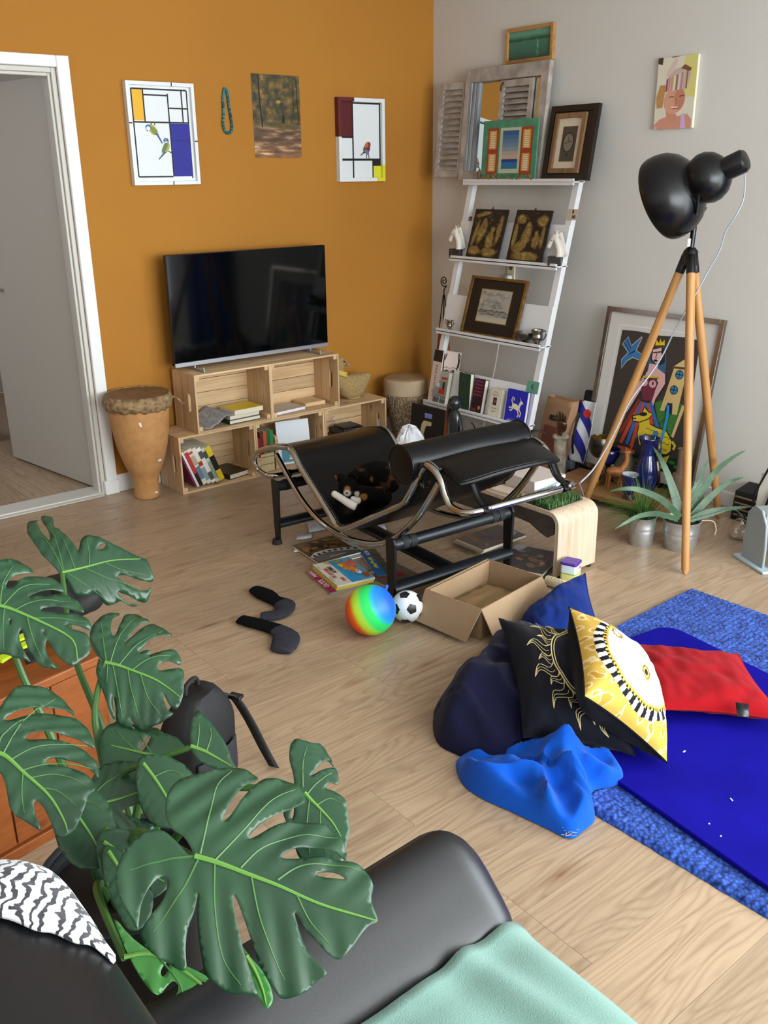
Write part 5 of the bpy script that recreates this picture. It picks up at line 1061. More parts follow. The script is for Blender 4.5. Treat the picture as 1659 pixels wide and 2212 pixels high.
def aloe_mat():
    m, nt, b = new_mat('aloe_skin'); v = mapping(nt, 'Object'); nz = N(nt, 'ShaderNodeTexNoise', i_Scale=18.0); nt.links.new(v, nz.inputs['Vector']); r = ramp(nt, [(.3, '#2f4c34'), (.7, '#456643')]); nt.links.new(nz.outputs['Fac'], r.inputs[0]); nt.links.new(r.outputs[0], b.inputs['Base Color']); b.inputs['Roughness'].default_value = .45; b.inputs['Subsurface Weight'].default_value = .05; return m
m_aloe = aloe_mat()
def aloe_leaf(pxs, depths, w0):
    P = [CAM+ray(*q)*d for q, d in zip(pxs, depths)]; P = spline(P, 5); n = len(P); b = MB(); rings = []
    for k, p_ in enumerate(P):
        tq = (P[min(k+1, n-1)]-P[max(k-1, 0)]).normalized(); sd = tq.cross(CF).normalized(); nn = sd.cross(tq).normalized()
        if nn.dot(CF) > 0: nn = -nn
        f_ = k/(n-1); w = w0*(1-f_)**.7*(.85+.3*min(1, f_*4)); h = w*.35
        rings.append([b.V(p_+sd*w), b.V(p_+sd*w*.5+nn*h*.1), b.V(p_-nn*h*.25), b.V(p_-sd*w*.5+nn*h*.1), b.V(p_-sd*w), b.V(p_-nn*h*1.2)])
        if 0 < k < n-1 and w > .004:
            for s in (-1, 1): b.tube([p_+sd*w*s*.95, p_+sd*s*(w+.0045)+tq*.002], [.0016, .0002], 4, caps=False)
    for A_, B2 in zip(rings, rings[1:]):
        for j in range(6): b.F((A_[j], A_[(j+1) % 6], B2[(j+1) % 6], B2[j]))
    o = b.build('leaf', m_aloe, t, smooth=60); o.matrix_parent_inverse = Matrix.Translation(-az)
D0 = (az+Vector((0, 0, .14))-CAM).dot(CF)
for pxs, dd, w in (([(1470, 1115), (1455, 1060), (1432, 1000), (1411, 965)], (0, 0, .0, .02), .021), ([(1470, 1118), (1430, 1080), (1380, 1058), (1345, 1056), (1316, 1062)], (-.02, -.08, -.12, -.12, -.10), .016), ([(1465, 1122), (1420, 1110), (1380, 1115), (1350, 1130), (1328, 1143)], (-.04, -.1, -.14, -.16, -.16), .013),
                   ([(1490, 1115), (1512, 1070), (1545, 1020), (1580, 990), (1612, 972)], (.02, .06, .1, .14, .18), .018), ([(1488, 1112), (1505, 1060), (1518, 1020), (1529, 992)], (.03, .06, .08, .1), .014), ([(1492, 1120), (1530, 1078), (1570, 1045), (1608, 1030)], (.0, .03, .06, .1), .017),
                   ([(1492, 1124), (1530, 1106), (1580, 1098), (1622, 1095)], (-.02, -.03, -.02, 0), .015), ([(1490, 1126), (1540, 1112), (1585, 1100), (1606, 1120)], (-.03, -.04, -.04, -.03), .006), ([(1478, 1118), (1490, 1080), (1502, 1050), (1520, 1030)], (-.02, -.03, -.04, -.02), .012)):
    aloe_leaf(pxs, [D0+x for x in dd], w)
tag(MB().tube(spline([az+Vector((.06, -.06, .13)), az+Vector((.10, -.09, .125)), az+Vector((.115, -.10, .09)), az+Vector((.112, -.10, .06))], 6), .003, 6).build('pot_cord', mat('cream_cord', '#cdbfa8', .6)), 'short cream cord hooked over the aloe pot rim', 'cord')
# ---------------------------------------------------------------- things at the right edge
m_hg = mat('heater_grey', '#8f9a9c', .4); m_hl = mat('heater_pale', '#a9bcc2', .4)
hp = pz(1636, 1236); t = thing('electric_heater', 'pale blue grey electric heater with orange front grille', 'heater', M=frame((hp.x, hp.y, 0), (.9, -.42, 0), (.42, .9, 0)))
sidep = [(-.03, .012), (-.02, .06), (-.015, .14), (.0, .21), (.03, .255), (.08, .27), (.13, .25), (.15, .2), (.155, .1), (.15, .012)]
MB().prism([(.02, x_, z_) for x_, z_ in [(-.0, .012), (.0, .10), (.012, .2), (.05, .255), (.10, .262), (.14, .22), (.15, .1), (.15, .012)]], (.012, 0, 0)).build('side_panel', m_hg, t, bevel=.004)
MB().prism([(.46, x_, z_) for x_, z_ in [(-.0, .012), (.0, .10), (.012, .2), (.05, .255), (.10, .262), (.14, .22), (.15, .1), (.15, .012)]], (.012, 0, 0)).build('side_panel', m_hg, t, bevel=.004)
for x_ in (.0, .44): MB().prism([(x_, -.035, 0), (x_+.06, -.035, 0), (x_+.06, .18, 0), (x_, .18, 0)], (0, 0, .014)).build('foot', m_hl, t, bevel=.004)
MB().prism([(.055, -.012, .014), (.10, -.012, .014), (.085, -.012, .05), (.10, -.012, .085), (.05, -.012, .085)], (0, .01, 0)).build('bracket', m_hl, t, bevel=.003)
MB().b2(.033, .46, .03, .14, .08, .24).build('housing', m_hg, t, bevel=.004)
MB().prism([(.04, .004, .085), (.455, .004, .085), (.455, .03, .205), (.04, .03, .205)], (0, .01, 0)).build('orange_panel', mat('heater_orange', '#d8502c', .4), t)
for k in range(9): MB().tube([(.06+k*.047, -.004, .082), (.06+k*.047, .022, .21)], .0016, 6).build('grille_wire', mat('wire_dark', '#2a2624', .4, .7), t)
for k in range(5): MB().tube([(.036, -.003+k*.006, .085+k*.03), (.458, -.003+k*.006, .085+k*.03)], .0016, 6).build('grille_wire', mat('wire_dark', '#2a2624', .4, .7), t)
# wooden clothes frame / black wire stand, glass vase, crate behind
t = thing('wire_rack', 'white folded board with black wire frame leaning by wall', 'rack', M=frame((-.30, -2.53, 0), (.15, -1, 0), (.20, 0, 1)))
MB().b2(0, .07, 0, .30, -.012, 0).build('board', mat('board_white', '#b5b0a4', .6), t, bevel=.002)
MB().tube([(.0, .0, .01), (-.01, .2, .01), (.03, .33, .01), (.095, .345, .01), (.10, .30, .01), (.06, .22, .01), (.04, .1, .01), (.055, .0, .01)], .005, 8).build('wire_frame', m_iron, t)
MB().tube([(.105, .31, .0), (.09, .15, .03), (.075, .01, .06)], .005, 8).build('pale_rod', mat('pale_rod', '#a49a86', .5), t)
t = thing('glass_vase', 'clear round glass vase holding an aloe cutting', 'vase', (pz(1600, 1172).x+.03, pz(1600, 1172).y+.03, 0))
m_glass = mat('clear_glass', '#ffffff', .02, trans=1.0, ior=1.45)
MB().lathe([(.02, 0), (.036, .012), (.043, .045), (.036, .075), (.016, .098), (.017, .12)], 28, True, False).build('glass_bulb', m_glass, t, solid=.002)
t = thing('black_folding_box', 'black fabric storage box standing against white wall', 'box', (-.13, -2.44, 0))
MB().prism([(-.02, .10, 0), (.115, .10, 0), (.118, .10, .16), (-.0, .10, .14)], (0, -.22, 0)).build('box_body', mat('black_fabric', '#101013', .85), t, bevel=.004)
for k in range(4): MB().tube([(-.027, .08, .03+k*.03), (-.023, -.10, .028+k*.03)], .005, 6).build('wooden_slat', mat('slat_wood', '#7a6450', .6), t)
tag(MB().b2(-.06, -.03, -2.80, -2.68, 0, .30).build('brown_board', wood('brown_board', '#7a6048', '#5e4836', 2, .6, knots=False), bevel=.002), 'narrow brown board standing against the white wall', 'board')
b = MB(); b.grid(lambda u, v: (-.06+.02*math.sin(u*22), -2.86-.75*u, .0+1.9*v), 60, 6); tag(b.build('blue_cloth', mat('royal_blue_cloth', '#0f3a9a', .8), solid=.003), 'blue cloth panel hanging behind the heater', 'cloth')  # cloth height extended upward so that it shades the white wall
# ------------------------------------------------------------------ chaise longue
CO = Vector((-1.98, -1.19, 0)); CA = Vector((-.055, -.9985, 0)); CW_ = Vector((.9985, -.055, 0))
def ch(x, y, w):
    q = on_plane(x, y, CO+CW_*w, CW_)-CO; return (q.dot(CA), q.z)
MC = Matrix(((CA.x, CW_.x, 0, CO.x), (CA.y, CW_.y, 0, CO.y), (0, 0, 1, 0), (0, 0, 0, 1)))   # local x = along, y = across (mirrored frame handled per vertex)
def L2W(s, w, z): return CO+CA*s+CW_*w+Vector((0, 0, z))
chz = thing('chaise_longue', 'black leather chaise longue on chrome tube frame with bolster', 'chaise', CO)
cinv = Matrix.Translation(-CO)
def cb(m, name, mt, **k): o = m.build(name, mt, chz, **k); o.matrix_parent_inverse = cinv; return o
m_chr = mat('chrome', '#b7b4ae', .09, 1.0); m_base = mat('base_black_steel', '#0c0d0f', .38, spec=.4); m_base2 = mat('base_blue_black', '#10151b', .42); m_rub = mat('rubber', '#14171a', .75)
m_lea = mat('black_leather', '#060607', .34, spec=.28, bump=(260, .15))
WN, WF, TR = .03, .55, .0125
fp = [(578, 1027), (560, 1016), (550, 996), (556, 978), (580, 969), (610, 966), (630, 975), (650, 1012), (680, 1060), (712, 1110), (735, 1142), (780, 1128), (830, 1107), (868, 1090), (882, 1072), (897, 1043), (912, 1013), (922, 1005), (940, 1018), (953, 1040), (962, 1070), (975, 1095), (1000, 1108)]
prof_f = [ch(x, y, WN) for x, y in fp]
arc_p = [ch(x, y, WN) for x, y in [(592, 983), (617, 1030), (650, 1085), (690, 1130), (740, 1162), (800, 1176), (850, 1162), (895, 1120), (925, 1075), (943, 1042)]]
SF = spline([(s, z, 0) for s, z in prof_f], 6); SA = spline([(s, z, 0) for s, z in arc_p], 7)
s0, z0 = prof_f[0]; s1, z1 = prof_f[-1]
loop = [L2W(q.x, WN, q.y) for q in SF]
r = .03
loop += [L2W(s1+.025, WN+r*.4, z1+.004), L2W(s1+.035, WN+.05, z1+.006), L2W(s1+.035, WF-.05, z1+.006), L2W(s1+.025, WF-r*.4, z1+.004)]
loop += [L2W(q.x, WF, q.y) for q in reversed(SF)]
loop += [L2W(s0+.02, WF-.01, z0), L2W(s0+.03, WF-.05, z0), L2W(s0+.03, WN+.05, z0), L2W(s0+.02, WN+.01, z0)]
cb(MB().tube(loop, TR, 12, closed=True), 'seat_frame', m_chr, smooth=60)
for w in (WN+.012, WF-.012):
    cb(MB().tube([L2W(q.x, w, q.y) for q in SA], TR, 12), 'runner', m_chr, smooth=60)
    i = min(range(len(SF)), key=lambda k: (SF[k].x-prof_f[10][0])**2+(SF[k].y-prof_f[10][1])**2); ff = SF[i]; j = min(range(len(SA)), key=lambda k: abs(SA[k].x-ff.x)); aa = SA[j]
    cb(MB().tube([L2W(ff.x, w, ff.y), L2W(aa.x, w, aa.y)], .010, 10), 'strut', m_chr)
# base
for sb in (0.0, .88):
    for w in (-.015, .595):
        b = MB(); c0 = L2W(sb, w, 0); hw0, hw1 = .017, .030; sg = 1 if w > .3 else -1
        pts = [c0+CA*(-hw0), c0+CA*hw0, c0+CA*hw1+Vector((0, 0, .285)), c0+CA*(hw1-.012)+Vector((0, 0, .302)), c0+CA*(-hw1)+Vector((0, 0, .302))]
        b.prism(pts, CW_*(-.012*sg)); cb(b, 'leg', m_base, bevel=.002)
        cb(MB().tube([L2W(sb, w, -.0)+Vector((0, 0, .0)), L2W(sb, w, .022)], [.024, .02], 12), 'rubber_foot', m_rub)
    cb(MB().tube([L2W(sb, -.01, .272), L2W(sb, .59, .272)], .023, 16), 'upper_tube', m_base2)
    for w in (.05, .085, .50, .535): cb(MB().tube([L2W(sb, w-.014, .272), L2W(sb, w+.014, .272)], .0255, 16), 'rubber_ring', m_rub)
    cb(MB().tube([L2W(sb, -.01, .095), L2W(sb, .59, .095)], .034, 16, flat=.62), 'lower_bar', m_base2)
cb(MB().tube([L2W(.0, .29, .095), L2W(.88, .29, .095)], [.040, .040], 16, flat=.5), 'centre_spar', m_base)
# leather sling
def prof_at(s):
    for k in range(len(SF)-1):
        a, b_ = SF[k], SF[k+1]
        if a.x <= s <= b_.x and b_.x > a.x: return a.y+(b_.y-a.y)*(s-a.x)/(b_.x-a.x)
    return None
i0 = next(k for k in range(len(SF)) if k > 15 and SF[k].x >= SF[15].x and SF[k].y > .36)
i0 = 18; iM = 6*18+2
path = SF[i0:iM]
def sling(u, v):
    k = u*(len(path)-1); i = min(int(k), len(path)-2); f_ = k-i; s = path[i].x*(1-f_)+path[i+1].x*f_; z = path[i].y*(1-f_)+path[i+1].y*f_
    sag = .020*math.sin(PI*v)**.5*min(1, 6*u, 6*(1-u)); return L2W(s, WN+.004+(WF-WN-.008)*v, z+.004-sag)
b = MB(); b.grid(sling, 70, 22); cb(b, 'leather_sling', m_lea, solid=.016, smooth=60)
for w in (WN-.004, WF+.004):
    b = MB()
    for k in range(0, len(path)-1, 1):
        for h in (.25, .75): q = path[k].lerp(path[k+1], h); b.ball(L2W(q.x, w+(.012 if w < .3 else -.012), q.y+.0135), .0028, 5, 4)
    o = cb(b, 'stitching', mat('stitch_thread', '#6f6a62', .6)); o['kind'] = 'stuff'
# head pad over the curve
hp_ = [ch(905, 1012, .06), ch(930, 1003, .06), ch(960, 1012, .06), ch(985, 1028, .06), ch(1006, 1043, .06)]
HP = spline([(s, z, 0) for s, z in hp_], 6)
def pad(u, v):
    k = u*(len(HP)-1); i = min(int(k), len(HP)-2); f_ = k-i; s = HP[i].x*(1-f_)+HP[i+1].x*f_; z = HP[i].y*(1-f_)+HP[i+1].y*f_
    edge = .028*(abs(2*v-1)**6)*u; return L2W(s-edge, .055+(WF-WN-.05)*v, z+.008*math.sin(PI*v)-.012*u*(abs(2*v-1)**4))
b = MB(); b.grid(pad, 26, 26); cb(b, 'head_pad', m_lea, solid=.022, smooth=60)
b = MB(); b.tube([Vector(pad(1, k/24))+CA*.004 for k in range(25)], .009, 8); cb(b, 'pad_piping', m_lea)
# straps with rivets
for w in (.10, .485):
    a0 = Vector(pad(.96, (w-.055)/(WF-WN-.05))); bb = L2W(s1+.035, w, z1+.006); mid = a0.lerp(bb, .5)+Vector((0, 0, -.01))
    pts = spline([a0, mid, bb+CA*.014, bb+Vector((0, 0, -.016))], 5); b = MB()
    ids = [(b.V(q+CW_*.014), b.V(q-CW_*.014)) for q in pts]
    for A_, B2 in zip(ids, ids[1:]): b.F((A_[0], A_[1], B2[1], B2[0]))
    st = cb(b, 'strap', m_lea, solid=.004)
    d = (bb+CA*.016+Vector((0, 0, .012))); cb(MB().ball(d+CA*.004, .0075, 12, 8), 'rivet', mat('rivet_steel', '#b9bab8', .25, .9))
    cb(MB().tube([bb+CW_*-.016, bb+CW_*.016], .0165, 14), 'strap_loop', m_lea)
for w in (.10,):
    q = L2W(s0+.03, w+.02, z0); cb(MB().tube([q+CW_*-.014, q+CW_*.014], .018, 14), 'strap_loop', m_lea)
# bolster
bs, bz = ch(866, 1004, -.005); br = .073
b = MB(); ring = []
def bol(u, v):
    a = 2*PI*u; w = -.005+.575*v; rr = br*(1+.012*math.sin(6*a)*math.sin(v*9)+.02*math.sin(PI*v)); return L2W(bs+rr*math.cos(a), w, bz+rr*math.sin(a)*.97)
b.grid(bol, 40, 24, cu=True); cb(b, 'bolster', m_lea, smooth=60)
for w, sg in ((-.005, -1), (.57, 1)):
    c0 = L2W(bs, w, bz); b = MB(); n = 40
    rim = [c0+CA*(br*math.cos(2*PI*k/n))+Vector((0, 0, br*.97*math.sin(2*PI*k/n))) for k in range(n)]
    cen = c0+CW_*(.008*sg); ci = b.V(cen); ids = [b.V(q) for q in rim]
    for k in range(n): b.F((ci, ids[k], ids[(k+1) % n]))
    cb(b, 'bolster_end', m_lea); cb(MB().tube(rim, .004, 8, closed=True), 'bolster_piping', m_lea)
# seam and belts on the bolster
b = MB(); b.tube([L2W(bs+br*1.02*math.cos(-.45), -.0+.57*k/20, bz+br*math.sin(-.45)) for k in range(21)], .0035, 6); cb(b, 'bolster_seam', m_lea)
for w in (.045, .535):
    pts = [L2W(bs+(br+.006)*math.cos(a), w, bz+(br+.006)*.97*math.sin(a)) for a in [(-1.0+k*.25) for k in range(9)]]
    b = MB(); ids = [(b.V(q+CW_*.011), b.V(q-CW_*.011)) for q in [L2W(bs+br*.95, w, bz-.075)]+pts[:5]]
    for A_, B2 in zip(ids, ids[1:]): b.F((A_[0], A_[1], B2[1], B2[0]))
    cb(b, 'belt', m_lea, solid=.004)
    q = L2W(bs+br*1.0, w, bz-.06); sq = [q+CW_*.014+Vector((0, 0, .012)), q-CW_*.014+Vector((0, 0, .012)), q-CW_*.014-Vector((0, 0, .012)), q+CW_*.014-Vector((0, 0, .012))]; cb(MB().tube([p_+CA*.012 for p_ in sq], .0022, 6, closed=True), 'buckle', m_chr)
q = L2W(bs+br*.6, .60, bz+.02); b = MB(); pts = spline([q-CW_*.04+Vector((0, 0, -.01)), q+Vector((0, 0, .012)), q+CW_*.05+Vector((0, 0, .008)), q+CW_*.085+Vector((0, 0, -.012))], 5); ids = [(b.V(p_+CA*.011), b.V(p_-CA*.011)) for p_ in pts]
for A_, B2 in zip(ids, ids[1:]): b.F((A_[0], A_[1], B2[1], B2[0]))
cb(b, 'belt_end', m_lea, solid=.004)
# ---------------------------------------------------------------- cat asleep on the sling
def on_sling(x, y):
    for k in range(2, 55):
        w = k*.01; s, z = ch(x, y, w); p_ = prof_at(s)
        if p_ is not None and z < p_-.012: return w
    return .3
def cp(x, y, w, up=0.0):
    w2 = min(w, on_sling(x, y)-(.32-w)*.55-.035); s, z = ch(x, y, w2); return L2W(s, w2, z+up)
wc = .26
def cat_mat():
    m, nt, b = new_mat('calico_fur'); tc = N(nt, 'ShaderNodeTexCoord'); out = None
    nz = N(nt, 'ShaderNodeTexNoise', i_Scale=9.0, i_Detail=3.0); nt.links.new(tc.outputs['Object'], nz.inputs['Vector'])
    r = ramp(nt, [(.60, '#0a0908'), (.66, '#5c3a1c'), (.72, '#2a1c10')]); nt.links.new(nz.outputs['Fac'], r.inputs[0]); out = r.outputs[0]
    n2 = N(nt, 'ShaderNodeTexNoise', i_Scale=260.0, i_Detail=2.0); nt.links.new(tc.outputs['Object'], n2.inputs['Vector'])
    for col, spots in (('#8a5a2c', CAT_TAN), ('#d6d0c8', CAT_WHITE)):
        for (c, rad) in spots:
            ds = N(nt, 'ShaderNodeVectorMath', operation='DISTANCE'); nt.links.new(tc.outputs['Object'], ds.inputs[0]); ds.inputs[1].default_value = c
            ad = N(nt, 'ShaderNodeMath', operation='MULTIPLY_ADD'); ad.inputs[1].default_value = .006; nt.links.new(n2.outputs['Fac'], ad.inputs[0]); nt.links.new(ds.outputs['Value'], ad.inputs[2])
            rm = ramp(nt, [(rad, (1, 1, 1)), (rad+.006, (0, 0, 0))]); nt.links.new(ad.outputs[0], rm.inputs[0])
            mx = N(nt, 'ShaderNodeMixRGB'); nt.links.new(rm.outputs[0], mx.inputs[0]); nt.links.new(out, mx.inputs[1]); mx.inputs[2].default_value = (*lin(col), 1); out = mx.outputs[0]
    nt.links.new(out, b.inputs['Base Color']); b.inputs['Roughness'].default_value = .9; b.inputs['Specular IOR Level'].default_value = .12; add_bump(nt, b, n2.outputs['Fac'], .6, .003); return m
c_head = cp(752, 1050, .25); orig = cp(790, 1060, wc)
def lc(p_): return p_-orig
body = [cp(848, 1050, .30), cp(835, 1035, .31), cp(812, 1030, .32), cp(790, 1033, .32), cp(775, 1042, .29)]
b = MB(); b.tube([lc(q) for q in spline(body, 5)], [.035, .045, .055, .062, .066, .068, .07, .071, .072, .072, .072, .07, .068, .066, .064, .062, .06, .058, .054, .05, .04], 18)
belly = [cp(838, 1070, .24), cp(812, 1075, .23), cp(790, 1072, .23), cp(775, 1062, .24)]
b.tube([lc(q) for q in spline(belly, 5)], [.03, .036, .041, .045, .047, .048, .048, .048, .047, .046, .045, .043, .04, .037, .034, .03], 14)
hc = lc(c_head); b.ball(hc, (.043, .041, .039), 18, 12)
mz = lc(cp(750, 1066, .215)); b.tube([hc, hc.lerp(mz, .6), mz], [.034, .027, .018], 12)
for e0, e1 in (((741, 1036), (722, 1026)), ((760, 1034), (767, 1010))):
    b.tube([lc(cp(*e0, .255)), lc(cp(*e0, .255)).lerp(lc(cp(*e1, .265)), .5), lc(cp(*e1, .265))], [.024, .017, .005], 10)
arms = [[cp(790, 1072, .21), cp(772, 1084, .185), cp(763, 1079, .18)], [cp(770, 1095, .16), cp(755, 1088, .165), cp(738, 1077, .18), cp(722, 1067, .195)]]
for A_ in arms: P = spline([lc(q) for q in A_], 5); b.tube(P, [.019-.005*k/len(P) for k in range(len(P))], 10); b.ball(P[-1], .0155, 10, 8)
CAT_WHITE = [(lc(cp(768, 1078, .165)), .024), (mz, .015), (lc(cp(777, 1033, .235)), .010), (lc(cp(782, 1043, .225)), .011), (lc(cp(782, 1053, .22)), .011), (lc(cp(777, 1062, .215)), .012), (lc(cp(770, 1068, .205)), .014)]
CAT_WHITE += [(lc(cp(x, y, w)), .020) for x, y, w in ((765, 1092, .155), (757, 1088, .16), (749, 1083, .165), (741, 1078, .172), (733, 1073, .18), (725, 1068, .188))]
CAT_TAN = [(lc(cp(750, 1056, .205)), .013), (lc(cp(786, 1072, .18)), .02), (lc(cp(724, 1032, .26)), .010), (lc(cp(805, 1035, .25)), .012)]
cat = thing('cat', 'black calico cat with white paws curled asleep on the chaise', 'cat', orig)
o = b.build('body', cat_mat(), cat, smooth=0)
rm_ = o.modifiers.new('skin', 'REMESH'); rm_.mode = 'VOXEL'; rm_.voxel_size = .0055; rm_.use_smooth_shade = True
sm_ = o.modifiers.new('relax', 'SMOOTH'); sm_.iterations = 5; sm_.factor = .5
MB().ball(mz+Vector((0, 0, .002))-CF*.016, (.005, .005, .004), 8, 6).build('nose', mat('cat_nose', '#3a2420', .5), cat)

# ------------------------------------------------------------------ bench with grass mat
BX0, BX1, BYN, BYF, BZ = -1.338, -1.09, -2.282, -1.04, .287
t = thing('plywood_bench', 'low pale bent plywood bench behind the chaise', 'bench', ((BX0+BX1)/2, (BYN+BYF)/2, 0)); binv = Matrix.Translation((-(BX0+BX1)/2, -(BYN+BYF)/2, 0))
m_ply = wood('birch_ply', '#cbb49c', '#bfa58a', 2, .5, scale=.8, knots=False, objvar=0)
R_ = .055; th = .02; outer = [(BYN, .012)]+[(BYN+R_-R_*math.cos(a), BZ-R_+R_*math.sin(a)) for a in [k*PI/2/8 for k in range(9)]]+[(BYF-R_+R_*math.sin(a), BZ-R_+R_*math.cos(a)) for a in [k*PI/2/8 for k in range(9)]]+[(BYF, .012)]
inner = [(BYF-th, .012)]+[(BYF-R_+(R_-th)*math.sin(a), BZ-R_+(R_-th)*math.cos(a)) for a in [PI/2-k*PI/2/8 for k in range(9)]]+[(BYN+R_-(R_-th)*math.cos(a), BZ-R_+(R_-th)*math.sin(a)) for a in [PI/2-k*PI/2/8 for k in range(9)]]+[(BYN+th, .012)]
pl = outer+inner; n = len(outer); b = MB()
for k in range(len(outer)-1):
    a0, a1 = outer[k], outer[k+1]; i0_, i1_ = inner[len(inner)-1-k], inner[len(inner)-2-k]
    for q in ([(BX0, *a0), (BX1, *a0), (BX1, *a1), (BX0, *a1)], [(BX0, *i1_), (BX1, *i1_), (BX1, *i0_), (BX0, *i0_)], [(BX0, *a1), (BX0, *i1_), (BX0, *i0_), (BX0, *a0)], [(BX1, *a0), (BX1, *i0_), (BX1, *i1_), (BX1, *a1)]): b.poly(q)
for a0, i0_ in ((outer[0], inner[-1]), (outer[-1], inner[0])): b.poly([(BX0, *a0), (BX0, *i0_), (BX1, *i0_), (BX1, *a0)])
o = b.build('bent_shell', m_ply, t, weld=True, bevel=.0015); o.matrix_parent_inverse = binv
wv_ = [(BYN+.03, .10), (BYN+.06, .13), (BYN+.10, .115), (BYN+.16, .08), (BYN+.24, .075), (BYN+.34, .09), (BYN+.45, .115), (BYN+.6, .12), (BYN+.8, .10), (BYF-.1, .09)]
b = MB(); b.prism([(BX0+.002, BYN+.022, BZ-.021), (BX0+.002, BYF-.06, BZ-.021)]+[(BX0+.002, y, BZ-.02-d_*.75) for y, d_ in reversed(wv_)], (.018, 0, 0)); o = b.build('bark_apron', mat('bark_brown', '#4a4036', .9, var=(26, '#2f2720', 5, (1, .3, 1)), bump=(60, .6)), t); o.matrix_parent_inverse = binv
for x in (BX0+.03, BX1-.03):
    for y in (BYN+.012, BYF-.012): o = MB().lathe([(.012, 0), (.013, .002), (.012, .013)], 12).build('foot', m_rub, t, loc=(x, y, 0)); o.matrix_parent_inverse = binv
# grass mat
g0 = [pz(*q, BZ) for q in ((1128, 1086), (1186, 1104), (1250, 1080), (1200, 1062))]
gx0, gx1, gy0, gy1 = BX0+.008, -1.125, -2.222, -2.075
t = thing('grass_mat', 'square of artificial green grass on the plywood bench', 'grass mat', (gx0, gy0, BZ+.0006))
MB().b2(0, gx1-gx0, 0, gy1-gy0, 0, .004).build('backing', mat('grass_backing', '#1f2c18', .9), t)
random.seed(31); b = MB()
for k in range(2600):
    p_ = Vector((random.random()*(gx1-gx0), random.random()*(gy1-gy0), .004)); a = random.uniform(0, 2*PI); h = random.uniform(.018, .036); ln_ = random.uniform(.1, .6); wv = Vector((math.cos(a+1.57), math.sin(a+1.57), 0))*.0011
    q1 = p_+Vector((math.cos(a)*ln_*h*.4, math.sin(a)*ln_*h*.4, h*.6)); q2 = p_+Vector((math.cos(a)*ln_*h, math.sin(a)*ln_*h, h))
    b.col = random.choice(('#3a5f2e', '#496f38', '#2c4a24', '#6a8a54', '#557a46'))
    i = [b.V(p_+wv), b.V(p_-wv), b.V(q1-wv*.8), b.V(q1+wv*.8), b.V(q2)]; b.F(i[:4]); b.F((i[3], i[2], i[4]))
b.col = None; o = b.build('grass_pile', attr_mat('leaf_blades', .55, .3), t, smooth=0); o['kind'] = 'stuff'
tag(MB().at(T(-1.31, -2.03, BZ+.012) @ RZ(.5)).ball((0, 0, 0), (.03, .014, .011), 14, 8).build('olive_stone', mat('olive_glaze', '#4a4a14', .3)), 'small olive green glazed stone beside the grass mat', 'stone')
# things on the bench
t = thing('calendar_book', 'black book with grid of small colour pictures on the bench', 'book', M=T(-1.325, -1.86, BZ+.0006) @ RZ(.03))
MB().b2(0, .2, 0, .29, 0, .008).build('cover', mat('matt_black', '#131110', .5), t, smooth=0)
p = Print(.2, .29); p.z0 = .0084; random.seed(8)
for i in range(4):
    for j in range(5): p.rect(.04+i*.24, .03+j*.195, .22+i*.24, .175+j*.195, random.choice(('#7a7a3c', '#8a5a44', '#5c6a44', '#9a8a5c', '#4a4438', '#6a7a74', '#8c7a66'))); p.ell(.13+i*.24, .10+j*.195, .05, .04, random.choice(('#b59a7a', '#6a4a3a', '#3a3a30', '#c4b48c')), n=8)
put_print(p, 'picture_grid', t)
tag(MB().box((-1.29, -1.93, BZ+.0056), (.07, .10, .010), Euler((0, 0, .1)).to_matrix()).build('wallet_strip', mat('pale_card', '#c9b8a8', .6), bevel=.001), 'pale wooden strip lying beside the picture grid book', 'strip')
t = thing('keyring', 'shiny silver keyring lying on the picture grid book', 'keyring', (-1.22, -1.72, BZ+.0092))
random.seed(5)
for k in range(5): MB().ball((random.uniform(-.03, .03), random.uniform(-.03, .03), .008), (.013, .009, .007), 10, 8).build('charm', mat('bright_silver', '#d4d4d2', .1, 1.0), t)
t = thing('brass_tin', 'round brass tin with ridged side on the bench', 'tin', (-1.16, -1.52, BZ+.0005))
MB().lathe([(.058, 0), (.06, .003), (.058, .012), (.06, .016), (.058, .025), (.06, .030), (.058, .04), (.056, .044)], 36).build('tin_body', mat('aged_brass', '#8a7450', .35, .8), t)
t = thing('white_router_box', 'white cardboard box on the bench holding the lamp plug', 'box', (-1.155, -1.975, BZ+.0005), (0, 0, -.06))
MB().b2(-.085, .10, -.09, .09, 0, .062).build('box_body', mat('box_white', '#c9bdb6', .6), t, bevel=.001)
MB().b2(-.08, .095, -.0905, -.0895, .004, .054).build('printed_side', mat('box_side_white', '#dfe0ea', .5), t)
MB().tube(spline([(-.06, -.094, .02), (0, -.096, .03), (.06, -.096, .038), (.075, -.095, .03)], 5), .003, 6).build('plug_cord', mat('grey_cord', '#9aa0a8', .5), t)
tag(MB().tube(spline([(-1.06, -1.93, .38), (-1.08, -1.86, .40), (-1.12, -1.80, .39), (-1.15, -1.76, BZ+.004)], 6), .0035, 6).build('white_lead', mat('white_plastic', '#e6e6e2', .4)), 'white lead curving behind the white cardboard box', 'cable')
tag(MB().tube(spline([pz(1252, 1044, .31), pz(1262, 1075, .16), pz(1268, 1098, .01)], 6), .003, 6).build('thin_lead', mat('grey_cord', '#9aa0a8', .5)), 'thin grey lead dropping from the bench to the floor', 'cable')
# ------------------------------------------------------------------ cardboard box
m_card = mat('cardboard', '#a08566', .8, bump=(90, .12, (1, 1, .05)), var=(4, '#96795a'))
hz_ = .124; cB, cL, cF, cR = [pz(x, y, hz_) for x, y in ((1053.7, 1206), (919.8, 1270), (1040, 1316.5), (1171.8, 1243.5))]
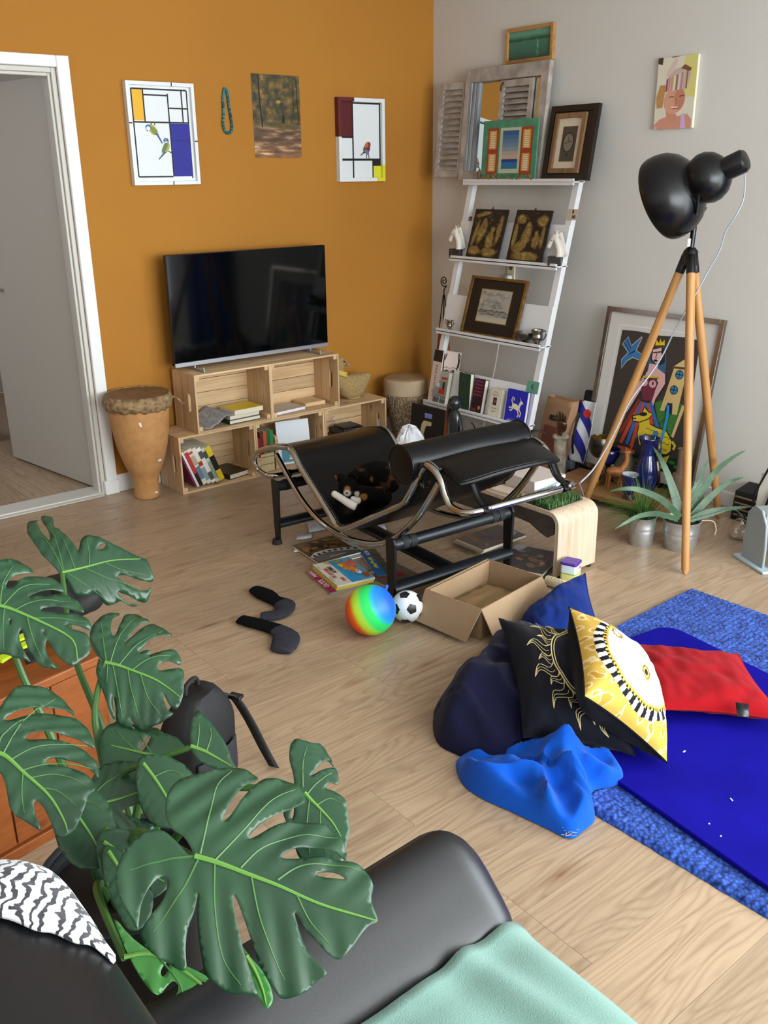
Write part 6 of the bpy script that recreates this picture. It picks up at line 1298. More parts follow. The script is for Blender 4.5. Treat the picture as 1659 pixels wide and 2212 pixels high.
# square it up
ux = (cR-cF)+(cB-cL); ux.z = 0; lx = ux.length/2; ux.normalize(); uy = Vector((-ux.y, ux.x, 0)); ly = ((cL-cF).dot(uy)+(cB-cR).dot(uy))/2
MBx = frame((cF.x, cF.y, 0), ux, uy)
t = thing('cardboard_box', 'open brown cardboard box with two flaps folded outward', 'box', M=MBx)
ct = .004
for nm, d in (('side', (0, lx, 0, ct, 0, hz_)), ('side', (0, lx, ly-ct, ly, 0, hz_)), ('side', (0, ct, ct, ly-ct, 0, hz_)), ('side', (lx-ct, lx, ct, ly-ct, 0, hz_)), ('bottom', (ct, lx-ct, ct, ly-ct, 0.0005, ct))): MB().b2(*d).build(nm, m_card, t, smooth=0)
def flap(p0, p1, outs, drop):
    b = MB(); d0 = Vector(outs)*1.0; b.prism([p0, p1, Vector(p1)+d0+Vector((0, 0, -drop))+(Vector(p0)-Vector(p1))*.02, Vector(p0)+d0+Vector((0, 0, -drop))+(Vector(p1)-Vector(p0))*.02], Vector((0, 0, .004))); b.build('flap', m_card, t, smooth=0)
iMB = MBx.inverted()
def flap_px(p0, p1, qa, qb, zq):
    A_, B2 = iMB @ pz(*qa, zq), iMB @ pz(*qb, zq); b = MB(); P = [Vector(p0), Vector(p1), B2, A_]; nrm = (P[1]-P[0]).cross(P[3]-P[0]).normalized()*.004; b.prism(P, nrm); b.build('flap', m_card, t, smooth=0)
flap_px((.001, ly, hz_), (.001, 0, hz_), (897, 1340), (1005, 1387), .018)
flap_px((0, .001, hz_), (lx, .001, hz_), (1071, 1388), (1196, 1298), .018)
b = MB(); b.prism([(ct, ly-.006, .03), (lx-ct, ly-.006, .03), (lx-ct, ly-.012, hz_-.002), (ct, ly-.012, hz_-.002)], (0, -.003, 0)); b.build('inner_flap', m_card, t, smooth=0)
m_kp = mat('packing_paper', '#97784f', .8, var=(6, '#8a6c46'), bump=(20, .3))
b = MB(); b.grid(lambda u, v: (.05+.30*u, .03+(ly-.07)*v, .03+.035*math.sin(u*2.6+.3)*math.sin(v*2.2+.5)+.008*noise.noise(Vector((u*5, v*5, 1)))), 20, 16); o = b.build('packing_paper', m_kp, None, solid=.001); o.matrix_world = MBx.copy(); tag(o, 'crumpled brown packing paper inside the cardboard box', 'paper')
# ------------------------------------------------------------------ balls
rb = .0927; bc = CAM+ray(800.5, 1318)*((CAM.z-rb)/-ray(800.5, 1318).z)
def rainbow_mat():
    m, nt, b = new_mat('rainbow_vinyl'); tc = N(nt, 'ShaderNodeTexCoord'); sp = N(nt, 'ShaderNodeSeparateXYZ'); nt.links.new(tc.outputs['Object'], sp.inputs[0])
    mr = N(nt, 'ShaderNodeMapRange'); mr.inputs[1].default_value = -rb; mr.inputs[2].default_value = rb; nt.links.new(sp.outputs['Z'], mr.inputs[0])
    r = ramp(nt, [(0.0, '#7a2f9a'), (.10, '#c9303a'), (.22, '#f0501e'), (.34, '#f5731e'), (.44, '#c8e83a'), (.52, '#b0ec3c'), (.62, '#2fe070'), (.74, '#22d860'), (.84, '#1f8ae0'), (1.0, '#1457e8')]); nt.links.new(mr.outputs[0], r.inputs[0])
    nt.links.new(r.outputs[0], b.inputs['Base Color']); b.inputs['Roughness'].default_value = .5; return m
axb = (CR*.80+CU*.42-CF*.42).normalized()
t = thing('rainbow_ball', 'rainbow striped play ball on the floor beside the football', 'ball', M=Matrix.Translation(bc) @ axb.to_track_quat('Z', 'Y').to_matrix().to_4x4())
MB().ball((0, 0, 0), rb, 48, 32).build('ball_skin', rainbow_mat(), t, smooth=180)
tq = Matrix.Translation(bc).inverted()
kn = MB(); k0 = CAM+ray(833, 1278)*((bc-CAM).dot(CF)+.03); k1 = CAM+ray(836, 1263)*((bc-CAM).dot(CF)+.035)
kn.tube(spline([k0, (k0+k1)/2, k1], 4), [.007, .006, .005, .005, .006, .006, .007, .006, .004], 8); o = kn.build('blue_knot', mat('blue_rubber', '#1450d8', .4), t); o.matrix_parent_inverse = t.matrix_world.inverted()
rf = .0605; fc = CAM+ray(879.5, 1310)*((CAM.z-rf)/-ray(879.5, 1310).z)
t = thing('football', 'small white football with black pentagons beside the cardboard box', 'ball', M=Matrix.Translation(fc) @ Euler((.35, -.25, 1.0)).to_matrix().to_4x4())
MB().ball((0, 0, 0), rf, 40, 28).build('ball_skin', mat('white_vinyl', '#dfe4e8', .4), t, smooth=180)
g_ = (1+5**.5)/2; ico = [Vector(v).normalized() for v in [(0, s1_, s2_*g_) for s1_ in (-1, 1) for s2_ in (-1, 1)]+[(s1_, s2_*g_, 0) for s1_ in (-1, 1) for s2_ in (-1, 1)]+[(s2_*g_, 0, s1_) for s1_ in (-1, 1) for s2_ in (-1, 1)]]
for v in ico:
    nb_ = sorted(ico, key=lambda w: -v.dot(w))[1:6]; x_ = v.orthogonal().normalized(); y_v = v.cross(x_); nb_.sort(key=lambda w: math.atan2(w.dot(y_v), w.dot(x_)))
    cor = [(v*.67+w*.33).normalized() for w in nb_]; b = MB(); ci = b.V(v*(rf+.0006)); prev = None
    for f_ in (.33, .66, 1.0):
        ring = []
        for k in range(5):
            for h in range(4): ring.append(b.V(v.lerp(cor[k].lerp(cor[(k+1) % 5], h/4), f_).normalized()*(rf+.0006)))
        for k in range(20):
            if prev is None: b.F((ci, ring[k], ring[(k+1) % 20]))
            else: b.F((prev[k], ring[k], ring[(k+1) % 20], prev[(k+1) % 20]))
        prev = ring
    b.build('pentagon', mat('black_vinyl', '#14171a', .4), t)
# ------------------------------------------------------------------ socks
def sock(label, pts, wd, split):
    P = [pz(x, y, .012) for x, y in pts]; S_ = spline(P, 8); n = len(S_); b = MB(); rings = []; seg = 14; W_ = spline([(w_, 0, 0) for w_ in wd], 8)
    for k, q in enumerate(S_):
        tq_ = (S_[min(k+1, n-1)]-S_[max(k-1, 0)]).normalized(); sd = Vector((-tq_.y, tq_.x, 0)).normalized(); w_ = W_[k].x
        h_ = .013*(1 if 0 < k < n-1 else .5)
        if k == n-1: w_ *= .55
        rings.append([b.V(Vector((q.x, q.y, .0135))+sd*(w_*math.cos(2*PI*j/seg))*(1+.08*noise.noise(Vector((k*.5, j*.7, 1))))+Vector((0, 0, h_*math.sin(2*PI*j/seg)+.003*noise.noise(Vector((k*.6, j*.8, 5))))) ) for j in range(seg)])
    for k, (A_, B2) in enumerate(zip(rings, rings[1:])):
        b.col = '#0d0d10' if k/n < split else '#35353d'
        for j in range(seg): b.F((A_[j], A_[(j+1) % seg], B2[(j+1) % seg], B2[j]))
    b.F(rings[0][::-1]); b.F(rings[-1]); b.col = None
    o = b.build('sock', attr_mat('sock_knit', .95, .1, .35, bump=(500, .8)), smooth=60, sub=1); tag(o, label, 'sock', 'dark socks lying on the floor')
sock('dark sock with its grey foot folded back under the other sock', [(548, 1272), (572, 1284), (594, 1297), (614, 1306), (612, 1322), (590, 1330), (562, 1332)], [.028, .042, .032, .044, .036, .036, .026], .42)
sock('dark sock with long black cuff and rounded grey toe', [(518, 1338), (545, 1345), (575, 1353), (602, 1362), (618, 1376), (614, 1396), (604, 1408)], [.030, .034, .034, .038, .050, .050, .040], .46)
# ------------------------------------------------------------------ magazines and papers under the chaise
def flat_item(name, label, cat, corners, th, cover, z=.0006, deco=None, group=None, flip=False):
    """corners px: origin, +x, opposite, +y; laid level at z"""
    P = [pz(*q, z+th) for q in corners]; ux_ = (P[1]-P[0]); w_ = ux_.length; h_ = abs((P[3]-P[0]).dot(Vector((-ux_.y, ux_.x, 0)).normalized()))
    M_ = frame((P[0].x, P[0].y, z), ux_, P[3]-P[0]); 
    if M_.col[2].z < 0: M_ = frame((P[1].x, P[1].y, z), -ux_, P[3]-P[0])
    t = thing(name, label, cat, M=M_, group=group)
    MB().b2(0, w_, 0, h_, 0, th*.9).build('pages', m_page, t, smooth=0)
    MB().b2(-.0005, w_+.0005, -.0005, h_+.0005, th*.9, th).build('cover', mat('cover_'+cover.strip('#'), cover, .35), t, smooth=0)
    if deco: pr = Print(w_, h_); pr.z0 = th+.0003; deco(pr); put_print(pr, 'cover_print', t, material=attr_mat('glossy_print', .3, .5))
    return t
random.seed(14)
def blobs(p, n, cols, x0=0, x1=1, y0=0, y1=1, r=.08):
    for k in range(n):
        rr = r*random.uniform(.5, 1.1); cx = random.uniform(x0+rr, x1-rr); cy = random.uniform(y0+rr, y1-rr); p.ell(cx, cy, rr, rr*.7, random.choice(cols), random.random()*3, 9)
def d_museum(p):
    p.rect(0, 0, 1, 1, '#5a4226'); blobs(p, 26, ('#6b4c28', '#3a2a1c', '#7a5a34', '#2a1f18', '#8a6a44', '#1d1816'), 0, .62, 0, 1, .1); blobs(p, 9, ('#17151a', '#241c1c'), .1, .4, .3, .8, .12)
    C0 = (1.05, .1)
    for r0, c in ((.62, '#6b6a66'), (.52, '#a9a9a6')): p.pp([(max(0, min(1, C0[0]+r0*math.cos(a))), max(0, min(1, C0[1]+r0*1.2*math.sin(a)))) for a in [PI*.5+k*PI*.5/14 for k in range(15)]]+[(1, .1)], c)
    for k in range(7): a = PI*.53+k*.2; p.pp([(C0[0]+r_*math.cos(a+d_), C0[1]+r_*1.2*math.sin(a+d_)) for r_, d_ in ((.6, 0), (.6, .1), (.53, .1), (.53, 0)) if 1], '#2a241f')
    p.pp([(.62, .0), (1, .0), (1, .5), (.8, .45), (.66, .25)], '#4a4a48'); p.text('Museumtijdschrift', .72, .06, .075, '#d9d9d6', align='CENTER', sx=.55)
flat_item('magazine', 'art magazine with brown painting and grey arch on its cover', 'magazine', [(688, 1216), (630, 1178), (702, 1148), (766, 1184)], .006, '#5a4226', deco=None, z=.006)
t_m = bpy.data.objects[[o_.name for o_ in bpy.data.objects if o_.name.startswith('magazine')][-1]]
P_ = [pz(*q, .012) for q in ((688, 1216), (630, 1178), (702, 1148), (766, 1184))]; w_, h_ = (P_[1]-P_[0]).length, (P_[3]-P_[0]).length
pr = Print(w_, h_); pr.z0 = .0064
random.seed(2); blobs(pr, 40, ('#6b4c28', '#3a2a1c', '#7a5a34', '#2a1f18', '#8a6a44', '#1d1816'), .3, 1, .0, 1, .09); blobs(pr, 8, ('#17151a', '#241c1c'), .5, .9, .1, .6, .11)
pr.pp([(0, .0), (.30, 0), (.42, .18), (.44, .45), (.34, .8), (.2, 1), (0, 1)], '#b3b2ac'); pr.pp([(0, .0), (.2, 0), (.29, .2), (.3, .45), (.22, .75), (.1, 1), (0, 1)], '#5a5a57')
for k in range(8): a = .06+k*.125; x = .36-.55*(a-.4)**2; pr.pp([(x-.06, a), (x+.02, a-.01), (x+.025, a+.06), (x-.055, a+.07)], '#2f2a26')
pr.text('Museumtijdschrift', .10, .5, .085, '#d2d2ce', rot=PI/2, sx=.6)
o = put_print(pr, 'cover_print', t_m, material=attr_mat('glossy_print', .3, .5))
if t_m.matrix_world.col[0].dot(Vector((*(P_[1]-P_[0]), 0))) < 0: o.matrix_local = T(w_, 0, 0) @ Matrix.Scale(-1, 4, (1, 0, 0))
flat_item('magazine', 'white magazine lying under the art magazine', 'magazine', [(703, 1221), (650, 1185), (720, 1155), (790, 1190)], .005, '#aab4bd', z=.0006)
# comic stack
R0, T0, L0, B0 = (810, 1246.6), (754, 1203), (681, 1221), (728, 1265)
def comic(label, dpx, z, th, cover, deco=None):
    cs = [(x+dpx[0], y+dpx[1]) for x, y in (R0, T0, L0, B0)]; P = [pz(*q, z+th) for q in cs]
    M_ = frame((P[0].x, P[0].y, z), P[1]-P[0], P[3]-P[0]); w_, h_ = (P[1]-P[0]).length, (P[3]-P[0]).length
    t = thing('comic_album', label, 'comic', M=M_, group='comic albums stacked by the chaise leg')
    MB().b2(.002, w_-.002, .002, h_-.002, .0012, th-.0012).build('pages', mat('yellowed_pages', '#c4ab62', .8), t, smooth=0)
    k = MB(); k.b2(0, w_, 0, h_, th-.0012, th); k.b2(0, w_, 0, h_, 0, .0012); k.b2(0, .0015, 0, h_, .0012, th-.0012); k.build('cover', mat('cover_'+cover[1:], cover, .35), t, smooth=0)
    if deco: pr = Print(w_, h_); pr.z0 = th+.0003; deco(pr); put_print(pr, 'cover_print', t, material=attr_mat('glossy_print', .3, .5))
    return t
def d_guts(p): p.rect(0, 0, 1, 1, '#8f8a80'); p.rect(0, .80, 1, 1, '#8a2450'); p.text('GUTS', .40, .90, .17, '#e6cdd6', bold=.006, sx=1.1); p.text('MAN', .84, .90, .17, '#e6cdd6', bold=.006)
comic('magenta titled comic at the bottom of the stack', (-15, 15), .0006, .008, '#8a8680', d_guts)
comic('yellow covered comic in the middle of the stack', (-2, 6), .0092, .010, '#c7b13a')
def d_ast(p):
    p.rect(0, 0, 1, 1, '#cfcabb'); p.rect(0, 0, 1, .60, '#5f93ad'); p.pp([(0, .12), (.35, .5), (.8, .6), (1, .6), (1, .3), (.5, .1)], '#2b86b8'); p.pp([(0, .6), (.45, .6), (.2, .33), (0, .3)], '#2f8fc4')
    blobs(p, 12, ('#c9742c', '#d88a34', '#b5562a'), .25, .9, .10, .48, .10); blobs(p, 6, ('#c8604c', '#d0705a'), .5, .9, .0, .3, .1); blobs(p, 5, ('#8a5226', '#6a4020'), .0, .3, .0, .2, .09); blobs(p, 4, ('#8fa070', '#7a8a5c'), .8, 1, .3, .55, .07); p.ell(.33, .2, .09, .06, '#d9e0de'); p.ell(.36, .2, .03, .02, '#1c1c1c'); p.pp([(.62, .44), (.78, .5), (.74, .36)], '#d9c03a')
    p.text('DE ODYSSEE', .50, .845, .125, '#b3201c', bold=.004, sx=.92); p.text('VAN', .17, .715, .125, '#b3201c', bold=.004, sx=.9); p.text('ASTERIX', .62, .72, .14, '#14110f', bold=.005, sx=.80)
    p.text('R. GOSCINNY', .26, .955, .05, '#3a352c'); p.text('A. UDERZO', .78, .955, .05, '#3a352c'); p.pp([(.8, .62), (1, .62), (1, .74), (.9, .70)], '#b5a23a')
comic('cream titled comic album with red lettering on the stack top', (0, 0), .0198, .010, '#c9c3b2', d_ast)
def d_blue(p): p.rect(0, 0, 1, 1, '#4a4c46'); p.rect(0, .45, 1, 1, '#1f5f9c'); blobs(p, 10, ('#3f4a34', '#55564e', '#6a6a62', '#2f3a2a'), 0, 1, 0, .5, .1); p.pp([(.25, .62), (.35, .85), (.42, .7), (.5, .88), (.56, .7), (.66, .86), (.7, .64), (.6, .6), (.5, .66), (.4, .58)], '#c9b83a'); p.rect(.78, .55, .95, .75, '#c9ccc0'); p.ell(.86, .65, .05, .04, '#4a4a44')
flat_item('comic_album', 'blue comic album with yellow jagged title behind the stack', 'comic', [(852, 1240), (810, 1185), (748, 1199), (808, 1235)], .008, '#4a4c46', z=.0006, deco=d_blue)
def d_red(p): p.rect(0, 0, 1, 1, '#57514a'); blobs(p, 12, ('#8a2420', '#a03430', '#7a1c1c'), 0, .8, .3, .8, .12); blobs(p, 8, ('#8a7a24', '#6a4a1c'), .2, .9, .05, .4, .1); blobs(p, 6, ('#a5714e', '#b9aa96'), .1, .7, .7, 1, .09)
flat_item('comic_album', 'red and yellow comic album under the chaise spar', 'comic', [(850, 1275), (925, 1250), (868, 1202), (825, 1222)], .006, '#57514a', z=.0006, deco=d_red)
for lab, cs, c in (('white letter sheet under the chaise foot end', [(668, 1150), (702, 1144), (696, 1122), (664, 1130)], '#b9bcc4'), ('torn white envelope beside the art magazine', [(640, 1166), (672, 1162), (676, 1150), (642, 1155)], '#c4c9cf'), ('white paper sheet under the chaise seat', [(790, 1152), (838, 1152), (828, 1128), (760, 1132)], '#c9cbd4'), ('small white note peeking under the art magazine', [(634, 1193), (652, 1190), (648, 1182), (637, 1184)], '#cfd3d8')):
    P = [pz(*q, .004) for q in cs]; b = MB(); b.poly(P if (P[1]-P[0]).cross(P[2]-P[0]).z > 0 else P[::-1]); tag(b.build('paper_sheet', mat('sheet_'+c[1:], c, .7), solid=.0008), lab, 'paper')
# magazines behind, under the bench
def d_mag(p): p.rect(0, 0, 1, 1, '#5d5048'); blobs(p, 14, ('#5c4a44', '#7a5a4a', '#8a8a8c', '#3a3a5a', '#6a2a34', '#a9a49c'), 0, 1, 0, 1, .12)
for k in range(5):
    o_ = (k*3.0, -k*1.2); flat_item('magazine', ('thick white edged magazine in the stack under the chaise head', 'blue covered magazine in the stack under the chaise head', 'grey magazine in the stack under the chaise head', 'pale magazine in the stack under the chaise head', 'colour photo magazine on top of the stack under the chaise')[k], 'magazine', [(1040+o_[0]*.4, 1192+o_[1]), (1125+o_[0], 1160+o_[1]), (1066+o_[0]*.5, 1142+o_[1]), (984+o_[0]*.6, 1166+o_[1])], .010, ('#8f8a86', '#4a5f84', '#7c7a78', '#b0aca4', '#5d5048')[k], z=.0006+k*.0106, deco=d_mag if k == 4 else None, group='magazines stacked behind the chaise')
def d_mag2(p): blobs(p, 18, ('#4a3a2c', '#6a5236', '#2c2a3c', '#8a5a2c', '#7c7468', '#2a2420'), 0, 1, 0, 1, .12); p.ell(.5, .25, .07, .05, '#c04a28'); p.ell(.62, .15, .1, .06, '#7a1f30'); p.ell(.4, .18, .06, .05, '#9aa888'); p.pp([(.75, .8), (1, .75), (1, 1), (.8, 1)], '#b9bcc6')
flat_item('magazine', 'glossy dark photo magazine under the plywood bench', 'magazine', [(1172, 1240), (1215, 1195), (1150, 1168), (1086, 1204)], .012, '#3a332c', z=.0102, deco=d_mag2)
flat_item('magazine', 'black magazine lying beneath the glossy one under bench', 'magazine', [(1178, 1252), (1225, 1205), (1150, 1178), (1080, 1212)], .009, '#1a1818', z=.0006)
# purple tin and twine
q = pz(1232, 1264); t = thing('tea_tin', 'small tin with purple lid, white and yellow body', 'tin', (q.x+.015, q.y+.015, 0), (0, 0, .35)); s_ = .034
def rbox(m, h0, h1, r, s=s_): 
    pts = []
    for cx, cy, a0 in ((s-r, s-r, 0), (-s+r, s-r, PI/2), (-s+r, -s+r, PI), (s-r, -s+r, 1.5*PI)):
        for k in range(5): a = a0+k*PI/8; pts.append((cx+r*math.cos(a), cy+r*math.sin(a), h0))
    m.prism(pts, (0, 0, h1-h0)); return m
rbox(MB(), 0, .05, .01).build('lower_band', mat('tin_yellow', '#d6cf86', .35), t); rbox(MB(), .0501, .055, .01, s_+.0002).build('green_line', mat('tin_green', '#7ea83a', .35), t); rbox(MB(), .0551, .088, .01).build('upper_band', mat('tin_pale_blue', '#cfdde4', .35), t)
rbox(MB(), .0881, .100, .011, s_+.0015).build('lid', mat('tin_purple', '#4a2a94', .3), t, bevel=.003)
pr = Print(.02, .012, '#c4444c'); pr.text('EIROM', .5, .5, .5, '#e8c8c8'); put_print(pr, 'label_print', t, frame((.002, -s_, .068), (1, 0, 0), (0, 0, 1)) @ T(0, 0, .0005))
pr = Print(.018, .024); pr.ell(.5, .5, .5, .5, '#8a746c'); put_print(pr, 'round_print', t, frame((.004, -s_, .018), (1, 0, 0), (0, 0, 1)) @ T(0, 0, .0005))
a_, b2 = pz(1182, 1253, .022), pz(1226, 1268, .022); t = thing('twine_spool', 'cylinder of natural twine beside the tea tin', 'twine', (a_.x, a_.y, 0)); tv = Matrix.Translation((-a_.x, -a_.y, 0)); ax_ = (b2-a_).normalized(); L_ = (b2-a_).length; sd = ax_.cross(Vector((0, 0, 1))).normalized()
pts = []; 
for k in range(420): f_ = .5-.5*math.cos(k*.071*PI); a = k*.42; pts.append(a_+ax_*(L_*f_)+(sd*math.cos(a)+Vector((0, 0, 1))*math.sin(a))*(.0195+.0012*math.sin(k*1.7)))
o = MB().tube([a_-ax_*.002, b2+ax_*.002], .0185, 20).build('core', mat('jute_core', '#b9a888', .9), t); o.matrix_parent_inverse = tv
o = MB().tube(pts, .0014, 5).build('wound_twine', mat('jute', '#cbbd9c', .9), t); o.matrix_parent_inverse = tv
o = MB().tube(spline([b2+Vector((0, 0, .02)), b2-ax_*.03+Vector((-.015, -.03, .0)), pz(1209, 1280, .002), pz(1222, 1283, .002), pz(1196, 1277, .002), pz(1213, 1290, .002)], 6), .0013, 5).build('loose_end', mat('jute', '#cbbd9c', .9), t); o.matrix_parent_inverse = tv
# ------------------------------------------------------------------ rug, mat, cushions, blankets
def rug_mat():
    m, nt, b = new_mat('blue_rug_pile'); v = mapping(nt, 'Object', (1, 1, 1))
    vo = N(nt, 'ShaderNodeTexVoronoi', i_Scale=95.0); nt.links.new(v, vo.inputs['Vector'])
    nz = N(nt, 'ShaderNodeTexNoise', i_Scale=22.0, i_Detail=4.0); nt.links.new(v, nz.inputs['Vector'])
    r = ramp(nt, [(.0, '#4c70c4'), (.45, '#3253a4'), (.9, '#152560')]); nt.links.new(vo.outputs['Distance'], r.inputs[0])
    r2 = ramp(nt, [(.35, (.6, .6, .65)), (.6, (1.1, 1.1, 1.1))]); nt.links.new(nz.outputs['Fac'], r2.inputs[0])
    mx = N(nt, 'ShaderNodeMixRGB', blend_type='MULTIPLY'); mx.inputs[0].default_value = .9; nt.links.new(r.outputs[0], mx.inputs[1]); nt.links.new(r2.outputs[0], mx.inputs[2])
    nt.links.new(mx.outputs[0], b.inputs['Base Color']); b.inputs['Roughness'].default_value = 1; b.inputs['Specular IOR Level'].default_value = .1; b.inputs['Sheen Weight'].default_value = .08
    iv = N(nt, 'ShaderNodeMath', operation='SUBTRACT'); iv.inputs[0].default_value = 1; nt.links.new(vo.outputs['Distance'], iv.inputs[1]); add_bump(nt, b, iv.outputs[0], .5, .005); return m
RX0, RX1, RY0, RY1 = -2.412, -.995, -4.75, -2.69
def rounded(x0, x1, y0, y1, r, n=6):
    out = []
    for cx, cy, a0 in ((x1-r, y1-r, 0), (x0+r, y1-r, PI/2), (x0+r, y0+r, PI), (x1-r, y0+r, 1.5*PI)):
        for k in range(n+1): a = a0+k*PI/2/n; out.append((cx+r*math.cos(a), cy+r*math.sin(a)))
    return out
RM = Matrix.Translation((RX1, RY1, 0)) @ RZ(.03)
b = MB(); nu, nv = 320, 440
def rugf(u, v):
    x, y = -u*(RX1-RX0), -v*(RY1-RY0); e = min(u*(RX1-RX0), (1-u)*(RX1-RX0), v*(RY1-RY0), (1-v)*(RY1-RY0)); h = .014*min(1, e/.015)**.5
    if e > .004: h += 0.0022*noise.noise(Vector((x*125, y*125, 0)))+.0014*math.sin(y*2*PI/.022)
    jit = .003*noise.noise(Vector((x*40, y*40, 7))) if e < .01 else 0
    return (x+jit, y+jit, max(h, .0012))
b.grid(rugf, nu, nv); rug = b.build('shaggy_rug', rug_mat(), smooth=180); rug.matrix_world = RM; tag(rug, 'blue ribbed shaggy rug on the laminate floor', 'rug')
# exercise mat
mL0, mL1 = pz(1340, 1690, .032), pz(1659, 1915, .032); dirn = (mL0-mL1).normalized(); perp = Vector((dirn.y, -dirn.x, 0))
far = pz(1430, 1352, .032); Lm = 1.86; far_s = (far-mL0).dot(dirn)
Wm = (pz(1560, 1405, .032)-mL0).dot(perp)
t = thing('exercise_mat', 'dark royal blue foam exercise mat with rounded corners on rug', 'mat', M=frame((mL0+dirn*far_s).to_tuple()[:2]+(0.0185,), perp, dirn))
def mat_mat():
    m, nt, b = new_mat('ribbed_foam'); v = mapping(nt, 'Object', (1, 1, 1)); wv = N(nt, 'ShaderNodeTexWave', i_Scale=60.0); nt.links.new(v, wv.inputs['Vector'])
    nz = N(nt, 'ShaderNodeTexNoise', i_Scale=5.0); nt.links.new(v, nz.inputs['Vector']); r = ramp(nt, [(.3, '#0e0a76'), (.7, '#120d86')]); nt.links.new(nz.outputs['Fac'], r.inputs[0]); nt.links.new(r.outputs[0], b.inputs['Base Color'])
    b.inputs['Roughness'].default_value = .75; b.inputs['Specular IOR Level'].default_value = .06; add_bump(nt, b, wv.outputs['Fac'], .25, .001); return m
MB().prism([(x, y, 0) for x, y in rounded(0, Wm, -Lm, .0, .07)], (0, 0, .014)).build('foam_slab', mat_mat(), t, bevel=.003)
MZ = .0328
random.seed(6)
for k, (x, y) in enumerate(((1478, 1624), (1580, 1728), (1532, 1780), (1557, 1807))):
    q = pz(x, y, MZ); tag(MB().box((q.x, q.y, MZ+.0012), (.010 if k < 2 else .004, .003, .002), Euler((0, 0, k*1.1)).to_matrix()).build('paper_crumb', mat('crumb_white', '#e6e6e6', .7)), ('white paper scrap on the mat beside the cream cushion', 'thin white thread lying on the exercise mat', 'tiny white crumb lying on the exercise mat', 'tiny white crumb lying on the exercise mat')[k], 'crumb', 'white crumbs on the exercise mat')

def ray_at(px_, p0, dist, far=True):
    d = ray(*px_); a = d.dot(d); o_ = CAM-p0; bq = 2*d.dot(o_); c = o_.dot(o_)-dist*dist; D_ = bq*bq-4*a*c
    if D_ < 0: tt = -bq/(2*a)
    else: tt = (-bq+(1 if far else -1)*math.sqrt(D_))/(2*a)
    return CAM+d*tt
def pillow(name, label, TL, TR, BR, BL, th, m_front, m_back=None, colf=None, n=40, wr=.006, seed=0, group='cushions on the floor', pinch=.10, zmin=None, part='cover'):
    """front face is on the side of (TR-TL)x(TL-BL)"""
    TL, TR, BR, BL = map(Vector, (TL, TR, BR, BL)); nrm = (TR-TL).cross(TL-BL).normalized(); c = (TL+TR+BL+BR)/4
    t = thing(name, label, 'cushion', (c.x, c.y, min(TL.z, TR.z, BL.z, BR.z)), group=group); inv_ = Matrix.Translation(-Vector(t.location))
    def base(u, v):
        a, b_ = 2*u-1, 2*v-1; a2 = a*(1-pinch*(1-b_*b_)*abs(a)**2); b2_ = b_*(1-pinch*(1-a*a)*abs(b_)**2); u2, v2 = (a2+1)/2, (b2_+1)/2
        return BL*(1-u2)*(1-v2)+BR*u2*(1-v2)+TL*(1-u2)*v2+TR*u2*v2
    def side(sg):
        def fn(u, v):
            a, b_ = 2*u-1, 2*v-1; k = max(0, (1-abs(a)**2.4))*max(0, (1-abs(b_)**2.4)); h = th*.5*k**.55
            h += wr*noise.noise(Vector((u*4+seed, v*4, sg*3)))*min(1, k*4)+wr*.5*noise.noise(Vector((u*11+seed, v*9, sg)))*min(1, k*3)
            p_ = base(u, v)+nrm*(h*sg)
            if zmin is not None and p_.z < zmin: p_.z = zmin
            return p_
        return fn
    f_ = MB(); f_.grid(side(1), n, n, colf=colf); o = f_.build(part, m_front, t, smooth=180); o.matrix_parent_inverse = inv_
    g_ = MB(); g_.grid(lambda u, v: side(-1)(1-u, v), n, n); o = g_.build('back_cover', m_back or m_front, t, smooth=180); o.matrix_parent_inverse = inv_
    rim = [base(k/30, 0) for k in range(30)]+[base(1, k/30) for k in range(30)]+[base(1-k/30, 1) for k in range(30)]+[base(0, 1-k/30) for k in range(30)]
    if zmin is not None:
        for q in rim: q.z = max(q.z, zmin)
    o = MB().tube(rim, .003, 6, closed=True).build('seam', m_back or m_front, t); o.matrix_parent_inverse = inv_
    return t, side(1), inv_
def cloth_mat(name, col, col2=None, sheen=.2, bumpsc=300, rough=.9, bs=.3):
    if name in _M: return _M[name]
    m = mat(name, col, rough, sheen=sheen, spec=.15, var=(5, col2 or col), bump=(bumpsc, bs)); return m
m_velv = cloth_mat('navy_velvet', '#080a18', '#06070f', .08, 200, .75)
m_redc = cloth_mat('red_cotton', '#980a15', '#8a0a14', .03, 260)
m_roy = cloth_mat('royal_blue_cotton', '#0a2870', '#08205a', .05, 300)
m_blkv = cloth_mat('black_velvet', '#06070a', '#050608', .05)
# red cushion on the mat
r1, r2, r3, r4 = pz(1330, 1385, .075), pz(1597, 1408, .085), pz(1705, 1575, .05), pz(1412, 1548, .05)
for q in (r1, r2, r3, r4): q.z = .075
pillow('red_cushion', 'flat red cotton cushion with black leather tag on the mat', r1, r2, r3, r4, .085, m_redc, seed=2, wr=.012, zmin=MZ+.002)
tagp = [pz(1589, 1517, .116), pz(1617, 1521, .116), pz(1618, 1549, .10), pz(1592, 1548, .10)]
b = MB(); b.poly([q+Vector((0, 0, .0)) for q in tagp[::-1]]); o = b.build('leather_tag', mat('tag_leather', '#1c1a20', .35), bpy.data.objects['red_cushion'], solid=.002); o.matrix_parent_inverse = Matrix.Translation(-bpy.data.objects['red_cushion'].location)
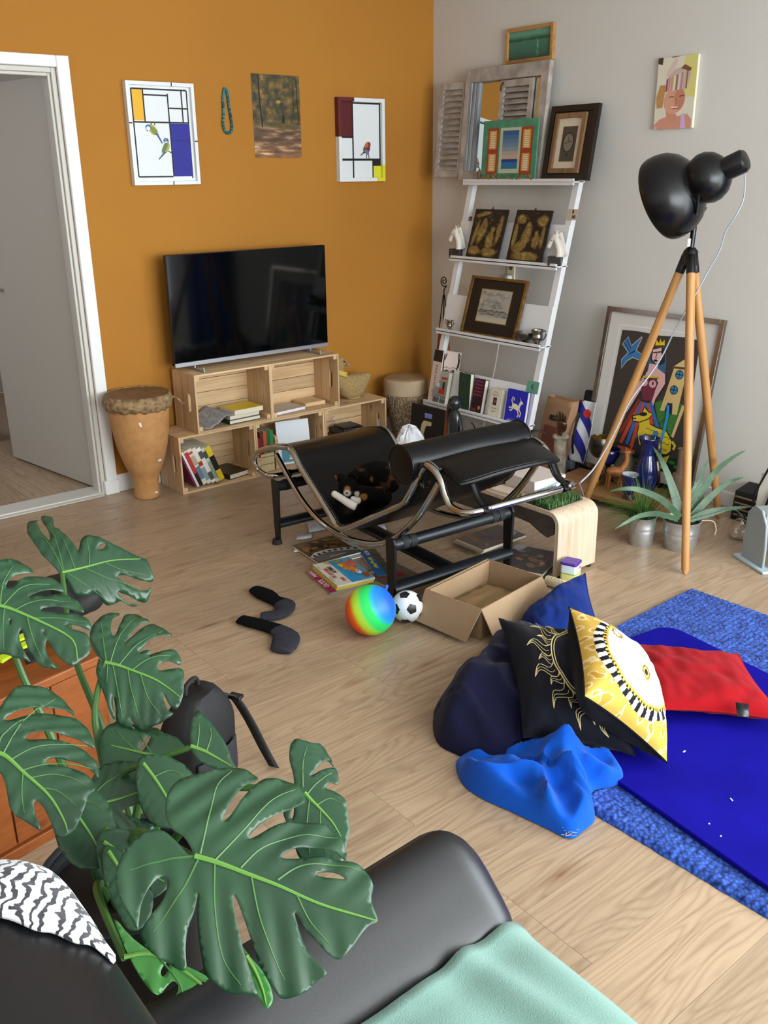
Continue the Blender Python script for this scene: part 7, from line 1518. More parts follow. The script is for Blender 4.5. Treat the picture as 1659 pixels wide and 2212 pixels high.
# blue cushion standing behind
bBR = pz(1306, 1385, .03); bTR = ray_at((1264, 1238), bBR, .37, True); bBL = pz(1165, 1410, .05); bTL = bTR+(bBL-bBR)
bTL = ray_at((1120, 1345), bBL, .25, True)
pillow('blue_cushion', 'royal blue cotton cushion standing behind the sun cushion', bTL, bTR, bBR, bBL, .17, m_roy, seed=5, wr=.012, zmin=.003)
# sun cushion
sBL = pz(1132, 1592, .10); sBR = pz(1372, 1632, .055); sTL = ray_at((1078, 1336), sBL, .43, True); sTR = sTL+(sBR-sBL)*1.0+Vector((0, 0, .0))
t, sf, si = pillow('sun_cushion', 'navy velvet cushion embroidered with a golden sun', sTL, sTR, sBR, sBL, .18, m_velv, seed=9, wr=.014, pinch=.10)
m_gold = mat('gold_thread', '#c6b482', .5, .1)
def emb(pts, r=.0016, nm='embroidery'):
    o = MB().tube([Vector(sf(u, v))+(sTR-sTL).cross(sTL-sBL).normalized()*.0015 for u, v in pts], r, 5).build(nm, m_gold, t); o.matrix_parent_inverse = si
sc_, sr = (.68, .54), .33
emb([(sc_[0]+sr*math.cos(a), sc_[1]+sr*math.sin(a)) for a in [k*2*PI/60 for k in range(61)]], .0022, 'sun_ring'); emb([(sc_[0]+sr*.93*math.cos(a), sc_[1]+sr*.93*math.sin(a)) for a in [k*2*PI/60 for k in range(61)]], .0016, 'sun_ring')
for k in range(26):
    a = k*2*PI/26; L = .23 if k % 2 == 0 else .135; w_ = .055 if k % 2 == 0 else .04
    def rp(f, s): 
        wob = .035*math.sin(f*PI*2.2)*(1 if k % 2 == 0 else .6); rr = sr+L*f; aa = a+(s*w_*(1-f)**.8+wob)/max(rr, .1); return (sc_[0]+rr*math.cos(aa), sc_[1]+rr*math.sin(aa))
    while L > .05 and not all(.015 < x < .985 and .015 < y < .985 for x, y in [rp(f/9, q_) for f in range(10) for q_ in (1, -1)]): L *= .9
    P1 = [rp(f/9, 1) for f in range(10)]; P2 = [rp(f/9, -1) for f in range(10)]; P3 = [rp(f/9, 0) for f in range(1, 10)]
    if all(.02 < x < .98 and .02 < y < .98 for x, y in P1+P2): emb(P1+P2[::-1], .0011, 'sun_ray'); emb(P3, .0009, 'sun_ray')
# cream cushion with gold border and black velvet back
cB = pz(1441, 1648, .05); sn_ = (sTR-sTL).cross(sTL-sBL).normalized()
def off_sun(px_, d): return on_plane(*px_, sTL+sn_*d, sn_)
cA = off_sun((1229, 1312), .10); cC = off_sun((1262, 1505), .21); cD = cA+(cB-cC)
def d_circ(u, v): return math.hypot(u-.5, v-.5)
def cream(u, v):
    d = d_circ(u, v); a = math.atan2(v-.5, u-.5)
    if d > .455:
        n_ = noise.noise(Vector((u*14, v*14, 3))); return '#c9a24a' if n_ < .12 else ('#ddc892' if n_ < .3 else '#b98d34')
    if d > .395: return '#15161c' if int((a+PI)/(2*PI)*64) % 2 else '#dcd9cf'
    if d > .375: return '#cfa94e' if int((a+PI)/(2*PI)*130) % 2 else '#2a2418'
    if d > .36: return '#c39a3c'
    # small sun motif and face oval
    if math.hypot(u-.27, v-.30) < .035: return '#d6cdb0'
    if math.hypot(u-.27, v-.30) < .065: return '#c39a3c' if int((math.atan2(v-.30, u-.27)+PI)/(2*PI)*24) % 2 else '#1d1a18'
    e = ((u-.60)/.085)**2+((v-.52)/.045)**2
    if e < 1: return '#2a261f' if .45 < e < .6 or e < .12 else '#b3965a'
    return '#dedbd2'
pillow('cream_cushion', 'cream cushion with gold baroque border and black velvet back', cD, cB, cC, cA, .20, attr_mat('cream_print', .85, .15, 0, bump=(300, .2)), m_blkv, colf=cream, n=150, wr=.010, seed=13)
# ------------------------------------------------------------------ blankets
def blanket(name, label, outline, H_, ridges, m, z0=.004, nr=34, na=120, seed=0, kpow=2.2, wr=.01, rid=.03, group='blankets heaped on the floor', ctr=None, base=None):
    P = [pz(x, y, .01) for x, y in outline]; S_ = spline([(q.x, q.y, 0) for q in P], 12, closed=True); c = ctr or sum(S_, Vector())/len(S_)
    cum = [0.0]
    for k in range(len(S_)): cum.append(cum[-1]+(S_[(k+1) % len(S_)]-S_[k]).length)
    tot = cum[-1]; B = []; j = 0
    for k in range(na):
        d = tot*k/na
        while cum[j+1] < d: j += 1
        f_ = (d-cum[j])/(cum[j+1]-cum[j]); B.append(S_[j].lerp(S_[(j+1) % len(S_)], f_))
    RG = [([pz(x, y, zz) for x, y in pl_], A_, w_) for pl_, A_, w_, zz in ridges]
    def dist(p_, pl_):
        best = 9
        for a, b_ in zip(pl_, pl_[1:]):
            ab = Vector((b_.x-a.x, b_.y-a.y)); ap_ = Vector((p_.x-a.x, p_.y-a.y)); tt = max(0, min(1, ap_.dot(ab)/max(ab.dot(ab), 1e-9))); best = min(best, (ap_-ab*tt).length)
        return best
    def fn(u, v):
        e = B[int(round(u*na)) % na]; p_ = c.lerp(e, v); h = H_*(1-v**kpow)
        env = min(1, (1-v)*6)
        for pl_, A_, w_ in RG: h += A_*math.exp(-(dist(p_, pl_)/w_)**2)*min(1, (1-v)*9)
        h += (wr*noise.noise(Vector((p_.x*9+seed, p_.y*9, 1)))+wr*.5*noise.noise(Vector((p_.x*24+seed, p_.y*24, 4))))*env
        h += rid*max(0, 1-abs(noise.noise(Vector((p_.x*7+seed, p_.y*5-seed, 9))))*3.2)**2*env
        lip = .006*min(1, (1-v)*30)
        return Vector((p_.x, p_.y, max(z0+(base(p_) if base else 0), z0+(base(p_) if base else 0)+h+lip)))
    b = MB(); b.grid(fn, na, nr, cu=True); o = b.build(name, m, smooth=180, weld=True); 
    return tag(o, label, 'blanket', group)
m_brb = cloth_mat('bright_blue_fleece', '#0450b8', '#0346aa', .10, 350, .95, .5); m_nvb = cloth_mat('navy_fleece', '#10102e', '#0d0d26', .08, 350, .95, .5)
rugz = lambda p_: .016 if p_.x > -2.41 else 0.0
blanket('navy_blanket', 'dark navy fleece blanket bunched under the sun cushion', [(935, 1555), (950, 1520), (990, 1490), (1030, 1450), (1062, 1400), (1120, 1390), (1200, 1430), (1260, 1520), (1240, 1600), (1150, 1640), (1060, 1650), (985, 1625), (945, 1600)], .10, [([(950, 1545), (1010, 1500), (1100, 1490), (1170, 1520)], .05, .06, .12), ([(1010, 1480), (1060, 1440), (1110, 1400)], .04, .05, .12), ([(960, 1590), (1050, 1610), (1150, 1600)], .03, .04, .08)], m_nvb, seed=3, kpow=3.5, base=rugz)
blanket('bright_blue_blanket', 'bright blue fleece blanket crumpled beside the exercise mat', [(985, 1650), (1000, 1630), (1060, 1640), (1150, 1625), (1200, 1605), (1270, 1625), (1330, 1655), (1350, 1690), (1325, 1705), (1282, 1715), (1275, 1740), (1285, 1768), (1262, 1790), (1232, 1808), (1180, 1785), (1110, 1752), (1040, 1720), (1000, 1690)], .030, [([(1195, 1600), (1215, 1650), (1260, 1720), (1275, 1760)], .055, .035, .07), ([(1000, 1655), (1060, 1690), (1150, 1730), (1215, 1785)], .035, .035, .05), ([(1080, 1650), (1150, 1690), (1190, 1740)], .03, .03, .05), ([(1230, 1640), (1290, 1660), (1335, 1680)], .04, .03, .06), ([(1010, 1640), (1080, 1660), (1120, 1650)], .03, .025, .06)], m_brb, seed=8, kpow=4, wr=.018, rid=.04, base=rugz)
b = MB(); random.seed(77)
for k in range(26):
    q = pz(1222+random.uniform(-4, 18), 1806-random.uniform(0, 18)*.9, .02); b.tube([q, q+Vector((random.uniform(-.008, .012), random.uniform(-.012, .006), random.uniform(-.004, .008)))], .0007, 4)
o = b.build('fringe', mat('yellow_thread', '#c9b04a', .7), bpy.data.objects['bright_blue_blanket']); o['kind'] = 'stuff'
blanket('royal_blue_throw', 'dark royal blue throw spread beneath the navy blanket', [(1040, 1470), (1062, 1410), (1090, 1370), (1200, 1360), (1300, 1390), (1330, 1450), (1280, 1520), (1150, 1540), (1060, 1510)], .06, [([(1060, 1450), (1100, 1400), (1180, 1380)], .05, .05, .1)], cloth_mat('royal_throw', '#0b1f5c', '#091a4c', .2), seed=21, kpow=3, base=rugz)
# ------------------------------------------------------------------ sofa with throw and zebra cloth
m_sofa = mat('sofa_leather', '#101114', .40, spec=.6, bump=(300, .08))
t = thing('black_sofa', 'black leatherette sofa with rounded arm beside the monstera', 'sofa', (-3.5, -4.1, 0)); sinv = Matrix.Translation((3.5, 4.1, 0))
def sb(m, nm, mt=None, **k): o = m.build(nm, mt or m_sofa, t, **k); o.matrix_parent_inverse = sinv; return o
# arm: section in y,z swept along x with a rounded front
sec = [(-3.735, .10), (-3.745, .30), (-3.752, .372), (-3.748, .398), (-3.728, .420), (-3.692, .450), (-3.652, .480), (-3.615, .498), (-3.580, .494), (-3.556, .468), (-3.546, .42), (-3.55, .34), (-3.55, .10)]
SS = spline([(y, z, 0) for y, z in sec], 4); cy_, cz_ = -3.645, .25
def arm(u, v):
    x = -3.92+.80*min(1, u*1.12); f_ = max(0, (u*1.12-.88)/.24); f_ = min(1, f_); sc2 = math.sqrt(max(0, 1-f_**2.6)) if f_ < 1 else 0
    x = -3.92+.815*min(u, 1); k = v*(len(SS)-1); i = min(int(k), len(SS)-2); q = SS[i].lerp(SS[i+1], k-i)
    e = max(0, (x+3.185)/.08); sh = math.sqrt(max(0.0, 1-min(1, e)**2)); sy = .35+.65*sh; sz = .55+.45*sh
    lift = .035*max(0, min(1, (x+3.92)/.8))-.02
    return (x, cy_+(q.x-cy_)*sy, cz_+(q.y-cz_)*sz+(lift if q.y > .3 else 0))
b = MB(); b.grid(arm, 60, len(SS)); n_ = len(SS)
b.F([60*len(SS)-len(SS)+k for k in range(len(SS))]); sb(b, 'arm', smooth=180)
o = MB().tube([Vector(arm(k/40, .74))+Vector((0, 0, .003)) for k in range(41)], .0022, 5).build('arm_seam', mat('seam_thread', '#26242a', .6), t); o.matrix_parent_inverse = sinv
def rblock(x0, x1, y0, y1, z0, z1, r=.04): m = MB(); m.b2(x0, x1, y0, y1, z0, z1); return m
sb(rblock(-3.9, -3.135, -5.3, -3.748, .08, .30), 'seat_base', bevel=.03)
sb(rblock(-3.78, -3.115, -5.3, -3.748, .301, .392), 'seat_cushion', bevel=.035)
# back with rounded ridge and rounded far end
def back(u, v):
    y = -5.3+1.83*u; e = max(0, (y+3.62)/.15); sh = math.sqrt(max(0.0, 1-min(1, e)**2)); a = PI*v
    rx, rz = .14, .12; xc = -3.935; x = xc-rx*math.cos(a); z = .70+rz*math.sin(a)**.7
    z = .70+(z-.70)*(.25+.75*sh); return (xc+(x-xc)*(.45+.55*sh), y, z+.0-(.05*(1-sh)))
b = MB(); nu_, nv_ = 70, 26; idx = b.grid(back, nu_, nv_)
for i in range(nu_-1):   # front and rear faces down to the floor
    for j, dx in ((0, -.01), (nv_-1, .10)):
        p0, p1 = Vector(b.v[idx[i][j]]), Vector(b.v[idx[i+1][j]]); q0, q1 = b.V((p0.x+dx, p0.y, .12 if j == 0 else .31)), b.V((p1.x+dx, p1.y, .12 if j == 0 else .31))
        b.F((idx[i][j], idx[i+1][j], q1, q0) if j else (idx[i+1][j], idx[i][j], q0, q1))
b.poly([Vector(b.v[idx[nu_-1][j]]) for j in range(nv_)]+[(-3.82, -3.47, .31), (-4.06, -3.47, .12)])
sb(b, 'backrest', smooth=60, weld=True)
for x in (-3.85, -3.2):
    for y in (-5.2, -3.65): sb(MB().tube([(x, y, 0), (x, y, .10)], .025, 12), 'foot')
# mint throw on the seat
def throw(u, v):
    y = -3.752-1.2*v; x = -3.74+.605*u; w_ = .010*noise.noise(Vector((u*3, v*7, 2)))+.010*noise.noise(Vector((u*7, v*3, 6)))
    ridge = .022*math.exp(-((u-.78-.25*v)/.05)**2)*(1-v*.3)+.015*math.exp(-((u-.5-.5*v)/.10)**2)
    e = max(0, (u-.93)/.07); z = .408+w_+ridge-.02*e*e+(.012*math.exp(-(v/.02)**2)); return (x, y+.004*math.sin(u*9), z)
b = MB(); b.grid(throw, 60, 70); tag(b.build('mint_throw', cloth_mat('mint_fleece', '#7a9c92', '#739489', .15, 400, .95, .5), smooth=180, solid=.006), 'mint green fleece throw spread over the sofa seat', 'blanket')
# zebra cloth over the back
def zebra_mat():
    m, nt, b = new_mat('zebra_print'); v = mapping(nt, 'Object', (1, 1, 1), (0, 0, .55))
    nz = N(nt, 'ShaderNodeTexNoise', i_Scale=13.0, i_Detail=2.0); nt.links.new(v, nz.inputs['Vector'])
    wv = N(nt, 'ShaderNodeTexWave', i_Scale=22.0, i_Distortion=8.0, i_Detail=2.0); wv.inputs['Detail Scale'].default_value = 1.6; nt.links.new(v, wv.inputs['Vector'])
    r = ramp(nt, [(.26, '#22222a'), (.34, '#d5d6da')]); nt.links.new(wv.outputs['Fac'], r.inputs[0]); nt.links.new(r.outputs[0], b.inputs['Base Color']); b.inputs['Roughness'].default_value = .9; b.inputs['Sheen Weight'].default_value = .2
    n2 = N(nt, 'ShaderNodeTexNoise', i_Scale=260.0); nt.links.new(v, n2.inputs['Vector']); add_bump(nt, b, n2.outputs['Fac'], .4); return m
def back_z(x, y):
    e = max(0, (y+3.62)/.15); sh = math.sqrt(max(0.0, 1-min(1, e)**2)); sx = (.45+.55*sh); c = max(-1, min(1, (x+3.935)/(-.14*sx))); a = math.acos(c)
    return .70+.12*math.sin(a)**.7*(.25+.75*sh)-.05*(1-sh)
zq = [pz(x, y, .81) for x, y in ((-90, 1760), (132, 1800), (240, 2025), (-90, 2000))]
def zeb(u, v):
    p_ = (zq[0]*(1-u)+zq[1]*u)*(1-v)+(zq[3]*(1-u)+zq[2]*u)*v; bow = Vector((.012*math.sin(PI*v)*u, 0, 0)); x = min(p_.x+bow.x, -3.797); y = p_.y+.012*noise.noise(Vector((u*5, v*5, 1)))
    return (x, y, max(back_z(x, y), .70)+.007+.004*noise.noise(Vector((u*6, v*6, 4))))
b = MB(); b.grid(zeb, 40, 36)
tag(b.build('zebra_cloth', zebra_mat(), smooth=180, solid=.004), 'black and white zebra print cloth draped over sofa back', 'cloth')

# ------------------------------------------------------------------ orange chest with bag, backpack
c0 = pz(230, 1404, .45); c1 = pz(94, 1464, .45); c2 = pz(0, 1181, .45); ex = (c1-c0).normalized(); ey = Vector((ex.y, -ex.x, 0))
if ey.dot(c2-c0) < 0: ey = -ey
m_oc = wood('orange_pine', '#8f4d1a', '#743a10', 0, .45, knots=True)
Mch = Matrix(((ex.x, ey.x, 0, c0.x), (ex.y, ey.y, 0, c0.y), (0, 0, 1, 0), (0, 0, 0, 1)))
t = thing('pine_chest', 'orange stained pine chest behind the monstera', 'chest', (c0.x, c0.y, 0))
def cbx(nm, x0, x1, y0, y1, z0, z1, **k):
    b = MB(); b.at(Mch).b2(x0, x1, y0, y1, z0, z1); o = b.build(nm, m_oc, t, weld=True, **k); o.matrix_parent_inverse = Matrix.Translation((-c0.x, -c0.y, 0))
cbx('lid', -.012, .62, -.012, .92, .425, .45, bevel=.004); cbx('body', .01, .60, .01, .90, .03, .4245, bevel=.003); cbx('plinth', .0, .61, .0, .91, 0, .0295, bevel=.002)
for k in range(4): cbx('side_board', .02+k*.145, .16+k*.145, .0045, .0098, .04, .415, bevel=.001)
m_bn = mat('black_nylon', '#0e0e10', .7, bump=(60, .3))
q = pz(40, 1400, .45); t = thing('cycling_bag', 'black bag with neon yellow reflective straps on the orange chest', 'bag', (q.x, q.y+.10, .4505))
b = MB()
def lump(u, v, sx, sy, sz, sd): a = 2*PI*u; bb = PI*(v-.5); k = 1+.18*noise.noise(Vector((math.cos(a)*2+sd, math.sin(a)*2, bb))); return (sx*math.copysign(abs(math.cos(bb)*math.cos(a))**.7, math.cos(a))*k, sy*math.copysign(abs(math.cos(bb)*math.sin(a))**.7, math.sin(a))*k, max(0, sz*(math.sin(bb)*.5+.5)*k))
b.grid(lambda u, v: lump(u, v, .15, .17, .10, 3), 36, 20, cu=True); b.build('bag_body', m_bn, t, smooth=180)
m_neon = mat('neon_yellow', '#c8e21e', .5)
pts = [pz(x, y, .57)-Vector(t.location) for x, y in ((42, 1352), (46, 1375), (52, 1395), (60, 1412), (70, 1430))]; S_ = spline(pts, 6)
b = MB(); ids = [(b.V(p_+Vector((.014, 0, 0))), b.V(p_-Vector((.014, 0, 0)))) for p_ in S_]
for A_, B2 in zip(ids, ids[1:]): b.F((A_[0], A_[1], B2[1], B2[0]))
b.build('strap', m_bn, t, solid=.004)
for (x, y) in ((46, 1377), (51, 1394)):
    p_ = pz(x, y, .576)-Vector(t.location); MB().box(p_, (.030, .022, .006), Euler((0, 0, .3)).to_matrix()).build('reflective_block', m_neon, t)
p_ = pz(14, 1417, .56)-Vector(t.location); MB().box(p_, (.05, .022, .008), Euler((0, 0, .5)).to_matrix()).build('reflective_block', m_neon, t)
q = pz(185, 1335, .46); b = MB(); b.grid(lambda u, v: lump(u, v, .075, .10, .09, 8), 30, 16, cu=True); tag(b.build('black_pouch', m_bn, smooth=180, loc=(q.x-.0, q.y+.09, .4505)), 'small black nylon pouch on the orange chest edge', 'pouch')
# backpack
t = thing('backpack', 'black backpack with mesh side pocket standing on the floor', 'backpack', (-3.135, -2.575, 0), (0, 0, .5)); t.scale = (.86, .86, .86)
def bp(u, v):
    a = 2*PI*u; k = 1+.06*noise.noise(Vector((math.cos(a)*2, math.sin(a)*2, v*3))); f_ = (1-max(0, v-.6)**2*3.2) if v > .6 else 1-.12*max(0, .15-v)/.15; f_ = max(.25, f_)
    return (.13*math.copysign(abs(math.cos(a))**.6, math.cos(a))*f_*k, .085*math.copysign(abs(math.sin(a))**.6, math.sin(a))*f_*k-.02*v, .36*v)
b = MB(); b.grid(bp, 44, 22, cu=True); b.poly([bp(k/44, 1) for k in range(44)]); b.poly([bp(k/44, 0) for k in range(43, -1, -1)]); b.build('bag_body', m_bn, t, smooth=60, weld=True)
b = MB(); b.grid(lambda u, v: tuple(Vector(bp(.60+.22*u, .05+.45*v))*1.0+Vector((0, -.012, 0))), 12, 8); b.build('mesh_pocket', mat('mesh_net', '#24242a', .8, bump=(400, 1)), t, solid=.002)
b = MB(); S_ = spline([(.10, -.04, .30), (.14, -.06, .27), (.17, -.09, .18), (.19, -.13, .06), (.18, -.17, .006)], 8); ids = [(b.V(p_+Vector((.0, .018, 0))), b.V(p_-Vector((.0, .018, 0)))) for p_ in S_]
for A_, B2 in zip(ids, ids[1:]): b.F((A_[0], A_[1], B2[1], B2[0]))
b.build('shoulder_strap', m_bn, t, solid=.006); MB().box((.145, -.065, .27), (.03, .045, .012)).build('buckle', mat('black_plastic', '#121214', .45), t, bevel=.003)
MB().tube(spline([(-.03, 0, .345), (-.02, .0, .385), (.03, 0, .385), (.04, 0, .345)], 5), .008, 8).build('carry_loop', m_bn, t)

# ------------------------------------------------------------------ monstera
from mathutils.geometry import delaunay_2d_cdt
def leaf_mat(name, c1, c2):
    m, nt, b = new_mat(name); v = mapping(nt, 'Object'); nz = N(nt, 'ShaderNodeTexNoise', i_Scale=9.0, i_Detail=4.0); nt.links.new(v, nz.inputs['Vector'])
    r = ramp(nt, [(.3, c1), (.7, c2)]); nt.links.new(nz.outputs['Fac'], r.inputs[0]); nt.links.new(r.outputs[0], b.inputs['Base Color']); b.inputs['Roughness'].default_value = .34; b.inputs['Specular IOR Level'].default_value = .5
    n2 = N(nt, 'ShaderNodeTexNoise', i_Scale=120.0, i_Detail=2.0); nt.links.new(v, n2.inputs['Vector']); add_bump(nt, b, n2.outputs['Fac'], .08); return m
m_lf = leaf_mat('monstera_leaf', '#1b3a26', '#264a2f'); m_lf2 = leaf_mat('monstera_leaf_young', '#356b30', '#44803c'); m_vein = mat('monstera_vein', '#5f8f3a', .5); m_stem = mat('monstera_stem', '#3f6a2c', .45, var=(12, '#2f5422'))
POT = Vector((-3.56, -3.13, 0))

mon = thing('monstera_plant', 'large monstera plant with split green leaves beside the sofa', 'plant', POT); minv = Matrix.Translation(-POT)
def mb_(m, nm, mt, **k): o = m.build(nm, mt, mon, **k); o.matrix_parent_inverse = minv; return o
mb_(MB().at(T(*POT)).lathe([(.12, 0), (.125, .01), (.16, .30), (.168, .305), (.168, .33), (.155, .33)], 36, True, False), 'pot', mat('anthracite_pot', '#24262a', .5), solid=.006)
mb_(MB().at(T(*POT)).lathe([(.155, .29), (.08, .3), (.004, .3)], 24, False, True), 'soil', m_soil)
def inpoly(x, y, P):
    c = False; j = len(P)-1
    for i in range(len(P)):
        if (P[i][1] > y) != (P[j][1] > y) and x < (P[j][0]-P[i][0])*(y-P[i][1])/(P[j][1]-P[i][1])+P[i][0]: c = not c
        j = i
    return c
def leaf(outline, mid, d, up=.65, tilt=0.0, holes=(), veins=(), m=m_lf, bend=.6, cup=.35, foot=None, step=9, conv=None, fold=.10):
    cv = conv or (lambda q: q); O_ = [cv(q) for q in outline]; HL = [[cv(q) for q in h] for h in holes]; MD = [cv(q) for q in mid]; VN = [[cv(q) for q in v] for v in veins]
    def smooth_poly(P): return [(q.x, q.y) for q in spline([(x, y, 0) for x, y in P], 3, closed=True)]
    O_ = smooth_poly(O_); HL = [smooth_poly(h) for h in HL]
    base = CAM+ray(*MD[0])*d; vd = ray(*MD[0]).normalized(); nrm = (-vd*(1-up)+Vector((0, 0, 1))*up+CR*tilt).normalized()
    def P3(x, y): return on_plane(x, y, base, nrm)
    M3 = [P3(*q) for q in MD]; axis = (M3[-1]-M3[0]).normalized(); side = nrm.cross(axis).normalized(); L = (M3[-1]-M3[0]).length
    ML = [((q-base).dot(axis), (q-base).dot(side)) for q in M3]
    def midside(s):
        for (a, b_), (c_, d_) in zip(ML, ML[1:]):
            if a <= s <= c_: return b_+(d_-b_)*(s-a)/max(c_-a, 1e-6)
        return ML[0][1] if s < ML[0][0] else ML[-1][1]
    def lift(x, y):
        p_ = P3(x, y); s = (p_-base).dot(axis); w_ = (p_-base).dot(side)-midside(s); aw = abs(w_)
        h = fold*min(aw, .08)-cup*.6*aw*aw/max(L, .1)*2.2-bend*.6*max(0, s)**2*.35-.2*max(0, -s)**2
        h += .0022*math.sin((s*1.0-aw*.55)*2*PI/(L*.155))*min(1, aw*18)
        return p_+nrm*h
    xs = [q[0] for q in O_]; ys = [q[1] for q in O_]; V2 = []; E2 = []
    for ring in [O_]+HL:
        k0 = len(V2); V2 += ring; E2 += [(k0+i, k0+(i+1) % len(ring)) for i in range(len(ring))]
    y = min(ys)+step*.5; row = 0
    while y < max(ys):
        x = min(xs)+(step*.5 if row % 2 else 0)
        while x < max(xs):
            if inpoly(x, y, O_) and not any(inpoly(x, y, h) for h in HL) and all((x-q[0])**2+(y-q[1])**2 > (step*.55)**2 for q in V2[:len(O_)+sum(map(len, HL))]): V2.append((x, y))
            x += step
        y += step*.87; row += 1
    r_ = delaunay_2d_cdt([Vector(q) for q in V2], E2, [], 0, 1e-4); vv, ff = r_[0], r_[2]
    b = MB(); ids = [b.V(lift(q.x, q.y)) for q in vv]
    for f_ in ff:
        cx = sum(vv[i].x for i in f_)/3; cy = sum(vv[i].y for i in f_)/3
        if inpoly(cx, cy, O_) and not any(inpoly(cx, cy, h) for h in HL): b.F([ids[i] for i in f_] if nrm.dot((Vector(b.v[ids[f_[1]]])-Vector(b.v[ids[f_[0]]])).cross(Vector(b.v[ids[f_[2]]])-Vector(b.v[ids[f_[0]]]))) > 0 else [ids[i] for i in reversed(f_)])
    lo = mb_(b, 'leaf', m, smooth=180, solid=.0012)
    S_ = spline([(x, y, 0) for x, y in MD], 6); n = len(S_)
    o = MB().tube([lift(q.x, q.y)+nrm*.0012 for q in S_], [.0038*(1-.8*k/n) for k in range(n)], 6).build('midrib', m_vein, lo)
    for v in VN:
        S2 = spline([(x, y, 0) for x, y in v], 5); n2 = len(S2); o = MB().tube([lift(q.x, q.y)+nrm*.0008 for q in S2], [.0017*(1-.7*k/n2) for k in range(n2)], 5).build('vein', mat('monstera_side_vein', '#3f6a34', .5), lo)
    f0 = foot or (POT+Vector((random.uniform(-.05, .05), random.uniform(-.05, .05), .29))); b0 = lift(*MD[0]); kx = b0.lerp(f0, .35)+Vector((0, 0, .06))-axis*.03
    S3 = spline([f0, f0.lerp(kx, .6)+Vector((0, 0, .03)), kx, b0+Vector((0, 0, -.002))], 7)
    mb_(MB().tube(S3, [.009-.004*k/len(S3) for k in range(len(S3))], 8), 'petiole', m_stem)
    return lo
random.seed(44)
z4 = lambda q: (380+q[0]/3.393, 1560+q[1]/3.393); z1 = lambda q: (q[0]/3.95, 1080+q[1]/3.95); z5 = lambda q: (q[0]/3.815, 1180+q[1]/3.815)
BIG = [(415, 1838), (396, 1808), (368, 1788), (357, 1755), (362, 1716), (387, 1680), (439, 1660), (483, 1642), (518, 1641), (545, 1654), (558, 1668), (527, 1687), (504, 1719), (488, 1752), (480, 1775), (498, 1760), (521, 1725), (545, 1693), (569, 1669), (598, 1663), (628, 1669), (651, 1684), (661, 1707), (657, 1722), (633, 1737), (598, 1754), (563, 1778), (541, 1801), (538, 1812), (557, 1805), (592, 1784), (630, 1772), (675, 1771), (710, 1778), (734, 1796), (745, 1819), (750, 1855), (728, 1840), (690, 1830), (645, 1831), (616, 1842), (607, 1851), (616, 1855), (645, 1853), (690, 1850), (734, 1855), (775, 1864), (793, 1881), (807, 1910), (803, 1943), (818, 1984), (801, 1993), (784, 2011), (769, 2034), (748, 2058), (734, 2068), (710, 2058), (681, 2029), (657, 2002), (642, 1975), (637, 1973), (645, 2002), (657, 2037), (678, 2067), (707, 2099), (689, 2111), (663, 2135), (639, 2145), (613, 2148), (598, 2138), (580, 2114), (557, 2070), (539, 2017), (521, 1967), (509, 1939), (504, 1938), (507, 1973), (518, 2020), (530, 2061), (545, 2105), (558, 2140), (527, 2136), (498, 2135), (468, 2117), (445, 2099), (436, 2067), (427, 2002), (426, 1958), (429, 1927), (418, 1973), (406, 2002), (400, 2046), (399, 2088), (360, 2070), (326, 2051), (302, 2020), (303, 2003), (326, 1976), (351, 1943), (362, 1910), (359, 1893), (340, 1899), (318, 1926), (304, 1954), (299, 1987), (296, 2004), (282, 1979), (263, 1949), (252, 1918), (250, 1890), (260, 1855), (277, 1827), (299, 1805), (324, 1794), (354, 1796), (379, 1816), (399, 1838), (412, 1848)]
leaf(BIG, [(421, 1850), (470, 1864), (540, 1890), (600, 1912), (690, 1950), (780, 1975), (815, 1984)], 1.20, .45, holes=[[(681, 1887), (710, 1881), (734, 1888), (745, 1897), (710, 1895)]], veins=[[(432, 1846), (452, 1760), (470, 1690), (500, 1650)], [(465, 1858), (530, 1790), (590, 1720), (640, 1690)], [(520, 1875), (570, 1830), (650, 1803), (730, 1805)], [(600, 1900), (650, 1870), (720, 1866), (780, 1876)], [(428, 1858), (390, 1930), (330, 2010)], [(420, 1850), (360, 1858), (280, 1880)], [(464, 1868), (464, 1960), (480, 2060), (520, 2120)], [(543, 1895), (560, 1980), (590, 2060), (615, 2110)], [(640, 1930), (670, 1990), (710, 2035)]], bend=.7, cup=.3)
L2o = [(510, 630), (440, 550), (370, 480), (320, 400), (270, 310), (240, 240), (235, 150), (260, 90), (330, 78), (322, 120), (345, 200), (385, 280), (428, 322), (428, 260), (400, 180), (370, 100), (360, 50), (390, 22), (440, 40), (465, 80), (470, 170), (510, 210), (560, 270), (610, 340), (650, 400), (672, 425), (690, 340), (720, 300), (770, 290), (850, 310), (940, 360), (1060, 420), (1160, 470), (1240, 498), (1260, 510), (1290, 590), (1310, 685), (1200, 678), (1080, 642), (1000, 645), (1040, 690), (1120, 730), (1200, 760), (1270, 750), (1298, 738), (1285, 795), (1255, 848), (1160, 828), (1080, 792), (1005, 775), (1060, 832), (1150, 862), (1235, 858), (1150, 878), (1080, 858), (1030, 845), (940, 880), (890, 860), (850, 810), (800, 795), (700, 815), (640, 790), (590, 720), (550, 660)]
leaf(L2o, [(530, 620), (640, 595), (760, 565), (960, 515), (1200, 500)], 2.02, .35, holes=[[(832, 420), (852, 382), (903, 365), (888, 412)]], veins=[[(540, 612), (440, 400), (300, 180)], [(545, 612), (500, 420), (430, 120)], [(640, 592), (580, 420), (520, 280)], [(760, 562), (760, 450), (740, 330)], [(720, 580), (900, 660), (1200, 740)], [(580, 630), (760, 740), (930, 860)], [(900, 535), (1050, 600), (1280, 640)]], conv=z1, bend=.5, tilt=.1)
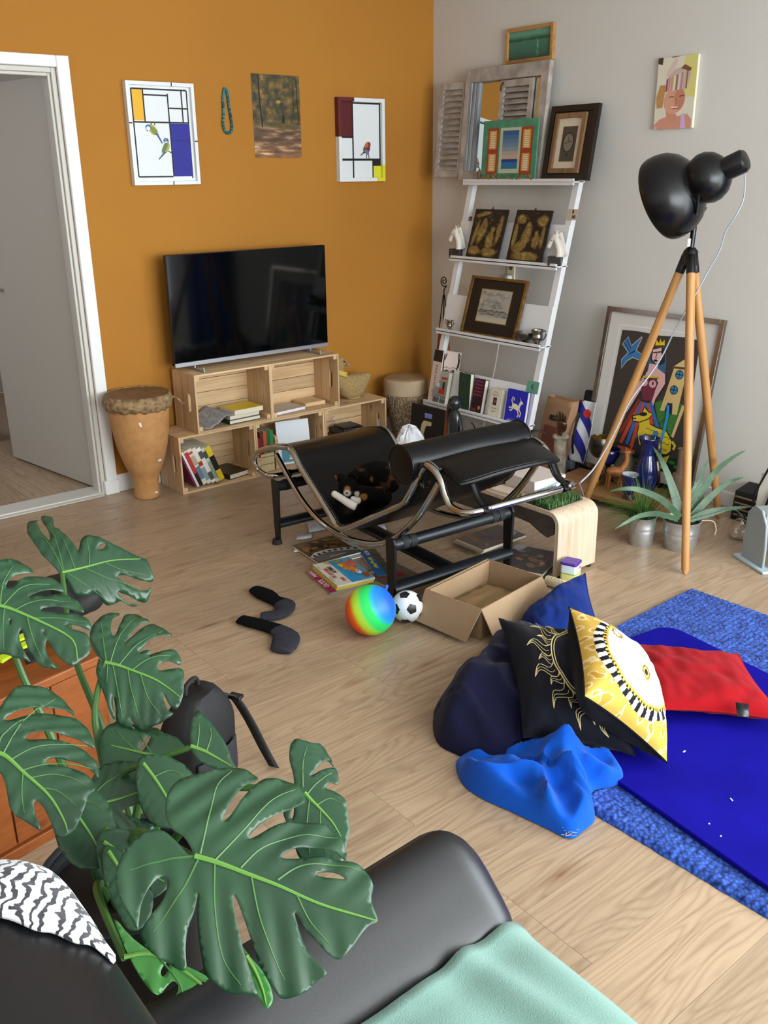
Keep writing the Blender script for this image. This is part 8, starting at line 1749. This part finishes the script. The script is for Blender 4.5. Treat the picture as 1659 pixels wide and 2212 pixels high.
L3o = [(880, 1385), (830, 1330), (780, 1240), (765, 1150), (790, 1060), (850, 970), (930, 912), (1020, 896), (965, 960), (942, 1050), (955, 1140), (983, 1143), (1010, 1060), (1040, 960), (1080, 880), (1180, 880), (1240, 910), (1270, 945), (1200, 982), (1150, 1052), (1108, 1130), (1060, 1215), (1100, 1180), (1180, 1080), (1260, 1003), (1320, 985), (1400, 1030), (1470, 1100), (1380, 1112), (1280, 1172), (1220, 1250), (1182, 1300), (1240, 1278), (1285, 1282), (1268, 1318), (1340, 1290), (1430, 1262), (1510, 1275), (1545, 1390), (1440, 1370), (1370, 1385), (1338, 1430), (1370, 1455), (1450, 1438), (1560, 1440), (1570, 1550), (1560, 1670), (1510, 1775), (1450, 1750), (1388, 1640), (1400, 1705), (1430, 1785), (1480, 1812), (1420, 1862), (1340, 1902), (1250, 1925), (1190, 1930), (1130, 1872), (1112, 1822), (1120, 1885), (1148, 1920), (1060, 1892), (990, 1850), (985, 1760), (966, 1660), (960, 1720), (975, 1835), (930, 1780), (890, 1660), (850, 1560), (820, 1480), (830, 1400), (850, 1350)]
leaf(L3o, [(895, 1387), (1000, 1410), (1100, 1445), (1300, 1520), (1420, 1590), (1540, 1680)], 1.80, .45, veins=[[(905, 1380), (880, 1200), (860, 1020)], [(940, 1390), (1020, 1150), (1150, 920)], [(1010, 1415), (1180, 1220), (1380, 1060)], [(1130, 1450), (1280, 1350), (1480, 1310)], [(960, 1405), (1000, 1600), (1040, 1830)], [(1090, 1445), (1120, 1620), (1200, 1880)], [(1200, 1490), (1260, 1680), (1380, 1840)], [(920, 1395), (915, 1480), (910, 1560)]], conv=z1, bend=.6)
L4o = [(-180, 1520), (-60, 1380), (20, 1290), (80, 1180), (170, 1100), (280, 1075), (400, 1090), (500, 1150), (580, 1240), (615, 1310), (540, 1268), (400, 1272), (250, 1302), (140, 1350), (60, 1400), (42, 1430), (100, 1420), (200, 1382), (330, 1345), (450, 1330), (560, 1335), (660, 1370), (720, 1430), (760, 1510), (782, 1608), (700, 1582), (560, 1532), (400, 1512), (270, 1530), (215, 1568), (240, 1590), (400, 1580), (560, 1600), (680, 1650), (770, 1720), (815, 1790), (806, 1895), (740, 1812), (600, 1762), (470, 1742), (392, 1760), (382, 1788), (450, 1806), (600, 1825), (700, 1865), (780, 1940), (782, 1880+120), (730, 2050), (700, 2140), (650, 2260), (590, 2360), (470, 2390), (425, 2290), (370, 2170), (310, 2100), (280, 2120), (300, 2230), (340, 2340), (220, 2270), (95, 2180), (60, 2040), (30, 1920), (-40, 1830), (-120, 1860), (-220, 1800), (-240, 1650)]
leaf(L4o, [(-30, 1700), (60, 1740), (190, 1860), (400, 2050), (520, 2240), (560, 2360)], 1.36, .45, veins=[[(20, 1720), (200, 1420), (450, 1180)], [(-10, 1705), (20, 1560), (250, 1370)], [(90, 1760), (320, 1650), (720, 1600)], [(180, 1850), (420, 1790), (760, 1810)], [(250, 1910), (480, 1880), (720, 1960)], [(190, 1870), (180, 2040), (200, 2200)], [(330, 1990), (480, 2020), (640, 2150)]], conv=z5, bend=.5)
L5o = [(-260, 700), (-120, 560), (0, 500), (60, 480), (150, 480), (220, 520), (290, 585), (200, 602), (120, 632), (62, 705), (58, 742), (100, 728), (200, 652), (300, 628), (400, 620), (470, 650), (530, 690), (545, 760), (450, 756), (350, 776), (280, 808), (240, 832), (320, 812), (450, 797), (560, 800), (640, 830), (690, 890), (715, 955), (620, 932), (500, 912), (400, 916), (350, 935), (380, 952), (500, 962), (650, 972), (740, 1000), (775, 1060), (770, 1103), (700, 1082), (620, 1064), (556, 1068), (620, 1100), (690, 1118), (745, 1145), (772, 1230), (760, 1310), (680, 1370), (610, 1410), (540, 1370), (470, 1300), (420, 1225), (398, 1195), (392, 1260), (420, 1340), (470, 1398), (515, 1430), (420, 1425), (330, 1390), (262, 1300), (222, 1220), (196, 1130), (176, 1103), (162, 1165), (190, 1250), (230, 1320), (262, 1362), (150, 1332), (50, 1302), (-60, 1260), (-200, 1150), (-270, 950)]
leaf(L5o, [(-20, 900), (60, 920), (130, 945), (350, 1040), (560, 1145), (640, 1230), (660, 1370)], 1.66, .45, holes=[[(78, 1035), (90, 1020), (94, 1045), (86, 1062)], [(365, 1130), (378, 1120), (388, 1135), (375, 1160)]], veins=[[(30, 900), (200, 740), (480, 690)], [(130, 940), (320, 860), (620, 860)], [(300, 1010), (500, 1010), (740, 1040)], [(40, 920), (25, 1080), (30, 1260)], [(230, 990), (270, 1150), (350, 1340)], [(0, 890), (30, 700), (120, 530)]], conv=z1, bend=.5)
leaf([(214, 1612), (222, 1577), (238, 1561), (257, 1553), (280, 1558), (305, 1568), (334, 1566), (355, 1580), (380, 1590), (398, 1610), (402, 1622), (372, 1628), (345, 1648), (330, 1690), (290, 1700), (250, 1690), (222, 1660)], [(360, 1636), (320, 1630), (280, 1620), (240, 1610)], 1.72, .5, holes=[[(302, 1615), (312, 1595), (325, 1587), (322, 1600), (308, 1622)]], veins=[[(330, 1632), (310, 1600), (300, 1575)], [(300, 1626), (270, 1600), (250, 1575)]], bend=.6)
leaf([(424, 1529), (411, 1572), (411, 1605), (418, 1630), (440, 1650), (480, 1665), (510, 1664), (500, 1640), (492, 1615), (478, 1590), (461, 1565), (442, 1542)], [(412, 1612), (440, 1622), (470, 1638), (500, 1655)], 1.66, .35, veins=[[(425, 1617), (430, 1580), (428, 1545)], [(445, 1625), (455, 1595), (455, 1572)]], bend=.4)
leaf([(890, 105), (1000, 130), (1060, 125), (1110, 190), (1158, 300), (1110, 262), (1060, 292), (1005, 370), (990, 392), (1070, 342), (1165, 312), (1190, 380), (1185, 445), (1130, 437), (1102, 470), (1112, 488), (1180, 512), (1240, 560), (1250, 608), (1262, 690), (1272, 800), (1250, 880), (1240, 980), (1180, 1060), (1050, 1080), (940, 1020), (870, 900), (820, 760), (785, 640), (850, 600), (840, 690), (862, 680), (868, 560), (862, 400), (832, 280), (835, 180), (850, 140)], [(945, 520), (990, 570), (1060, 640), (1150, 740), (1220, 860)], 1.52, .4, veins=[[(930, 480), (930, 300), (960, 160)], [(960, 530), (1040, 440), (1160, 340)], [(1030, 610), (1130, 560), (1220, 600)], [(980, 570), (960, 760), (980, 950)], [(1060, 640), (1060, 780), (1100, 950)]], conv=z4, bend=.5)
leaf([(172, 1765), (188, 1705), (213, 1652), (250, 1635), (290, 1640), (340, 1660), (362, 1690), (345, 1722), (262, 1752), (330, 1776), (330, 1790), (290, 1800), (270, 1835), (240, 1890), (200, 1870), (175, 1815)], [(178, 1740), (220, 1735), (270, 1722), (340, 1695)], 1.60, .5, veins=[[(185, 1738), (230, 1690), (290, 1655)], [(190, 1740), (220, 1790), (240, 1860)]], bend=.5)
leaf([(120, 1700), (175, 1690), (225, 1720), (250, 1780), (235, 1850), (200, 1880), (150, 1860), (118, 1800)], [(130, 1730), (165, 1760), (200, 1810), (220, 1850)], 1.56, .45, veins=[[(150, 1745), (190, 1730), (225, 1750)]], bend=.4)
leaf([(300, 1640), (345, 1630), (400, 1650), (430, 1700), (420, 1760), (370, 1790), (320, 1770), (296, 1710)], [(310, 1650), (340, 1690), (370, 1740), (385, 1775)], 1.62, .45, veins=[[(330, 1680), (370, 1665), (405, 1680)]], bend=.4)
leaf([(215, 1800), (280, 1790), (345, 1810), (380, 1860), (360, 1920), (300, 1950), (240, 1930), (212, 1860)], [(225, 1820), (270, 1850), (320, 1885), (355, 1905)], 1.50, .45, veins=[[(260, 1845), (300, 1820), (340, 1830)]], bend=.4)
leaf([(225, 1830), (262, 1838), (300, 1870), (330, 1930), (320, 1990), (280, 2010), (250, 1960), (226, 1900)], [(235, 1840), (260, 1880), (290, 1940), (300, 1990)], 1.48, .5, bend=.5)
leaf([(246, 1985), (290, 2030), (350, 2070), (410, 2090), (470, 2120), (540, 2140), (562, 2165), (566, 2205), (540, 2250), (480, 2275), (430, 2190), (438, 2150), (420, 2140), (404, 2170), (410, 2250), (370, 2240), (350, 2200), (385, 2140), (372, 2120), (340, 2150), (310, 2120), (280, 2070)], [(268, 2068), (330, 2062), (400, 2100), (470, 2160), (520, 2230)], 1.34, .35, m=m_lf2, holes=[[(347, 2100), (356, 2083), (366, 2080), (362, 2098), (352, 2110)]], veins=[[(340, 2066), (390, 2130), (400, 2200)], [(420, 2110), (500, 2150), (550, 2190)]], bend=.4)
leaf([(530, 2062), (552, 2080), (575, 2110), (588, 2145), (588, 2165), (575, 2179), (556, 2150), (542, 2110)], [(532, 2066), (552, 2100), (568, 2140), (575, 2172)], 1.30, .35, m=m_lf2, bend=.3)
